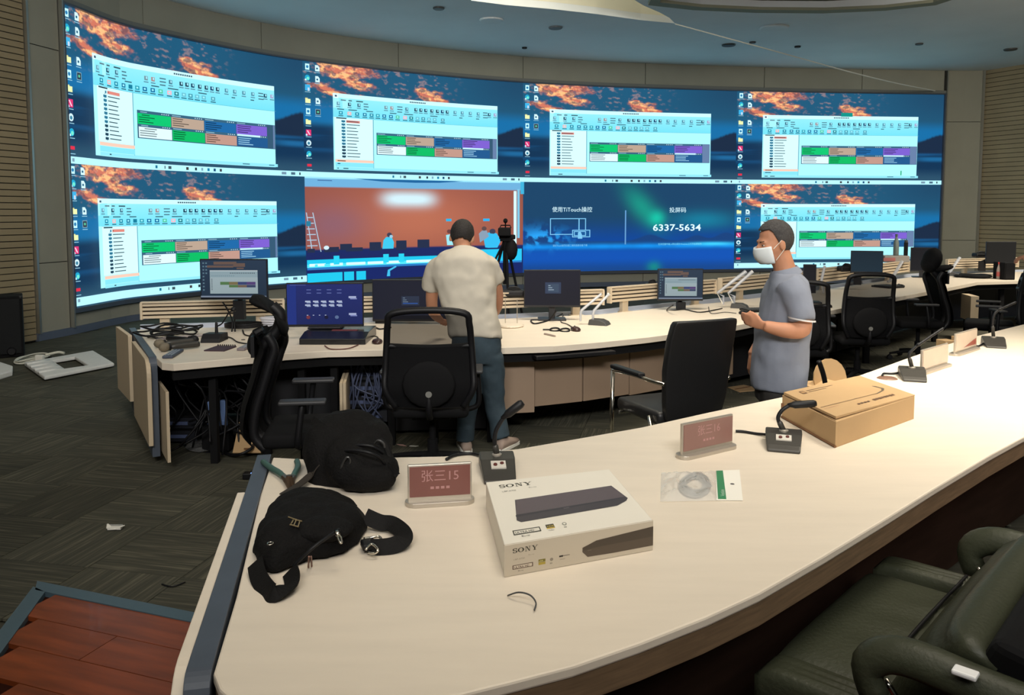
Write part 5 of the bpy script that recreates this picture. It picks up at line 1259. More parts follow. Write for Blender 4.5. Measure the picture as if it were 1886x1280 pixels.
fron.poly([(0.512, 0.40), (0.60, 0.44), (1.0, 0.47), (1.0, 0.79), (0.60, 0.65), (0.512, 0.5)], (74, 64, 54)); ptext(fron, 'SONY', 0.54, 0.37, 0.04, 0.24, (130, 118, 104))
for nm, im in (('top_print', tops), ('side_print', fron)):
    mm = MB(); mm.v = im.v; mm.f = im.f; obj(nm, mm, M_print, body, colors=im.c)
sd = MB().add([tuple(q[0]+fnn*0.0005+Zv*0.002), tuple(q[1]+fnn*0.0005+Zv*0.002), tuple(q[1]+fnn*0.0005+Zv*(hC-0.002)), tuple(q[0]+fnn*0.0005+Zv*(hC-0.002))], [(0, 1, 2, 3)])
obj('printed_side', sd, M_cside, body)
obj('lid_seam', MB().tube([q[0]+Zv*(hC-0.001)-fnn*0.002, q[1]+Zv*(hC-0.001)-fnn*0.002], 0.0015, 5), M_cside, body)

# brown cardboard carton
hB = 0.125; zb = 0.75+hB
cl, cf, cr_, cbk = at_z(1441, 723, zb), at_z(1540, 772, zb), at_z(1685, 725, zb), at_z(1583, 691, zb)
c = (cl+cf+cr_+cbk)/4; r = thing('cardboard_carton', 'flat brown cardboard carton on the near desk by the man in grey', 'carton', (c.x, c.y, 0.75))
q = [Vector((p.x-c.x, p.y-c.y, 0)) for p in (cl, cf, cr_, cbk)]
obj('box_body', MB().prism([xy(p) for p in q], 0.0, hB-0.012), M_card, r, bevel=0.002)
lidq = [q[0]*0.97+q[1]*0.03, q[0]*0.035+q[1]*0.94+q[2]*0.02, q[2]*1.0, q[3]*1.0]
t = MB(); n_ = len(lidq)
def lidz(i): return (0.012, 0.010, 0.0, 0.004)[i]
t.add([tuple(lidq[i]+Zv*(hB-0.011+lidz(i)*0.4)) for i in range(4)]+[tuple(lidq[i]+Zv*(hB-0.006+lidz(i))) for i in range(4)], [(4, 5, 6, 7), (3, 2, 1, 0), (0, 1, 5, 4), (1, 2, 6, 5), (2, 3, 7, 6), (3, 0, 4, 7)])
lid = obj('lid', t, M_card, r)
im = Img(lambda u, v, d: tuple((lidq[1]*(1-u)+lidq[2]*u)*(1-v)+(lidq[0]*(1-u)+lidq[3]*u)*v+Zv*(hB-0.0045+0.012*(1-u)+d*0.02)))
BR = (96, 66, 44)
im.rect(0.12, 0.80, 0.17, 0.90, BR); im.rect(0.128, 0.82, 0.162, 0.88, (180, 142, 96)); im.rect(0.20, 0.87, 0.60, 0.885, BR); im.rect(0.20, 0.82, 0.42, 0.83, BR)
im.rect(0.02, 0.30, 0.72, 0.308, BR); im.rect(0.02, 0.24, 0.2, 0.245, (150, 80, 60))
im.poly([(0.70, 0.298), (0.83, 0.36), (0.87, 0.42), (0.78, 1.0), (0.80, 1.0), (0.90, 0.40), (0.85, 0.34), (0.72, 0.29)], (110, 92, 70))
[im.rect(0.36+0.04*k_, 0.13, 0.385+0.04*k_, 0.165, BR) for k_ in range(4)]
[im.rect(0.56+0.036*k_, 0.125+0.008*(k_ % 2), 0.584+0.036*k_, 0.18, (112, 80, 54)) for k_ in range(8)]
mm = MB(); mm.v = im.v; mm.f = im.f; obj('lid_print', mm, M_print, lid, colors=im.c)
obj('inner_flap', MB().add([tuple(q[0]*0.98+Zv*(hB-0.002)), tuple(q[1]*0.99+Zv*(hB-0.010)), tuple(q[1]*0.96+Zv*(hB-0.03)), tuple(q[0]*0.95+Zv*(hB-0.03))], [(0, 1, 2, 3)]), M_cardd, r)
obj('side_strip', MB().tube([q[0]*1.002+Zv*0.006, q[1]*1.002+Zv*0.006], 0.006, 6), M_cardd, r)
obj('corner_slot', MB().box(q[0]*0.97+q[1]*0.03+Zv*0.06, (0.02, 0.012, 0.03)), M_cardd, r)

# zip bag with a coiled cable
bq = [P(1216, 926), P(1368, 923), P(1362, 868), P(1218, 872)]
c = sum(bq, Vector())/4; r = thing('bagged_cable', 'clear plastic bag with a coiled grey cable and green header', 'cable bag', (c.x, c.y, 0.75))
q = [Vector((p.x-c.x, p.y-c.y, 0)) for p in bq]
def bil(u, v): return (q[0]*(1-u)+q[1]*u)*(1-v)+(q[3]*(1-u)+q[2]*u)*v
M_bag, nt, b = new_mat('clear_bag'); b.inputs['Base Color'].default_value = rgb(235, 235, 232); b.inputs['Alpha'].default_value = 0.38; b.inputs['Roughness'].default_value = 0.12; b.inputs['Specular IOR Level'].default_value = 0.9
t = MB(); n_ = 22; vs = []
for j in range(n_+1):
    for i in range(n_+1):
        u, v_ = i/n_, j/n_; p = bil(u*0.70, v_); ez = min(u, 1-u, v_, 1-v_)*4; ez = min(1, ez)
        z = 0.004+ez*(0.022+0.014*noise.noise(Vector((u*5, v_*5, 2)))+0.010*noise.noise(Vector((u*13, v_*13, 7)))); vs.append((p.x, p.y, max(z, 0.003)))
t.add(vs, [(j*(n_+1)+i, j*(n_+1)+i+1, (j+1)*(n_+1)+i+1, (j+1)*(n_+1)+i) for j in range(n_) for i in range(n_)])
obj('bag_film', t, M_bag, r, smooth=True)
cb_ = MB(); cc = bil(0.42, 0.5)
ax1 = (bil(0.62, 0.5)-cc)*0.95; ay1 = (bil(0.42, 0.92)-cc)*0.95
for k in range(7):
    s_ = 1.0-0.07*k; cb_.tube(curve([cc+ax1*s_*math.cos(a)+ay1*s_*math.sin(a)+Zv*(0.006+0.004*(k % 3)+0.003*math.sin(a*2)) for a in [i*2*PI/14 for i in range(15)]], 2), 0.0045, 5)
obj('coiled_cable', cb_, mat('cable_grey', rgb(150, 148, 142), 0.5), r, smooth=True)
hd = obj('header_card', MB().prism([xy(bil(0.68, 0.02)), xy(bil(1.0, 0.0)), xy(bil(1.0, 1.0)), xy(bil(0.70, 1.0))], 0.002, 0.006), M_paper, r)
obj('green_band', MB().prism([xy(bil(0.70, 0.03)), xy(bil(0.80, 0.02)), xy(bil(0.785, 0.98)), xy(bil(0.70, 0.98))], 0.0061, 0.0075), mat('green_band', rgb(58, 134, 92), 0.5), hd)
dirv = unit(bil(0.76, 0.9)-bil(0.76, 0.1)); exv = unit(bil(0.9, 0.5)-bil(0.7, 0.5))
obj('header_text', MB().text('Vention', bil(0.782, 0.1)+Zv*0.0082, dirv, -exv, 0.022), mat('pale_green_text', rgb(200, 226, 205), 0.6), hd)
obj('hang_hole', MB().lathe([(0.008, 0.0062), (0.008, 0.0066)], bil(0.89, 0.5), 10), M_grey, hd)
# twist tie
tubeobj('twist_tie', [P(935, 1097, 0.756), P(955, 1091, 0.775), P(976, 1096, 0.775), P(987, 1110, 0.766), P(984, 1124, 0.756)], 0.0022, M_grey, 'thin bent twist tie lying in front of the white carton', 'twist tie')
# pliers
v = P(527, 888); r = thing('pliers', 'open pliers with teal grips near the desk corner', 'pliers', (v.x, v.y, 0.757))
def L_(px, py, z=0.012): return P(px, py, 0.757)-Vector((v.x, v.y, 0.757))+Zv*z
M_grip = mat('teal_grip', rgb(62, 92, 84), 0.45); M_steel = mat('tool_steel', rgb(110, 88, 70), 0.35, 0.8)
obj('handle', MB().tube(curve([L_(485, 856), L_(500, 868), L_(512, 875), L_(523, 884)]), [0.012]*20+[0.011]*5, 8), M_grip, r, smooth=True)
obj('handle', MB().tube(curve([L_(547, 855), L_(549, 865), L_(544, 876), L_(540, 884)]), 0.012, 8), M_grip, r, smooth=True)
obj('jaw', MB().tube([L_(523, 884), L_(531, 891), L_(533, 903, 0.006)], [0.011, 0.017, 0.006], 8).tube([L_(540, 884), L_(536, 891), L_(540, 900, 0.006)], [0.011, 0.015, 0.005], 8), M_steel, r)
obj('pivot', MB().lathe([(0.012, 0.012), (0.011, 0.03)], L_(533, 890, 0), 10), M_steel, r)

# ---------------------------------------------------------------- backpack
M_bp = mat('black_nylon', rgb(14, 13, 13), 0.85, spec=0.2, var=0.2, scale=20, bump=0.5, bscale=120)
M_bp2 = mat('black_strap', rgb(14, 13, 13), 0.75, spec=0.25, bump=0.3, bscale=200)
o0 = P(665, 908); r = thing('backpack', 'bulky black backpack slumped on the far edge of the near desk', 'backpack', (o0.x, o0.y, 0.762))
def bl_(px, py, dy): return at_y(px, py, o0.y+dy)-Vector((o0.x, o0.y, 0.75))
t = MB()
def blob(px, py, dy, rx, ry, rz, rot=0.0):
    t.ell(bl_(px, py, dy), (rx, ry, rz), 16, Matrix.Rotation(rot, 3, 'Y'))
blob(642, 815, 0.28, 0.17, 0.15, 0.10); blob(612, 832, 0.25, 0.11, 0.15, 0.13); blob(660, 858, 0.12, 0.135, 0.13, 0.105, 0.2); blob(685, 872, 0.08, 0.10, 0.09, 0.075)
blob(625, 872, 0.16, 0.12, 0.11, 0.10, -0.3); blob(690, 820, 0.22, 0.08, 0.09, 0.07, 0.5); blob(612, 880, 0.2, 0.07, 0.1, 0.06, 0.6); blob(640, 785, 0.3, 0.11, 0.12, 0.05)
obj('bag_body', t, M_bp, r, remesh=0.012, smoothing=6, displace=0.03, dscale=11)
obj('front_pocket', MB().ell(bl_(680, 885, 0.02), (0.10, 0.06, 0.055), 16).ell(bl_(650, 875, 0.02), (0.08, 0.06, 0.07), 14), M_bp, r, remesh=0.01, smoothing=4, displace=0.015, dscale=16)
t = MB(); t.tube(curve([bl_(700, 815, 0.12), bl_(712, 828, 0.1), bl_(720, 850, 0.08), bl_(724, 868, 0.06)]), 0.012, 8, flat=0.5)
t.add([tuple(bl_(716, 858, 0.05)), tuple(bl_(737, 878, 0.03)), tuple(bl_(728, 884, 0.03)), tuple(bl_(712, 882, 0.05)), tuple(bl_(716, 858, 0.02)), tuple(bl_(737, 878, 0.0)), tuple(bl_(728, 884, 0.0)), tuple(bl_(712, 882, 0.02))], [(0, 1, 2, 3), (7, 6, 5, 4), (0, 4, 5, 1), (1, 5, 6, 2), (2, 6, 7, 3), (3, 7, 4, 0)])
obj('buckle_flap', t, M_bp2, r)
obj('zip_seam', MB().tube(curve([bl_(622, 838, 0.07), bl_(650, 836, 0.0), bl_(680, 840, -0.02), bl_(700, 850, 0.0), bl_(712, 866, 0.03)]), 0.005, 6).tube(curve([bl_(628, 830, 0.12), bl_(655, 826, 0.05), bl_(685, 828, 0.04), bl_(706, 840, 0.06)]), 0.005, 6), M_black, r, smooth=True)
obj('zip_pull', MB().tube(curve([bl_(690, 823, 0.06), bl_(697, 817, 0.03), bl_(706, 822, 0.03), bl_(708, 830, 0.04)]), 0.004, 6), M_grey, r, smooth=True)
obj('carabiner', MB().tube(curve([bl_(631, 884, -0.01), bl_(626, 878, -0.02), bl_(632, 858, -0.02), bl_(640, 848, -0.02), bl_(645, 856, -0.02), bl_(637, 876, -0.02), bl_(631, 884, -0.01)], 4), 0.0045, 6), mat('carabiner_grey', rgb(92, 92, 92), 0.3, 0.8), r, smooth=True)
def strap(name, pts, w, m, par, th=0.004, loc=None, upv=(0, 0, 1)):
    # flat webbing along 3-D points
    P_ = curve(pts, 6); t = MB(); k = len(P_); vs = []
    for i, p in enumerate(P_):
        tg = (P_[min(i+1, k-1)]-P_[max(i-1, 0)]).normalized(); s_ = tg.cross(Vector(upv)); s_ = s_.normalized() if s_.length > 1e-4 else Vector((1, 0, 0)); n_ = s_.cross(tg)
        for a_, b_ in ((-1, -1), (1, -1), (1, 1), (-1, 1)): vs.append(p+s_*w/2*a_+n_*th/2*b_)
    fs = [(4*i+j, 4*i+(j+1) % 4, 4*i+4+(j+1) % 4, 4*i+4+j) for i in range(k-1) for j in range(4)]+[(3, 2, 1, 0), (4*k-4, 4*k-3, 4*k-2, 4*k-1)]
    return obj(name, t.add(vs, fs), m, par, smooth=False)
strap('shoulder_strap', [bl_(590, 860, 0.1)+Zv*0.0, P(572, 880, 0.775)-Vector((o0.x, o0.y, 0.75)), P(553, 897, 0.76)-Vector((o0.x, o0.y, 0.75)), P(522, 917, 0.757)-Vector((o0.x, o0.y, 0.75))], 0.032, mat('strap_brown_black', rgb(44, 38, 32), 0.7), r)
strap('top_strap', [bl_(575, 780, 0.25), bl_(600, 800, 0.16), bl_(615, 830, 0.12), bl_(618, 850, 0.1)], 0.035, M_bp2, r, upv=(0, -1, 0.3))

# waist bag
o1 = P(570, 1010); r = thing('waist_bag', 'black waist bag with silver zips on the near desk', 'waist bag', (o1.x, o1.y, 0.75))
def wl(px, py, z=0.0): p = P(px, py, 0.75+z); return p-Vector((o1.x, o1.y, 0.75))
out_ = [(466, 1030), (470, 1000), (490, 968), (498, 958), (520, 925), (560, 905), (605, 906), (640, 918), (665, 938), (676, 962), (672, 992), (652, 1015), (630, 1027), (580, 1035), (540, 1050), (505, 1060), (478, 1050)]
t = MB(); ctr = wl(570, 980, 0); n_ = len(out_); vs = []; rings = [(1.0, 0.004), (1.0, 0.03), (0.92, 0.062), (0.75, 0.085), (0.45, 0.098), (0.15, 0.10)]
smo = curve([wl(*p) for p in out_+[out_[0]]], 4)[:-1]; n_ = len(smo)
for (s_, z) in rings:
    # shrink the outline vertically in pixels a little to allow for height
    for p in smo: w_ = ctr+(p-ctr)*s_*(1-0.04*(z > 0.02)); vs.append(Vector((w_.x, w_.y-0.02*(z/0.1)-(0.12*(z/0.1) if z < 0.05 else 0.06+0.05*(z/0.1))*max(0.0, min(1.0, (w_.y-ctr.y)/0.2)), z)))
fs = [(i*n_+j, i*n_+(j+1) % n_, (i+1)*n_+(j+1) % n_, (i+1)*n_+j) for i in range(len(rings)-1) for j in range(n_)]
fs.append(tuple(range(n_))[::-1]); fs.append(tuple((len(rings)-1)*n_+j for j in range(n_))); t.add(vs, fs)
obj('bag_body', t, M_bp, r, remesh=0.008, smoothing=5, displace=0.022, dscale=12)
obj('top_panel', MB().ell(wl(592, 975, 0.07), (0.10, 0.07, 0.032), 16).ell(wl(560, 968, 0.06), (0.07, 0.06, 0.03), 16), M_bp, r, remesh=0.009, smoothing=4, displace=0.012, dscale=14)
obj('front_zip', MB().tube(curve([wl(540, 1043, 0.03), wl(575, 1010, 0.078), wl(600, 992, 0.092), wl(625, 975, 0.094)]), 0.005, 6), M_black, r, smooth=True)
obj('zip_pull', MB().tube([wl(620, 978, 0.1), wl(622, 985, 0.1)], 0.007, 6).tube(curve([wl(622, 984, 0.1), wl(628, 990, 0.098), wl(629, 1000, 0.092), wl(624, 996, 0.096), wl(621, 986, 0.1)], 4), 0.003, 6), M_chrome, r, smooth=True)
obj('zip_pull', MB().tube([wl(569, 1025, 0.05), wl(568, 1045, 0.004)], 0.0028, 6).tube([wl(573, 1025, 0.05), wl(574, 1043, 0.004)], 0.0028, 6), mat('pull_bronze', rgb(120, 90, 80), 0.4, 0.5), r)
obj('eyelet', MB().tube(curve([wl(498, 1006, 0.072)+Vector((0.008*math.cos(a), 0.010*math.sin(a), 0.008)) for a in [i*PI/4 for i in range(9)]], 2), 0.0018, 5), M_chrome, r, smooth=True)
em = MB()
for seg in ([(531, 952), (545, 957)], [(543, 957), (556, 960)], [(540, 958), (536, 965)], [(546, 957), (541, 968)], [(552, 960), (549, 970)], [(534, 966), (549, 970)]):
    em.tube([wl(*seg[0], 0.104), wl(*seg[1], 0.104)], 0.0022, 5)
obj('emblem', em, mat('emblem_gold', rgb(150, 132, 96), 0.4, 0.4), r)
strap('waist_strap', [wl(672, 950, 0.05), wl(700, 962, 0.03), wl(722, 965, 0.03), wl(742, 980, 0.03), wl(744, 993, 0.03), wl(725, 1004, 0.022), wl(700, 1008, 0.018), wl(680, 1008, 0.016)], 0.05, M_bp2, r, upv=(0, -0.75, 0.65))
strap('waist_strap', [wl(470, 1035, 0.03), wl(476, 1062, 0.02), wl(492, 1086, 0.012), wl(505, 1092, 0.02), wl(532, 1078, 0.02), wl(538, 1066, 0.02), wl(534, 1050, 0.02)], 0.05, M_bp2, r, upv=(-0.3, -0.7, 0.6))
obj('buckle', MB().box(wl(678, 1003, 0.02), (0.04, 0.05, 0.022), R(20)), M_black, r, bevel=0.006)
obj('metal_hook', MB().tube(curve([wl(670, 992, 0.03), wl(685, 990, 0.034), wl(697, 988, 0.034), wl(702, 994, 0.03), wl(690, 996, 0.03)], 4), 0.004, 6).tube(curve([wl(674, 1012, 0.03), wl(684, 1002, 0.034), wl(696, 1012, 0.03), wl(690, 1019, 0.02), wl(678, 1018, 0.02)], 4), 0.004, 6), M_chrome, r, smooth=True)

# ---------------------------------------------------------------- chairs
def star_base(r, m=M_blackm, R0=0.31, zt=0.40):
    obj('gas_column', MB().lathe([(0.035, 0.09), (0.035, 0.22), (0.022, 0.22), (0.022, zt)], (0, 0, 0), 12), m, r)
    for k in range(5):
        a = 2*PI*k/5+0.3; d = Vector((math.cos(a), math.sin(a), 0))
        obj('leg', MB().tube([d*0.03+Zv*0.11, d*R0*0.6+Zv*0.095, d*R0+Zv*0.075], [0.03, 0.022, 0.016], 8, flat=0.8), m, r)
        obj('caster', MB().tube([d*R0+Vector((-d.y, d.x, 0))*-0.02+Zv*0.03, d*R0+Vector((-d.y, d.x, 0))*0.02+Zv*0.03], 0.028, 10).tube([d*R0+Zv*0.03, d*R0+Zv*0.08], 0.008, 6), M_black, r)
def mesh_chair(x, y, rz, label, W_=0.54, top=1.16, head=False, dot=True, arms=True, s=1.0, prof=None):
    # local: occupant faces +Y; back at -Y
    r = thing('office_chair', label, 'chair', (x, y, 0.006), rz, 'black operator chairs')
    star_base(r)
    obj('seat', MB().box((0, 0.02, 0.45), (0.50, 0.50, 0.08)), M_blackm, r, bevel=0.035, seg=4, smooth=True)
    obj('seat_plate', MB().box((0, 0, 0.40), (0.25, 0.3, 0.03)), M_black, r, bevel=0.005)
    prof = prof or [(-0.26, 0.50), (-0.29, 0.62), (-0.27, 0.75), (-0.27, 0.90), (-0.31, 1.04), (-0.34, top)]
    def ln(z):
        for a_, b_ in zip(prof[:-1], prof[1:]):
            if a_[1] <= z <= b_[1]: return a_[0]+(b_[0]-a_[0])*(z-a_[1])/(b_[1]-a_[1])
        return prof[-1][0]
    zs = [0.50, 0.62, 0.75, 0.92, 1.04, top-0.02]
    wd = [0.40, 0.52, 0.52, 0.50, 0.48, 0.42]
    wd = [w*W_/0.54 for w in wd]
    fr_ = []
    for z, w in zip(zs, wd): fr_.append(Vector((-w/2, ln(z), z)))
    for z, w in reversed(list(zip(zs, wd))): fr_.append(Vector((w/2, ln(z), z)))
    fr_.insert(len(zs), Vector((0, ln(top)-0.0, top)))
    obj('back_frame', MB().tube(curve(fr_, 5), 0.022, 8), M_black, r, smooth=True)
    obj('cross_bar', MB().tube(curve([(-wd[3]/2, ln(0.90), 0.90), (0, ln(0.90)+0.02, 0.885), (wd[3]/2, ln(0.90), 0.90)]), 0.018, 8), M_black, r, smooth=True)
    t = MB(); vs = []; nz = 14
    for i in range(nz+1):
        z = 0.50+(top-0.03-0.50)*i/nz
        w = np.interp(z, zs, wd)
        for j in range(7): u = j/6-0.5; vs.append((w*u*0.98, ln(z)+0.03*(1-4*u*u)*-1+0.0, z))
    t.add(vs, [(i*7+j, i*7+j+1, i*7+8+j, i*7+7+j) for i in range(nz) for j in range(6)])
    obj('mesh_back', t, M_mesh, r, smooth=True)
    t2 = MB(); vs = [(p_[0]*0.99, p_[1]+0.006, min(p_[2], 0.895)) for p_ in t.v[:10*7]]
    t2.add(vs, [(i*7+j, i*7+j+1, i*7+8+j, i*7+7+j) for i in range(9) for j in range(6)])
    obj('back_lining', t2, M_blackm, r, smooth=True)
    obj('lumbar_shell', MB().ell((0, ln(0.65)-0.045, 0.66), (0.17, 0.022, 0.15), 16), M_blackm, r, smooth=True)
    obj('spine', MB().tube(curve([(0, 0, 0.41), (0, -0.22, 0.42), (0, ln(0.6)-0.045, 0.5), (0, ln(0.75)-0.02, 0.75)]), 0.022, 8), M_black, r, smooth=True)
    if dot: obj('badge', MB().lathe([(0.022, 0), (0.02, 0.006)], (0.0, ln(0.55)-0.075, 0.60), 16, Matrix.Rotation(PI/2, 3, 'X')), mat('badge_grey', rgb(120, 120, 116), 0.5), r)
    if arms:
        for sx in (-1, 1):
            obj('arm_post', MB().tube(curve([(sx*0.24, 0, 0.42), (sx*0.31, 0, 0.46), (sx*0.31, 0, 0.62), (sx*0.30, 0, 0.68)]), 0.018, 8), M_black, r, smooth=True)
            obj('arm_pad', MB().box((sx*0.30, 0.03, 0.69), (0.085, 0.26, 0.025)), mat('arm_pad_grey', rgb(52, 52, 54), 0.45), r, bevel=0.01, seg=3)
    if head:
        obj('headrest_post', MB().tube(curve([(0, ln(top-0.1)-0.03, top-0.14), (0, ln(top)-0.06, top-0.02), (0, ln(top)-0.02, top+0.07)]), 0.02, 8), M_black, r, smooth=True)
        t = MB().ell((0, ln(top)+0.0, top+0.10), (0.15, 0.045, 0.085), 16, Matrix.Rotation(R(-22), 3, 'X'))
        obj('headrest', t, M_blackm, r, smooth=True)
    return r
v = at_y(790, 745, 5.2); mesh_chair(v.x, 5.42, R(2), 'mesh chair seen from behind in front of the man in white', W_=0.58, top=1.135)
v = at_y(1586, 560, 8.3); mesh_chair(v.x, 8.35, R(-4), 'mesh chair seen from behind right of the man in grey', W_=0.50, top=1.14)
v = at_y(1474, 600, 7.6); mesh_chair(v.x, 7.7, R(-12), 'mesh chair half hidden behind the man in grey', W_=0.50, top=1.12)
# side-on chair with the tall headrest, built with its own S-shaped back
def RX0(a): return Matrix.Rotation(R(a), 3, 'X')
def side_chair(x, y, rz, label, top=1.26, rounded=False):
    r = thing('office_chair', label, 'chair', (x, y, 0.006), rz, 'black operator chairs')
    star_base(r)
    obj('seat', MB().box((0, 0.04, 0.45), (0.50, 0.50, 0.09)), M_blackm, r, bevel=0.035, seg=4, smooth=True)
    pr = [(-0.19, 0.40), (-0.25, 0.48), (-0.24, 0.62), (-0.20, 0.75), (-0.16, 0.88), (-0.13, 0.98), (-0.17, 1.06)]
    for sx in (-1, 1):
        obj('back_frame', MB().tube(curve([(sx*0.21, p[0], p[1]) for p in pr], 5), 0.026, 8), M_black, r, smooth=True)
    t = MB(); vs = []
    cp = curve([(0, p[0], p[1]) for p in pr], 4)
    for p in cp:
        for j in range(7): u = j/6-0.5; vs.append((0.42*u, p.y-0.05*(1-4*u*u), p.z))
    t.add(vs, [(i*7+j, i*7+j+1, i*7+8+j, i*7+7+j) for i in range(len(cp)-1) for j in range(6)])
    obj('mesh_back', t, M_mesh, r, smooth=True)
    nn_ = len(t.v); t2 = MB(); t2.v = [(a_[0]*0.96, a_[1]-0.012, a_[2]) for a_ in t.v]+[(a_[0]*0.96, a_[1]-0.06, a_[2]) for a_ in t.v]; t2.f = [list(f) for f in t.f]+[[i+nn_ for i in f][::-1] for f in t.f]; t2.m = [0]*len(t2.f)
    obj('back_lining', t2, M_blackm, r, smooth=True)
    obj('lumbar_pad', MB().tube(curve([(0, -0.22, 0.88), (0, -0.29, 0.94), (0, -0.28, 1.02), (0, -0.22, 1.06)]), 0.022, 8).box((0, -0.26, 0.98), (0.3, 0.02, 0.12)), M_black, r, smooth=False)
    obj('spine', MB().tube(curve([(0, 0, 0.41), (0, -0.22, 0.40), (0, -0.30, 0.52), (0, -0.27, 0.75), (0, -0.22, 0.95), (0, -0.14, 1.06), (0, -0.12, 1.14), (0, -0.17, 1.2)]), 0.036, 8), M_black, r, smooth=True)
    obj('headrest', (MB().loft([((0, -0.105, top-0.24), 0.05, 0.02, RX0(-30)), ((0, -0.11, top-0.19), 0.11, 0.04, RX0(-35)), ((0, -0.125, top-0.13), 0.145, 0.05, RX0(-45)), ((0, -0.165, top-0.08), 0.15, 0.055, RX0(-55)), ((0, -0.215, top-0.05), 0.145, 0.05, RX0(-65)), ((0, -0.265, top-0.035), 0.12, 0.035, RX0(-75)), ((0, -0.285, top-0.034), 0.08, 0.015, RX0(-80))]) if not rounded else MB().ell((0, -0.13, top-0.13), (0.15, 0.10, 0.14), 18, RX0(14)).ell((0, -0.10, top-0.19), (0.13, 0.09, 0.10), 16).ell((0, -0.25, top-0.235), (0.12, 0.12, 0.035), 14, RX0(-12))), M_blackm, r, smooth=True)
    for sx in (-1, 1):
        obj('arm_post', MB().tube(curve([(sx*0.24, 0, 0.42), (sx*0.31, 0, 0.46), (sx*0.31, 0.02, 0.62), (sx*0.30, 0.03, 0.68)]), 0.018, 8), M_black, r, smooth=True)
        obj('arm_pad', MB().box((sx*0.30, 0.03, 0.69), (0.085, 0.26, 0.025)), MATS['arm_pad_grey'], r, bevel=0.01, seg=3)
    return r
v = at_y(515, 700, 4.75); side_chair(v.x+0.13, 4.78, R(-82), 'side-on black chair with a tall headrest at the left end of the console', 1.27)
v = at_y(1712, 540, 9.6); side_chair(v.x-0.12, 9.6, R(84), 'side-on black chair with a rounded headrest near the far right', 1.33, True)
v = at_y(1835, 580, 9.3); mesh_chair(v.x, 9.4, R(60), 'dark mesh chair turned sideways under the far right console', W_=0.5, top=1.0, dot=False)
v = at_y(1905, 520, 8.6); mesh_chair(v.x+0.02, 8.7, R(-5), 'black chair gripped by the hand at the right picture edge', W_=0.5, top=1.22, dot=False)

# leather visitor chair with chrome frame
v = at_y(1255, 700, 5.05)
r = thing('visitor_chair', 'black leather chair with chrome arms in the middle, seen from behind', 'chair', (v.x, 5.42, 0.006), R(24))
t = MB(); vs = []
for (z, yy, w) in ((0.42, -0.25, 0.42), (0.55, -0.27, 0.47), (0.75, -0.29, 0.50), (0.95, -0.33, 0.50), (1.05, -0.36, 0.48), (1.075, -0.37, 0.46)):
    for (sx, dy) in ((-1, -0.03), (-0.5, -0.045), (0.5, -0.045), (1, -0.03), (1, 0.03), (0.5, 0.01), (-0.5, 0.01), (-1, 0.03)): vs.append((sx*w/2, yy+dy, z))
fs = [(i*8+j, i*8+(j+1) % 8, i*8+8+(j+1) % 8, i*8+8+j) for i in range(5) for j in range(8)]+[tuple(range(8))[::-1], tuple(40+j for j in range(8))]
obj('backrest', t.add(vs, fs), M_leather, r, smooth=True, bevel=0.012, seg=3)
obj('back_seam', MB().tube([(-0.21, -0.345, 0.93), (0.21, -0.345, 0.93)], 0.004, 5), M_black, r)
obj('seat', MB().box((0, 0.02, 0.43), (0.50, 0.52, 0.09)), M_leather, r, bevel=0.03, seg=4, smooth=True)
for sx in (-1, 1):
    obj('leg', MB().tube([(sx*0.30, 0.24, 0.67), (sx*0.30, 0.25, 0.3), (sx*0.30, 0.26, 0.012)], 0.014, 10), M_chrome, r, smooth=True)
    obj('leg', MB().tube([(sx*0.27, -0.16, 0.44), (sx*0.29, -0.26, 0.25), (sx*0.30, -0.32, 0.012)], 0.014, 10), M_chrome, r, smooth=True)
    obj('arm_bar', MB().tube(curve([(sx*0.30, 0.25, 0.67), (sx*0.30, 0.0, 0.685), (sx*0.29, -0.2, 0.68), (sx*0.25, -0.3, 0.67)]), 0.013, 8), M_chrome, r, smooth=True)
    obj('arm_pad', MB().box((sx*0.30, 0.06, 0.70), (0.055, 0.36, 0.028)), M_black, r, bevel=0.01, seg=3)
obj('cross_bar', MB().tube([(-0.28, 0.2, 0.385), (0.28, 0.2, 0.385)], 0.012, 8), M_chrome, r)

# cardboard carton and chair behind the man in grey
v = fl_(1520, 775); r = thing('open_carton', 'brown carton standing on the carpet behind the man in grey', 'carton', (at_y(1524, 690, 5.95).x, 5.95, 0.006), R(20))
obj('box_body', MB().box((0, 0, 0.24), (0.34, 0.3, 0.48)), M_card, r, bevel=0.004)
obj('top_flap', MB().box((-0.10, -0.05, 0.49), (0.16, 0.2, 0.012), Matrix.Rotation(R(-24), 3, 'Y')), M_card, r)
obj('rounded_flap', MB().lathe([(0.15, 0), (0.15, 0.01)], (0.02, 0.0, 0.52), 18, Matrix.Rotation(R(80), 3, 'X')), M_card, r)
tubeobj('black_band', [at_y(1508, 665, 5.72), at_y(1516, 688, 5.74), at_y(1521, 712, 5.76)], 0.018, M_black, 'black band hanging over the carton behind the man in grey', 'band')
for (px, py) in ((1742, 636), (1770, 630)):
    v = at_y(px, py+4, 6.9); r = thing('small_carton', 'small brown carton %s behind the near desk' % ('left' if px == 1742 else 'right')+' of two', 'carton', (v.x, 6.9, 0.006), R(10), 'two small cartons behind the near desk')
    obj('box_body', MB().box((0, 0, v.z/2+0.03), (0.10, 0.12, v.z+0.06)), M_card, r, bevel=0.003); obj('tape', MB().box((0, -0.061, v.z/2+0.03), (0.03, 0.003, v.z)), M_cardd, r)

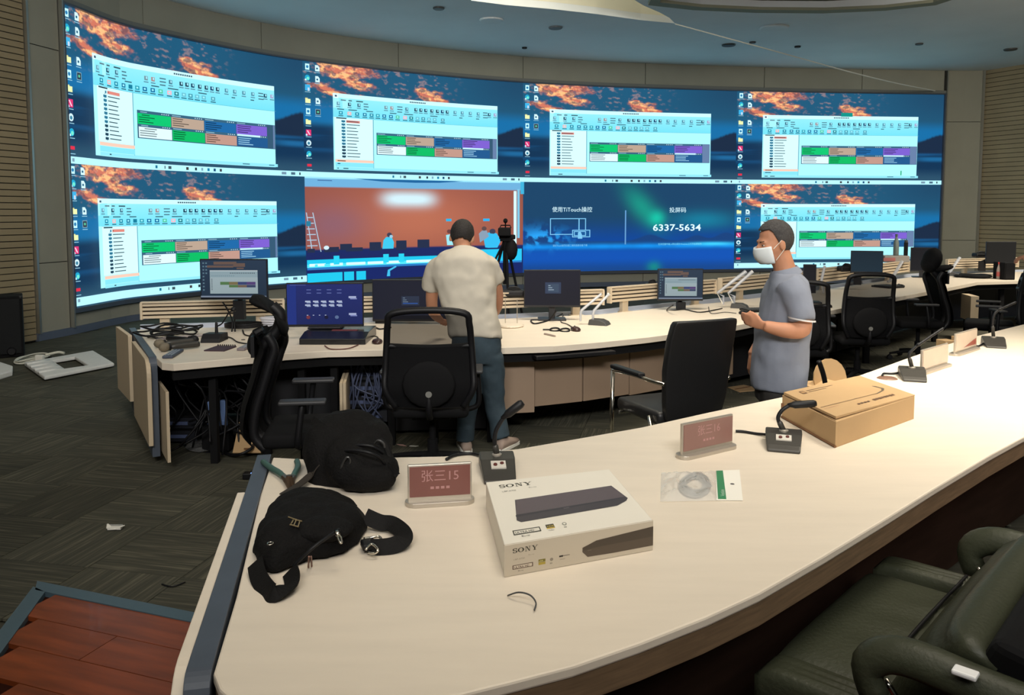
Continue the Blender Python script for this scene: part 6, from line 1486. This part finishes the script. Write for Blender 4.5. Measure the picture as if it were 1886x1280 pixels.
# ---------------------------------------------------------------- big leather armchair, lower right
ac = thing('leather_armchair', 'dark olive leather armchair with curved padded arms at lower right', 'chair', (1.44, 1.99, 0.022))
dA = unit(Vector((0.68, 0.73, 0))); dF = Vector((-dA.y, dA.x, 0))      # along the width, towards the desk
def A_(a_, f_, z): return dA*a_+dF*f_+Zv*(z-0.022)
t = MB()
n_ = 16; vs = []
def pil(u, v): return (max(0.0, 1-abs(2*u-1)**6)*max(0.0, 1-abs(2*v-1)**6))**0.5
def cushion(a0, a1, f0, f1, z0, z1, bul, tilt=0.0, n=18):
    vs = []; t = MB()
    for side in (1, 0):
        for j in range(n+1):
            for i in range(n+1):
                u, v = i/n, j/n; z = (z1 if side else z0)+tilt*v
                if side: z += bul*(pil(u, v)-1)+0.010*math.sin(u*PI*9+2*v)*(1 if 0.15 < u < 0.85 else 0)*math.exp(-((v-0.25)/0.35)**2)*0.5
                vs.append(A_(a0+(a1-a0)*u, f0+(f1-f0)*v, z))
    m = (n+1)*(n+1); fs = []
    for j in range(n):
        for i in range(n):
            k = j*(n+1)+i; fs.append((k, k+1, k+n+2, k+n+1)); fs.append((m+k+n+1, m+k+n+2, m+k+1, m+k))
    for i in range(n):
        fs += [(m+i, m+i+1, i+1, i), (n*(n+1)+i, n*(n+1)+i+1, m+n*(n+1)+i+1, m+n*(n+1)+i), (i*(n+1), (i+1)*(n+1), m+(i+1)*(n+1), m+i*(n+1)), (m+i*(n+1)+n, m+(i+1)*(n+1)+n, (i+1)*(n+1)+n, i*(n+1)+n)]
    return t.add(vs, fs)
obj('seat_cushion', cushion(-0.28, 0.52, 0.33, 0.70, 0.34, 0.50, 0.05), M_olive, ac, smooth=True)
obj('seat_cushion', cushion(-0.40, -0.275, 0.31, 0.68, 0.35, 0.51, 0.03), M_olive, ac, smooth=True)
obj('seat_cushion', cushion(0.515, 0.63, 0.31, 0.68, 0.35, 0.51, 0.03), M_olive, ac, smooth=True)
obj('seat_base', cushion(-0.34, 0.56, 0.34, 0.66, 0.27, 0.335, 0.0), M_blackm, ac)
# reclined backrest
vs = []; t = MB(); n_ = 16
for side in (1, 0):
    for j in range(n_+1):
        for i in range(n_+1):
            u, v = i/n_, j/n_; base = A_(-0.32+0.94*u-0.12*v+0.0, 0.37-0.22*v, 0.43+0.35*v+0.02*math.sin(v*PI)); nv = (dF*0.83+Zv*0.55)
            th_ = (0.05*pil(u, v)+0.012*math.sin(v*22+math.sin(u*5))*pil(u, v)*0.5) if side else -0.07
            vs.append(base+nv*th_)
m_ = (n_+1)*(n_+1); fs = []
for j in range(n_):
    for i in range(n_):
        k = j*(n_+1)+i; fs.append((k+n_+1, k+n_+2, k+1, k)); fs.append((m_+k, m_+k+1, m_+k+n_+2, m_+k+n_+1))
for i in range(n_):
    fs += [(i, i+1, m_+i+1, m_+i), (m_+n_*(n_+1)+i, m_+n_*(n_+1)+i+1, n_*(n_+1)+i+1, n_*(n_+1)+i), (m_+i*(n_+1), m_+(i+1)*(n_+1), (i+1)*(n_+1), i*(n_+1)), (i*(n_+1)+n_, (i+1)*(n_+1)+n_, m_+(i+1)*(n_+1)+n_, m_+i*(n_+1)+n_)]
obj('backrest', t.add(vs, fs), M_olive, ac, smooth=True)
obj('back_shell', MB().add([A_(-0.33, 0.30, 0.34), A_(0.62, 0.30, 0.34), A_(0.51, 0.10, 0.815), A_(-0.45, 0.10, 0.815), A_(-0.33, 0.20, 0.30), A_(0.62, 0.20, 0.30), A_(0.51, -0.02, 0.79), A_(-0.45, -0.02, 0.79)], [(0, 1, 2, 3), (7, 6, 5, 4), (0, 4, 5, 1), (1, 5, 6, 2), (2, 6, 7, 3), (3, 7, 4, 0)]), M_blackm, ac, bevel=0.03, seg=3)
obj('seam', MB().tube(curve([A_(-0.40, 0.40, 0.512), A_(-0.1, 0.41, 0.512), A_(0.2, 0.41, 0.512), A_(0.60, 0.40, 0.512)]), 0.006, 6), M_black, ac, smooth=True)
for (s_, a_) in ((-1, -0.46), (1, 0.46)):
    ap = curve([A_(a_, 0.34, 0.58), A_(a_, 0.36, 0.66), A_(a_, 0.28, 0.71), A_(a_, 0.10, 0.70), A_(a_, -0.12, 0.69), A_(a_, -0.34, 0.70)], 5)
    obj('armrest', MB().tube(ap, [0.02]+[0.045]*(len(ap)-2)+[0.03], 14, flat=0.75), M_olive, ac, smooth=True)
    obj('arm_frame', MB().tube(curve([A_(a_, 0.34, 0.60), A_(a_, 0.22, 0.42), A_(a_, 0.10, 0.30), A_(a_*0.85, 0.05, 0.28)]), 0.018, 8), M_chrome if s_ > 0 else mat('red_wood_trim', rgb(120, 40, 26), 0.3), ac, smooth=True)
    obj('arm_frame', MB().tube(curve([A_(a_*0.93, 0.33, 0.62), A_(a_*0.93, 0.16, 0.43), A_(a_*0.93, -0.10, 0.36)]), 0.008, 8), M_chrome, ac, smooth=True)
cp_ = at_z(1799, 1268, 0.74)-Vector((1.44, 1.99, 0.022))
obj('arm_highlight', MB().box(A_(-0.50, 0.14, 0.742), (0.035, 0.05, 0.012), math.atan2(dA.y, dA.x)), mat('highlight_white', rgb(250, 250, 250), 0.2), ac, bevel=0.004)  # white box painted in as the bright highlight on the armrest
obj('gas_column', MB().lathe([(0.04, 0.1), (0.03, 0.27)], A_(0, 0.25, 0.0), 12), M_blackm, ac)
for k in range(5):
    a_ = 2*PI*k/5; d = Vector((math.cos(a_), math.sin(a_), 0)); o_ = A_(0, 0.25, 0.022)
    obj('leg', MB().tube([o_+Zv*0.11, o_+d*0.32+Zv*0.06], [0.035, 0.018], 8), M_blackm, ac); obj('caster', MB().ell(o_+d*0.32+Zv*0.03, (0.03, 0.03, 0.03), 10), M_black, ac)
v = at_z(471, 874, 0.03); r = thing('power_strip', 'dark power strip with a blue light on the carpet beside the near desk', 'power strip', (v.x, v.y, 0.006), R(4))
obj('body', MB().box((0, 0, 0.02), (0.16, 0.06, 0.04)), M_black, r, bevel=0.006); obj('indicator', MB().box((0, -0.02, 0.041), (0.055, 0.016, 0.003)), lamp_mat('blue_indicator', rgb(120, 160, 230), 1.0), r)
v = at_z(1370, 716, 0.01); r = thing('cardboard_scrap', 'brown cardboard scrap on the carpet left of the man in grey', 'cardboard', (v.x, v.y, 0.007), R(25))
obj('sheet', MB().prism([(-0.14, -0.1), (0.16, -0.12), (0.12, 0.14), (-0.1, 0.12)], 0, 0.006), M_card, r); obj('fold', MB().box((0, 0.02, 0.008), (0.22, 0.02, 0.004), R(10)), M_cardd, r)
v = at_z(742, 820, 0.01); r = thing('paper_scrap', 'two small pinkish paper scraps under the mesh chair by the backpack', 'paper scrap', (v.x, v.y, 0.007))
obj('paper', MB().prism([(-0.05, 0.03), (-0.02, 0.0), (0.03, -0.02), (0.0, 0.02)], 0.0, 0.004), mat('pink_paper', rgb(190, 150, 140), 0.8), r)
obj('paper', MB().prism([(0.05, -0.02), (0.10, -0.03), (0.12, -0.015), (0.06, -0.005)], 0.0, 0.004), M_paper, r)
# ---------------------------------------------------------------- people
M_shirt1 = mat('shirt_offwhite', rgb(196, 188, 172), 0.85, var=0.03, scale=4, bump=0.35, bscale=9)
M_shirt2 = mat('polo_grey', rgb(122, 128, 142), 0.85, var=0.05, scale=5, bump=0.35, bscale=9)
M_jeans = mat('blue_jeans', rgb(50, 66, 76), 0.85, var=0.18, scale=9, bump=0.4, bscale=22)
M_trous = mat('dark_trousers', rgb(40, 38, 36), 0.85, bump=0.3, bscale=20)
M_shoe = mat('grey_shoe', rgb(150, 132, 120), 0.7, var=0.1)
M_hair2 = mat('greying_hair', rgb(54, 52, 52), 0.8, var=0.35, scale=70, bump=0.6, bscale=160)
M_mask = mat('white_mask', rgb(205, 212, 215), 0.8)
def head(t, C, M, s=1.0):
    # C = centre of the skull; M maps head axes (x right, y forward, z up)
    def E(c, r, mm=None): t.ell(Vector(C)+M @ (Vector(c)*s), [k*s for k in r], 16, M if mm is None else M @ mm)
    E((0, -0.012, 0.025), (0.076, 0.094, 0.092)); E((0, 0.012, -0.01), (0.070, 0.084, 0.09)); E((0, 0.038, -0.058), (0.055, 0.05, 0.055)); E((0, 0.055, -0.085), (0.035, 0.034, 0.03))
    E((0, 0.080, 0.020), (0.052, 0.014, 0.012)); E((0.045, 0.07, -0.025), (0.022, 0.02, 0.022)); E((-0.045, 0.07, -0.025), (0.022, 0.02, 0.022))
    E((0, 0.098, -0.018), (0.011, 0.014, 0.028)); E((0, 0.108, -0.035), (0.016, 0.016, 0.012)); E((0, 0.092, -0.062), (0.024, 0.010, 0.006)); E((0, 0.09, -0.073), (0.021, 0.010, 0.007))
    for sx in (-1, 1): E((sx*0.080, -0.005, -0.015), (0.010, 0.020, 0.034), Matrix.Rotation(R(-sx*12), 3, 'Z'))
def eyes(C, M, par, s=1.0):
    for sx in (-1, 1):
        f = obj('eye', MB().ell(Vector(C)+M @ (Vector((sx*0.030, 0.0775, 0.0))*s), (0.012, 0.010, 0.006), 10, M), mat('eye_white', rgb(200, 195, 190), 0.3), par, smooth=True)
        obj('iris', MB().ell(Vector(C)+M @ (Vector((sx*0.030, 0.0865, 0.0))*s), (0.005, 0.003, 0.005), 8, M), mat('iris_dark', rgb(30, 20, 16), 0.3), f, smooth=True)
        obj('eyebrow', MB().tube([Vector(C)+M @ (Vector((sx*0.018, 0.091, 0.020))*s), Vector(C)+M @ (Vector((sx*0.045, 0.080, 0.022))*s)], 0.004, 6), M_hair, par, smooth=True)
def hair(C, M, par, m, back=-0.06, s=1.0, recede=0.0):
    # cap of hair slightly larger than the skull, cut at the forehead and nape
    t = MB(); vs = []; nu, nv = 28, 14
    for j in range(nv+1):
        for i in range(nu):
            a = 2*PI*i/nu; fr = math.cos(a-PI/2)      # 1 at the front
            th0 = R(62-recede*20) if fr > 0.5 else R(62-recede*20+(136-62+recede*20)*min(1, (0.5-fr)/0.5))
            th = th0*(1+0.05*noise.noise(Vector((math.cos(a)*7, math.sin(a)*7, 3.3))))*j/nv
            n_ = 1+0.012*noise.noise(Vector((math.cos(a)*9, math.sin(a)*9, th*9)))
            p = Vector((0.084*math.sin(th)*math.cos(a), -0.008+0.101*math.sin(th)*math.sin(a), 0.022+0.103*math.cos(th)))*n_
            vs.append(Vector(C)+M @ (p*s))
    fs = [(j*nu+i, j*nu+(i+1) % nu, (j+1)*nu+(i+1) % nu, (j+1)*nu+i)[::-1] for j in range(nv) for i in range(nu)]
    o = obj('hair', t.add(vs, fs), m, par, smooth=True)
    so = o.modifiers.new('thick', 'SOLIDIFY'); so.thickness = 0.008; so.offset = -1
    return o
def limb(t, pts, rad, n=14): t.tube(curve(pts, 5), list(np.interp(np.linspace(0, 1, (len(pts)-1)*5+1), np.linspace(0, 1, len(rad)), rad)), n)
def hand(t, W0, d, palm, side, s=1.0, curl=0.5):
    # W0 wrist, d finger direction, palm = palm normal, side = thumb direction
    d = unit(d); palm = unit(palm); side = unit(side)
    pts = [(0.0, 0.026), (0.04, 0.036), (0.085, 0.038)]
    t.loft([(Vector(W0)+d*a*s, r_*s, 0.015*s, basis(side, palm, d)) for a, r_ in pts])
    for i, (off, ln) in enumerate(((0.028, 0.068), (0.010, 0.078), (-0.009, 0.072), (-0.027, 0.056))):
        b = Vector(W0)+d*0.08*s+side*off*s; c1 = b+(d*math.cos(curl*0.5)+palm*math.sin(curl*0.5))*ln*0.5*s; c2 = c1+(d*math.cos(curl*1.4)+palm*math.sin(curl*1.4))*ln*0.35*s; c3 = c2+(d*math.cos(curl*2.2)+palm*math.sin(curl*2.2))*ln*0.25*s
        t.tube([b-d*0.02, b, c1, c2, c3], [0.009*s, 0.0095*s, 0.009*s, 0.008*s, 0.006*s], 8)
    b = Vector(W0)+d*0.025*s+side*0.022*s; t.tube([b, b+(side*0.7+d*0.6+palm*0.2)*0.035*s, b+(side*0.55+d*1.1+palm*0.4)*0.055*s], [0.013*s, 0.011*s, 0.008*s], 8)
I3 = Matrix.Identity(3)
def RX(a): return Matrix.Rotation(R(a), 3, 'X')
def shoe(par, x, y, rz, m):
    M = Matrix.Rotation(R(rz), 3, 'Z'); o = Vector((x, y, 0))
    u = MB().loft([(o+M @ Vector((0, -0.10, 0.03)), 0.03, 0.028, M @ RX(-90)), (o+M @ Vector((0, -0.08, 0.05)), 0.038, 0.045, M @ RX(-90)), (o+M @ Vector((0, 0.0, 0.05)), 0.042, 0.045, M @ RX(-90)), (o+M @ Vector((0, 0.10, 0.034)), 0.047, 0.03, M @ RX(-90)), (o+M @ Vector((0, 0.165, 0.026)), 0.035, 0.02, M @ RX(-90)), (o+M @ Vector((0, 0.185, 0.022)), 0.015, 0.012, M @ RX(-90))])
    s_ = obj('shoe', u, m, par, smooth=True)
    sole = [(p[0], p[1]) for p in rrect(0.088, 0.29, 0.04, 5, 0, 0.04)]
    t = MB().prism(sole, 0.0, 0.022); t.v = [tuple(o+M @ Vector(v)) for v in t.v]
    obj('sole', t, M_white, s_)

# man 1, back to the camera, leaning over the console
v = at_y(872, 620, 5.93)
m1 = thing('person', 'person in off-white T-shirt and jeans, back turned, bent over the console', 'person', (v.x, 5.93, 0.006), R(0))
def pt(px, py, dy): q = at_y(px, py, 5.93+dy); return q-Vector((v.x, 5.93, 0.006))
hc = pt(851, 436, 0.14); HM = RX(-32) @ Matrix.Rotation(R(4), 3, 'Y')
sL, sR = pt(803, 480, 0.06), pt(905, 477, 0.06)
body = MB(); head(body, hc, HM, 1.05)
limb(body, [pt(852, 478, 0.04), pt(852, 462, 0.07), hc+Vector((0, -0.02, -0.03))], [0.068, 0.062, 0.06])
body.loft([(pt(856, 500, 0.05), 0.17, 0.09), (pt(862, 560, 0.0), 0.15, 0.10), (pt(876, 640, -0.03), 0.15, 0.11), (pt(882, 660, -0.03), 0.14, 0.10)])
eL, wL_ = pt(796, 568, 0.16), pt(812, 590, 0.40); limb(body, [pt(812, 490, 0.06), pt(797, 530, 0.09), eL, pt(803, 582, 0.30), wL_], [0.035, 0.048, 0.042, 0.036, 0.026])
eR, wR_ = pt(917, 558, 0.16), pt(905, 585, 0.38); limb(body, [pt(893, 492, 0.06), pt(913, 525, 0.09), eR, pt(912, 575, 0.28), wR_], [0.035, 0.046, 0.04, 0.034, 0.026])
hand(body, wL_, Vector((0.1, 1, -0.15)), (0, -0.1, -1), (1, 0, 0)); hand(body, wR_, Vector((-0.1, 1, -0.15)), (0, -0.1, -1), (-1, 0, 0))
hipL, hipR = pt(862, 650, -0.03), pt(900, 650, -0.03)
kL, aL, kR, aR = pt(862, 735, -0.02), pt(858, 810, -0.06), pt(910, 735, 0.0), pt(920, 800, -0.02)
for (h_, k_, a_) in ((hipL, kL, aL), (hipR, kR, aR)): limb(body, [h_, k_, a_], [0.085, 0.055, 0.035])
b1 = obj('body', body, M_skin, m1, remesh=0.008, smoothing=2)
eyes(hc, HM, m1, 1.05); hair(hc, HM, m1, M_hair, s=1.07)
sh_ = MB(); TL = lambda a: Matrix.Rotation(R(a), 3, 'Y') @ RX(-14)
sh_.loft([(pt(852, 455, 0.05), 0.075, 0.06, TL(0)), (pt(852, 460, 0.045), 0.125, 0.075, TL(0)), (pt(853, 468, 0.04), 0.185, 0.095, TL(0), 2.2), (pt(854, 482, 0.03), 0.225, 0.12, TL(0), 2.3), (pt(856, 520, 0.01), 0.235, 0.135, TL(4), 2.4), (pt(862, 555, -0.01), 0.212, 0.135, TL(6), 2.3), (pt(868, 585, -0.03), 0.198, 0.135, TL(5), 2.2), (pt(874, 605, -0.03), 0.198, 0.14, TL(3), 2.2), (pt(877, 624, -0.03), 0.200, 0.142, TL(2), 2.2)])
limb(sh_, [pt(822, 482, 0.04), pt(806, 492, 0.06), pt(797, 512, 0.08), pt(791, 535, 0.11)], [0.06, 0.078, 0.077, 0.074])
limb(sh_, [pt(886, 480, 0.04), pt(900, 488, 0.05), pt(908, 503, 0.07), pt(914, 519, 0.10)], [0.06, 0.076, 0.072, 0.068])
obj('t_shirt', sh_, M_shirt1, m1, remesh=0.012, smoothing=12, displace=0.032, dscale=8)
tr = MB()
tr.loft([(pt(877, 612, -0.03), 0.178, 0.12), (pt(878, 640, -0.03), 0.182, 0.128), (pt(880, 668, -0.03), 0.175, 0.12)])
limb(tr, [pt(860, 655, -0.03), pt(861, 700, -0.02), kL, pt(859, 775, -0.05), pt(857, 812, -0.06)], [0.10, 0.092, 0.078, 0.068, 0.07])
limb(tr, [pt(902, 655, -0.03), pt(908, 700, -0.01), kR, pt(916, 775, -0.01), pt(922, 806, -0.02)], [0.10, 0.092, 0.078, 0.07, 0.072])
obj('jeans', tr, M_jeans, m1, remesh=0.012, smoothing=3, displace=0.02, dscale=9)
fL, fR = pt(857, 830, -0.03), pt(930, 822, 0.0); shoe(m1, fL.x, -0.03, 12, M_shoe); shoe(m1, fR.x, 0.0, -28, M_shoe)

# man 2, facing left in profile, with mask and grey polo
v = at_y(1440, 620, 4.95)
m2 = thing('person', 'person in grey polo shirt and white face mask, standing in profile', 'person', (v.x, 4.95, 0.006), R(84))
Ri = Matrix.Rotation(-R(84), 3, 'Z')
def p2(px, py, dy=0.0): q = at_y(px, py, 4.95+dy); return Ri @ (q-Vector((v.x, 4.95, 0.006)))
hc2 = p2(1427, 446); HM2 = Matrix.Rotation(R(14), 3, 'Z') @ RX(-12)
body = MB(); head(body, hc2, HM2, 1.10)
limb(body, [p2(1448, 508), p2(1443, 488), hc2+Vector((0, -0.02, -0.04))], [0.075, 0.064, 0.064])
body.loft([(p2(1446, 520), 0.17, 0.09), (p2(1440, 580), 0.15, 0.11), (p2(1434, 660), 0.15, 0.12), (p2(1432, 700), 0.16, 0.12)])
# left arm (towards the camera) bent across the belly
eA, wA = p2(1478, 606, -0.24), p2(1408, 600, -0.22)
limb(body, [p2(1462, 535, -0.17), p2(1474, 575, -0.22), eA, p2(1445, 608, -0.25), wA], [0.055, 0.05, 0.050, 0.046, 0.032])
hand(body, wA, p2(1380, 590, -0.16)-wA, Ri @ Vector((0.1, 0.9, 0)), Ri @ Vector((-0.1, 0.0, 1)), 1.05, 0.7)
eB, wB = p2(1416, 610, 0.20), p2(1384, 655, 0.16)
limb(body, [p2(1440, 535, 0.17), p2(1430, 575, 0.21), eB, p2(1395, 640, 0.18), wB], [0.055, 0.048, 0.044, 0.038, 0.028])
hand(body, wB, Ri @ Vector((-0.1, 0, -1)), Ri @ Vector((1, 0, 0)), Ri @ Vector((0, 1, 0.0)), 1.05, 0.6)
k1, a1_, k2, a2_ = p2(1428, 790, -0.10), p2(1432, 885, -0.10), p2(1420, 790, 0.10), p2(1424, 885, 0.10)
limb(body, [p2(1433, 700, -0.09), k1, a1_], [0.09, 0.055, 0.036]); limb(body, [p2(1430, 700, 0.09), k2, a2_], [0.09, 0.055, 0.036])
obj('body', body, M_skin, m2, remesh=0.008, smoothing=2)
eyes(hc2, HM2, m2, 1.10); hair(hc2, HM2, m2, M_hair2, s=1.12, recede=0.4)
HX = lambda x, y, z: hc2+HM2 @ (Vector((x, y, z))*1.10)
mk = MB(); vs = []
for j in range(9):
    for i in range(11):
        a = R(-72+144*i/10); z = -0.008-0.095*j/8; rr2 = 0.079+0.012*math.sin(PI*j/8)*math.cos(a)
        bulge = 0.026*math.sin(PI*(j+1)/10)*math.cos(a)**2
        vs.append(HX(rr2*math.sin(a), 0.034+(0.080-0.02*(j/8)+bulge)*math.cos(a), z))
obj('face_mask', mk.add(vs, [(j*11+i, j*11+i+1, j*11+12+i, j*11+11+i) for j in range(8) for i in range(10)]), M_mask, m2, smooth=True).modifiers.new('thick', 'SOLIDIFY').thickness = 0.004
for sx in (-1, 1):
    obj('mask_loop', MB().tube([HX(sx*0.068, 0.045, -0.025), HX(sx*0.084, 0.0, 0.012), HX(sx*0.082, -0.018, -0.01)], 0.0022, 6).tube([HX(sx*0.064, 0.04, -0.09), HX(sx*0.084, 0.0, -0.045), HX(sx*0.082, -0.018, -0.02)], 0.0022, 6), M_white, m2)
sh_ = MB(); TM = lambda a: RX(a)
sh_.loft([(p2(1447, 498), 0.078, 0.078, TM(-6)), (p2(1448, 506), 0.13, 0.09, TM(-5)), (p2(1449, 518), 0.19, 0.115, TM(-4), 2.3), (p2(1448, 540), 0.22, 0.135, TM(-3), 2.3), (p2(1446, 575), 0.215, 0.15, TM(0), 2.3), (p2(1441, 615), 0.205, 0.160, TM(2), 2.3), (p2(1436, 650), 0.205, 0.166, TM(2), 2.3), (p2(1434, 685), 0.21, 0.168, TM(0), 2.3), (p2(1432, 713), 0.21, 0.165, TM(0), 2.3)])
limb(sh_, [p2(1452, 522, -0.14), p2(1466, 545, -0.19), p2(1474, 572, -0.22), p2(1477, 592, -0.235)], [0.085, 0.086, 0.08, 0.077])
limb(sh_, [p2(1446, 522, 0.14), p2(1440, 545, 0.18), p2(1432, 575, 0.21)], [0.082, 0.08, 0.072])
obj('polo_shirt', sh_, M_shirt2, m2, remesh=0.012, smoothing=5, displace=0.022, dscale=7)
obj('collar', MB().loft([(p2(1444, 494), 0.075, 0.078, TM(-14)), (p2(1446, 502), 0.098, 0.095, TM(-14)), (p2(1447, 507), 0.105, 0.10, TM(-14))], cap=False), M_shirt2, m2, smooth=True)
obj('sleeve_stripe', MB().loft([(p2(1476.2, 586, -0.232), 0.0795, 0.0795, TM(8)), (p2(1476.6, 589, -0.234), 0.0795, 0.0795, TM(8))], cap=False), mat('stripe_white', rgb(200, 200, 200), 0.8), m2, smooth=True)
tr = MB(); tr.loft([(p2(1433, 680), 0.17, 0.13), (p2(1432, 720), 0.175, 0.135), (p2(1430, 735), 0.165, 0.13)])
limb(tr, [p2(1433, 720, -0.09), k1, p2(1432, 890, -0.10)], [0.105, 0.078, 0.066]); limb(tr, [p2(1430, 720, 0.09), k2, p2(1424, 890, 0.10)], [0.105, 0.078, 0.066])
obj('trousers', tr, M_trous, m2, remesh=0.014, smoothing=3)
g1, g2 = p2(1432, 920, -0.10), p2(1424, 920, 0.10); shoe(m2, g1.x, g1.y, 0, M_black); shoe(m2, g2.x, g2.y, 0, M_black)

# man 3, almost out of frame at the right, his hand on a chair back
v = at_y(1878, 474, 8.6)
m3 = thing('person', 'person cut by the right picture edge, only a hand and dark clothes showing', 'person', (v.x+0.72, 8.75, 0.006), R(70))
Rj = Matrix.Rotation(-R(70), 3, 'Z')
def p3(wx, wy, wz): return Rj @ (Vector((wx, wy, wz))-Vector((v.x+0.72, 8.75, 0.006)))
cx, cy = v.x+0.62, 8.95
h3 = Vector((0, 0.03, 1.60)); body = MB(); head(body, h3, I3, 1.05); limb(body, [(0, -0.02, 1.38), (0, 0, 1.5), (0, 0.02, 1.58)], [0.075, 0.06, 0.06])
body.loft([((0, 0, 0.9), 0.14, 0.1), ((0, 0, 1.1), 0.14, 0.1), ((0, 0, 1.35), 0.16, 0.09)])
w3 = p3(v.x+0.09, 8.60, 1.30); limb(body, [(0.17, 0, 1.36), (0.24, 0.12, 1.18), p3(v.x+0.30, 8.72, 1.20), w3], [0.05, 0.045, 0.04, 0.028])
hand(body, w3, Rj @ Vector((-1, -0.05, -0.25)), Rj @ Vector((0, 0, -1)), Rj @ Vector((0, -1, 0)), 1.1, 0.55)
limb(body, [(-0.17, 0, 1.36), (-0.2, 0.05, 1.1), (-0.2, 0.15, 0.9)], [0.05, 0.042, 0.03]); hand(body, Vector((-0.2, 0.15, 0.9)), (0, 0.2, -1), (1, 0, 0), (0, 1, 0))
for sx in (-1, 1): limb(body, [(sx*0.09, 0, 0.88), (sx*0.10, 0.02, 0.48), (sx*0.1, 0, 0.08)], [0.085, 0.055, 0.035])
obj('body', body, M_skin, m3, remesh=0.009, smoothing=2); eyes(h3, I3, m3, 1.05); hair(h3, I3, m3, M_hair, s=1.07)
sh_ = MB().loft([((0, 0, 1.47), 0.075, 0.07), ((0, 0, 1.43), 0.15, 0.09), ((0, 0, 1.36), 0.21, 0.12), ((0, 0, 1.1), 0.19, 0.13), ((0, 0, 0.8), 0.19, 0.13)])
limb(sh_, [(0.15, 0, 1.38), (0.22, 0.08, 1.26), (0.25, 0.13, 1.18)], [0.08, 0.075, 0.07]); limb(sh_, [(-0.15, 0, 1.38), (-0.19, 0.03, 1.22), (-0.2, 0.05, 1.12)], [0.08, 0.075, 0.07])
obj('shirt', sh_, M_blackm, m3, remesh=0.014, smoothing=4, displace=0.02, dscale=7)
tr = MB().loft([((0, 0, 0.95), 0.165, 0.12), ((0, 0, 0.8), 0.17, 0.12)]);
for sx in (-1, 1): limb(tr, [(sx*0.09, 0, 0.86), (sx*0.10, 0.02, 0.48), (sx*0.1, 0, 0.1)], [0.1, 0.075, 0.065])
obj('trousers', tr, M_trous, m3, remesh=0.014, smoothing=3)
shoe(m3, -0.1, 0, 0, M_black); shoe(m3, 0.1, 0, 0, M_black)
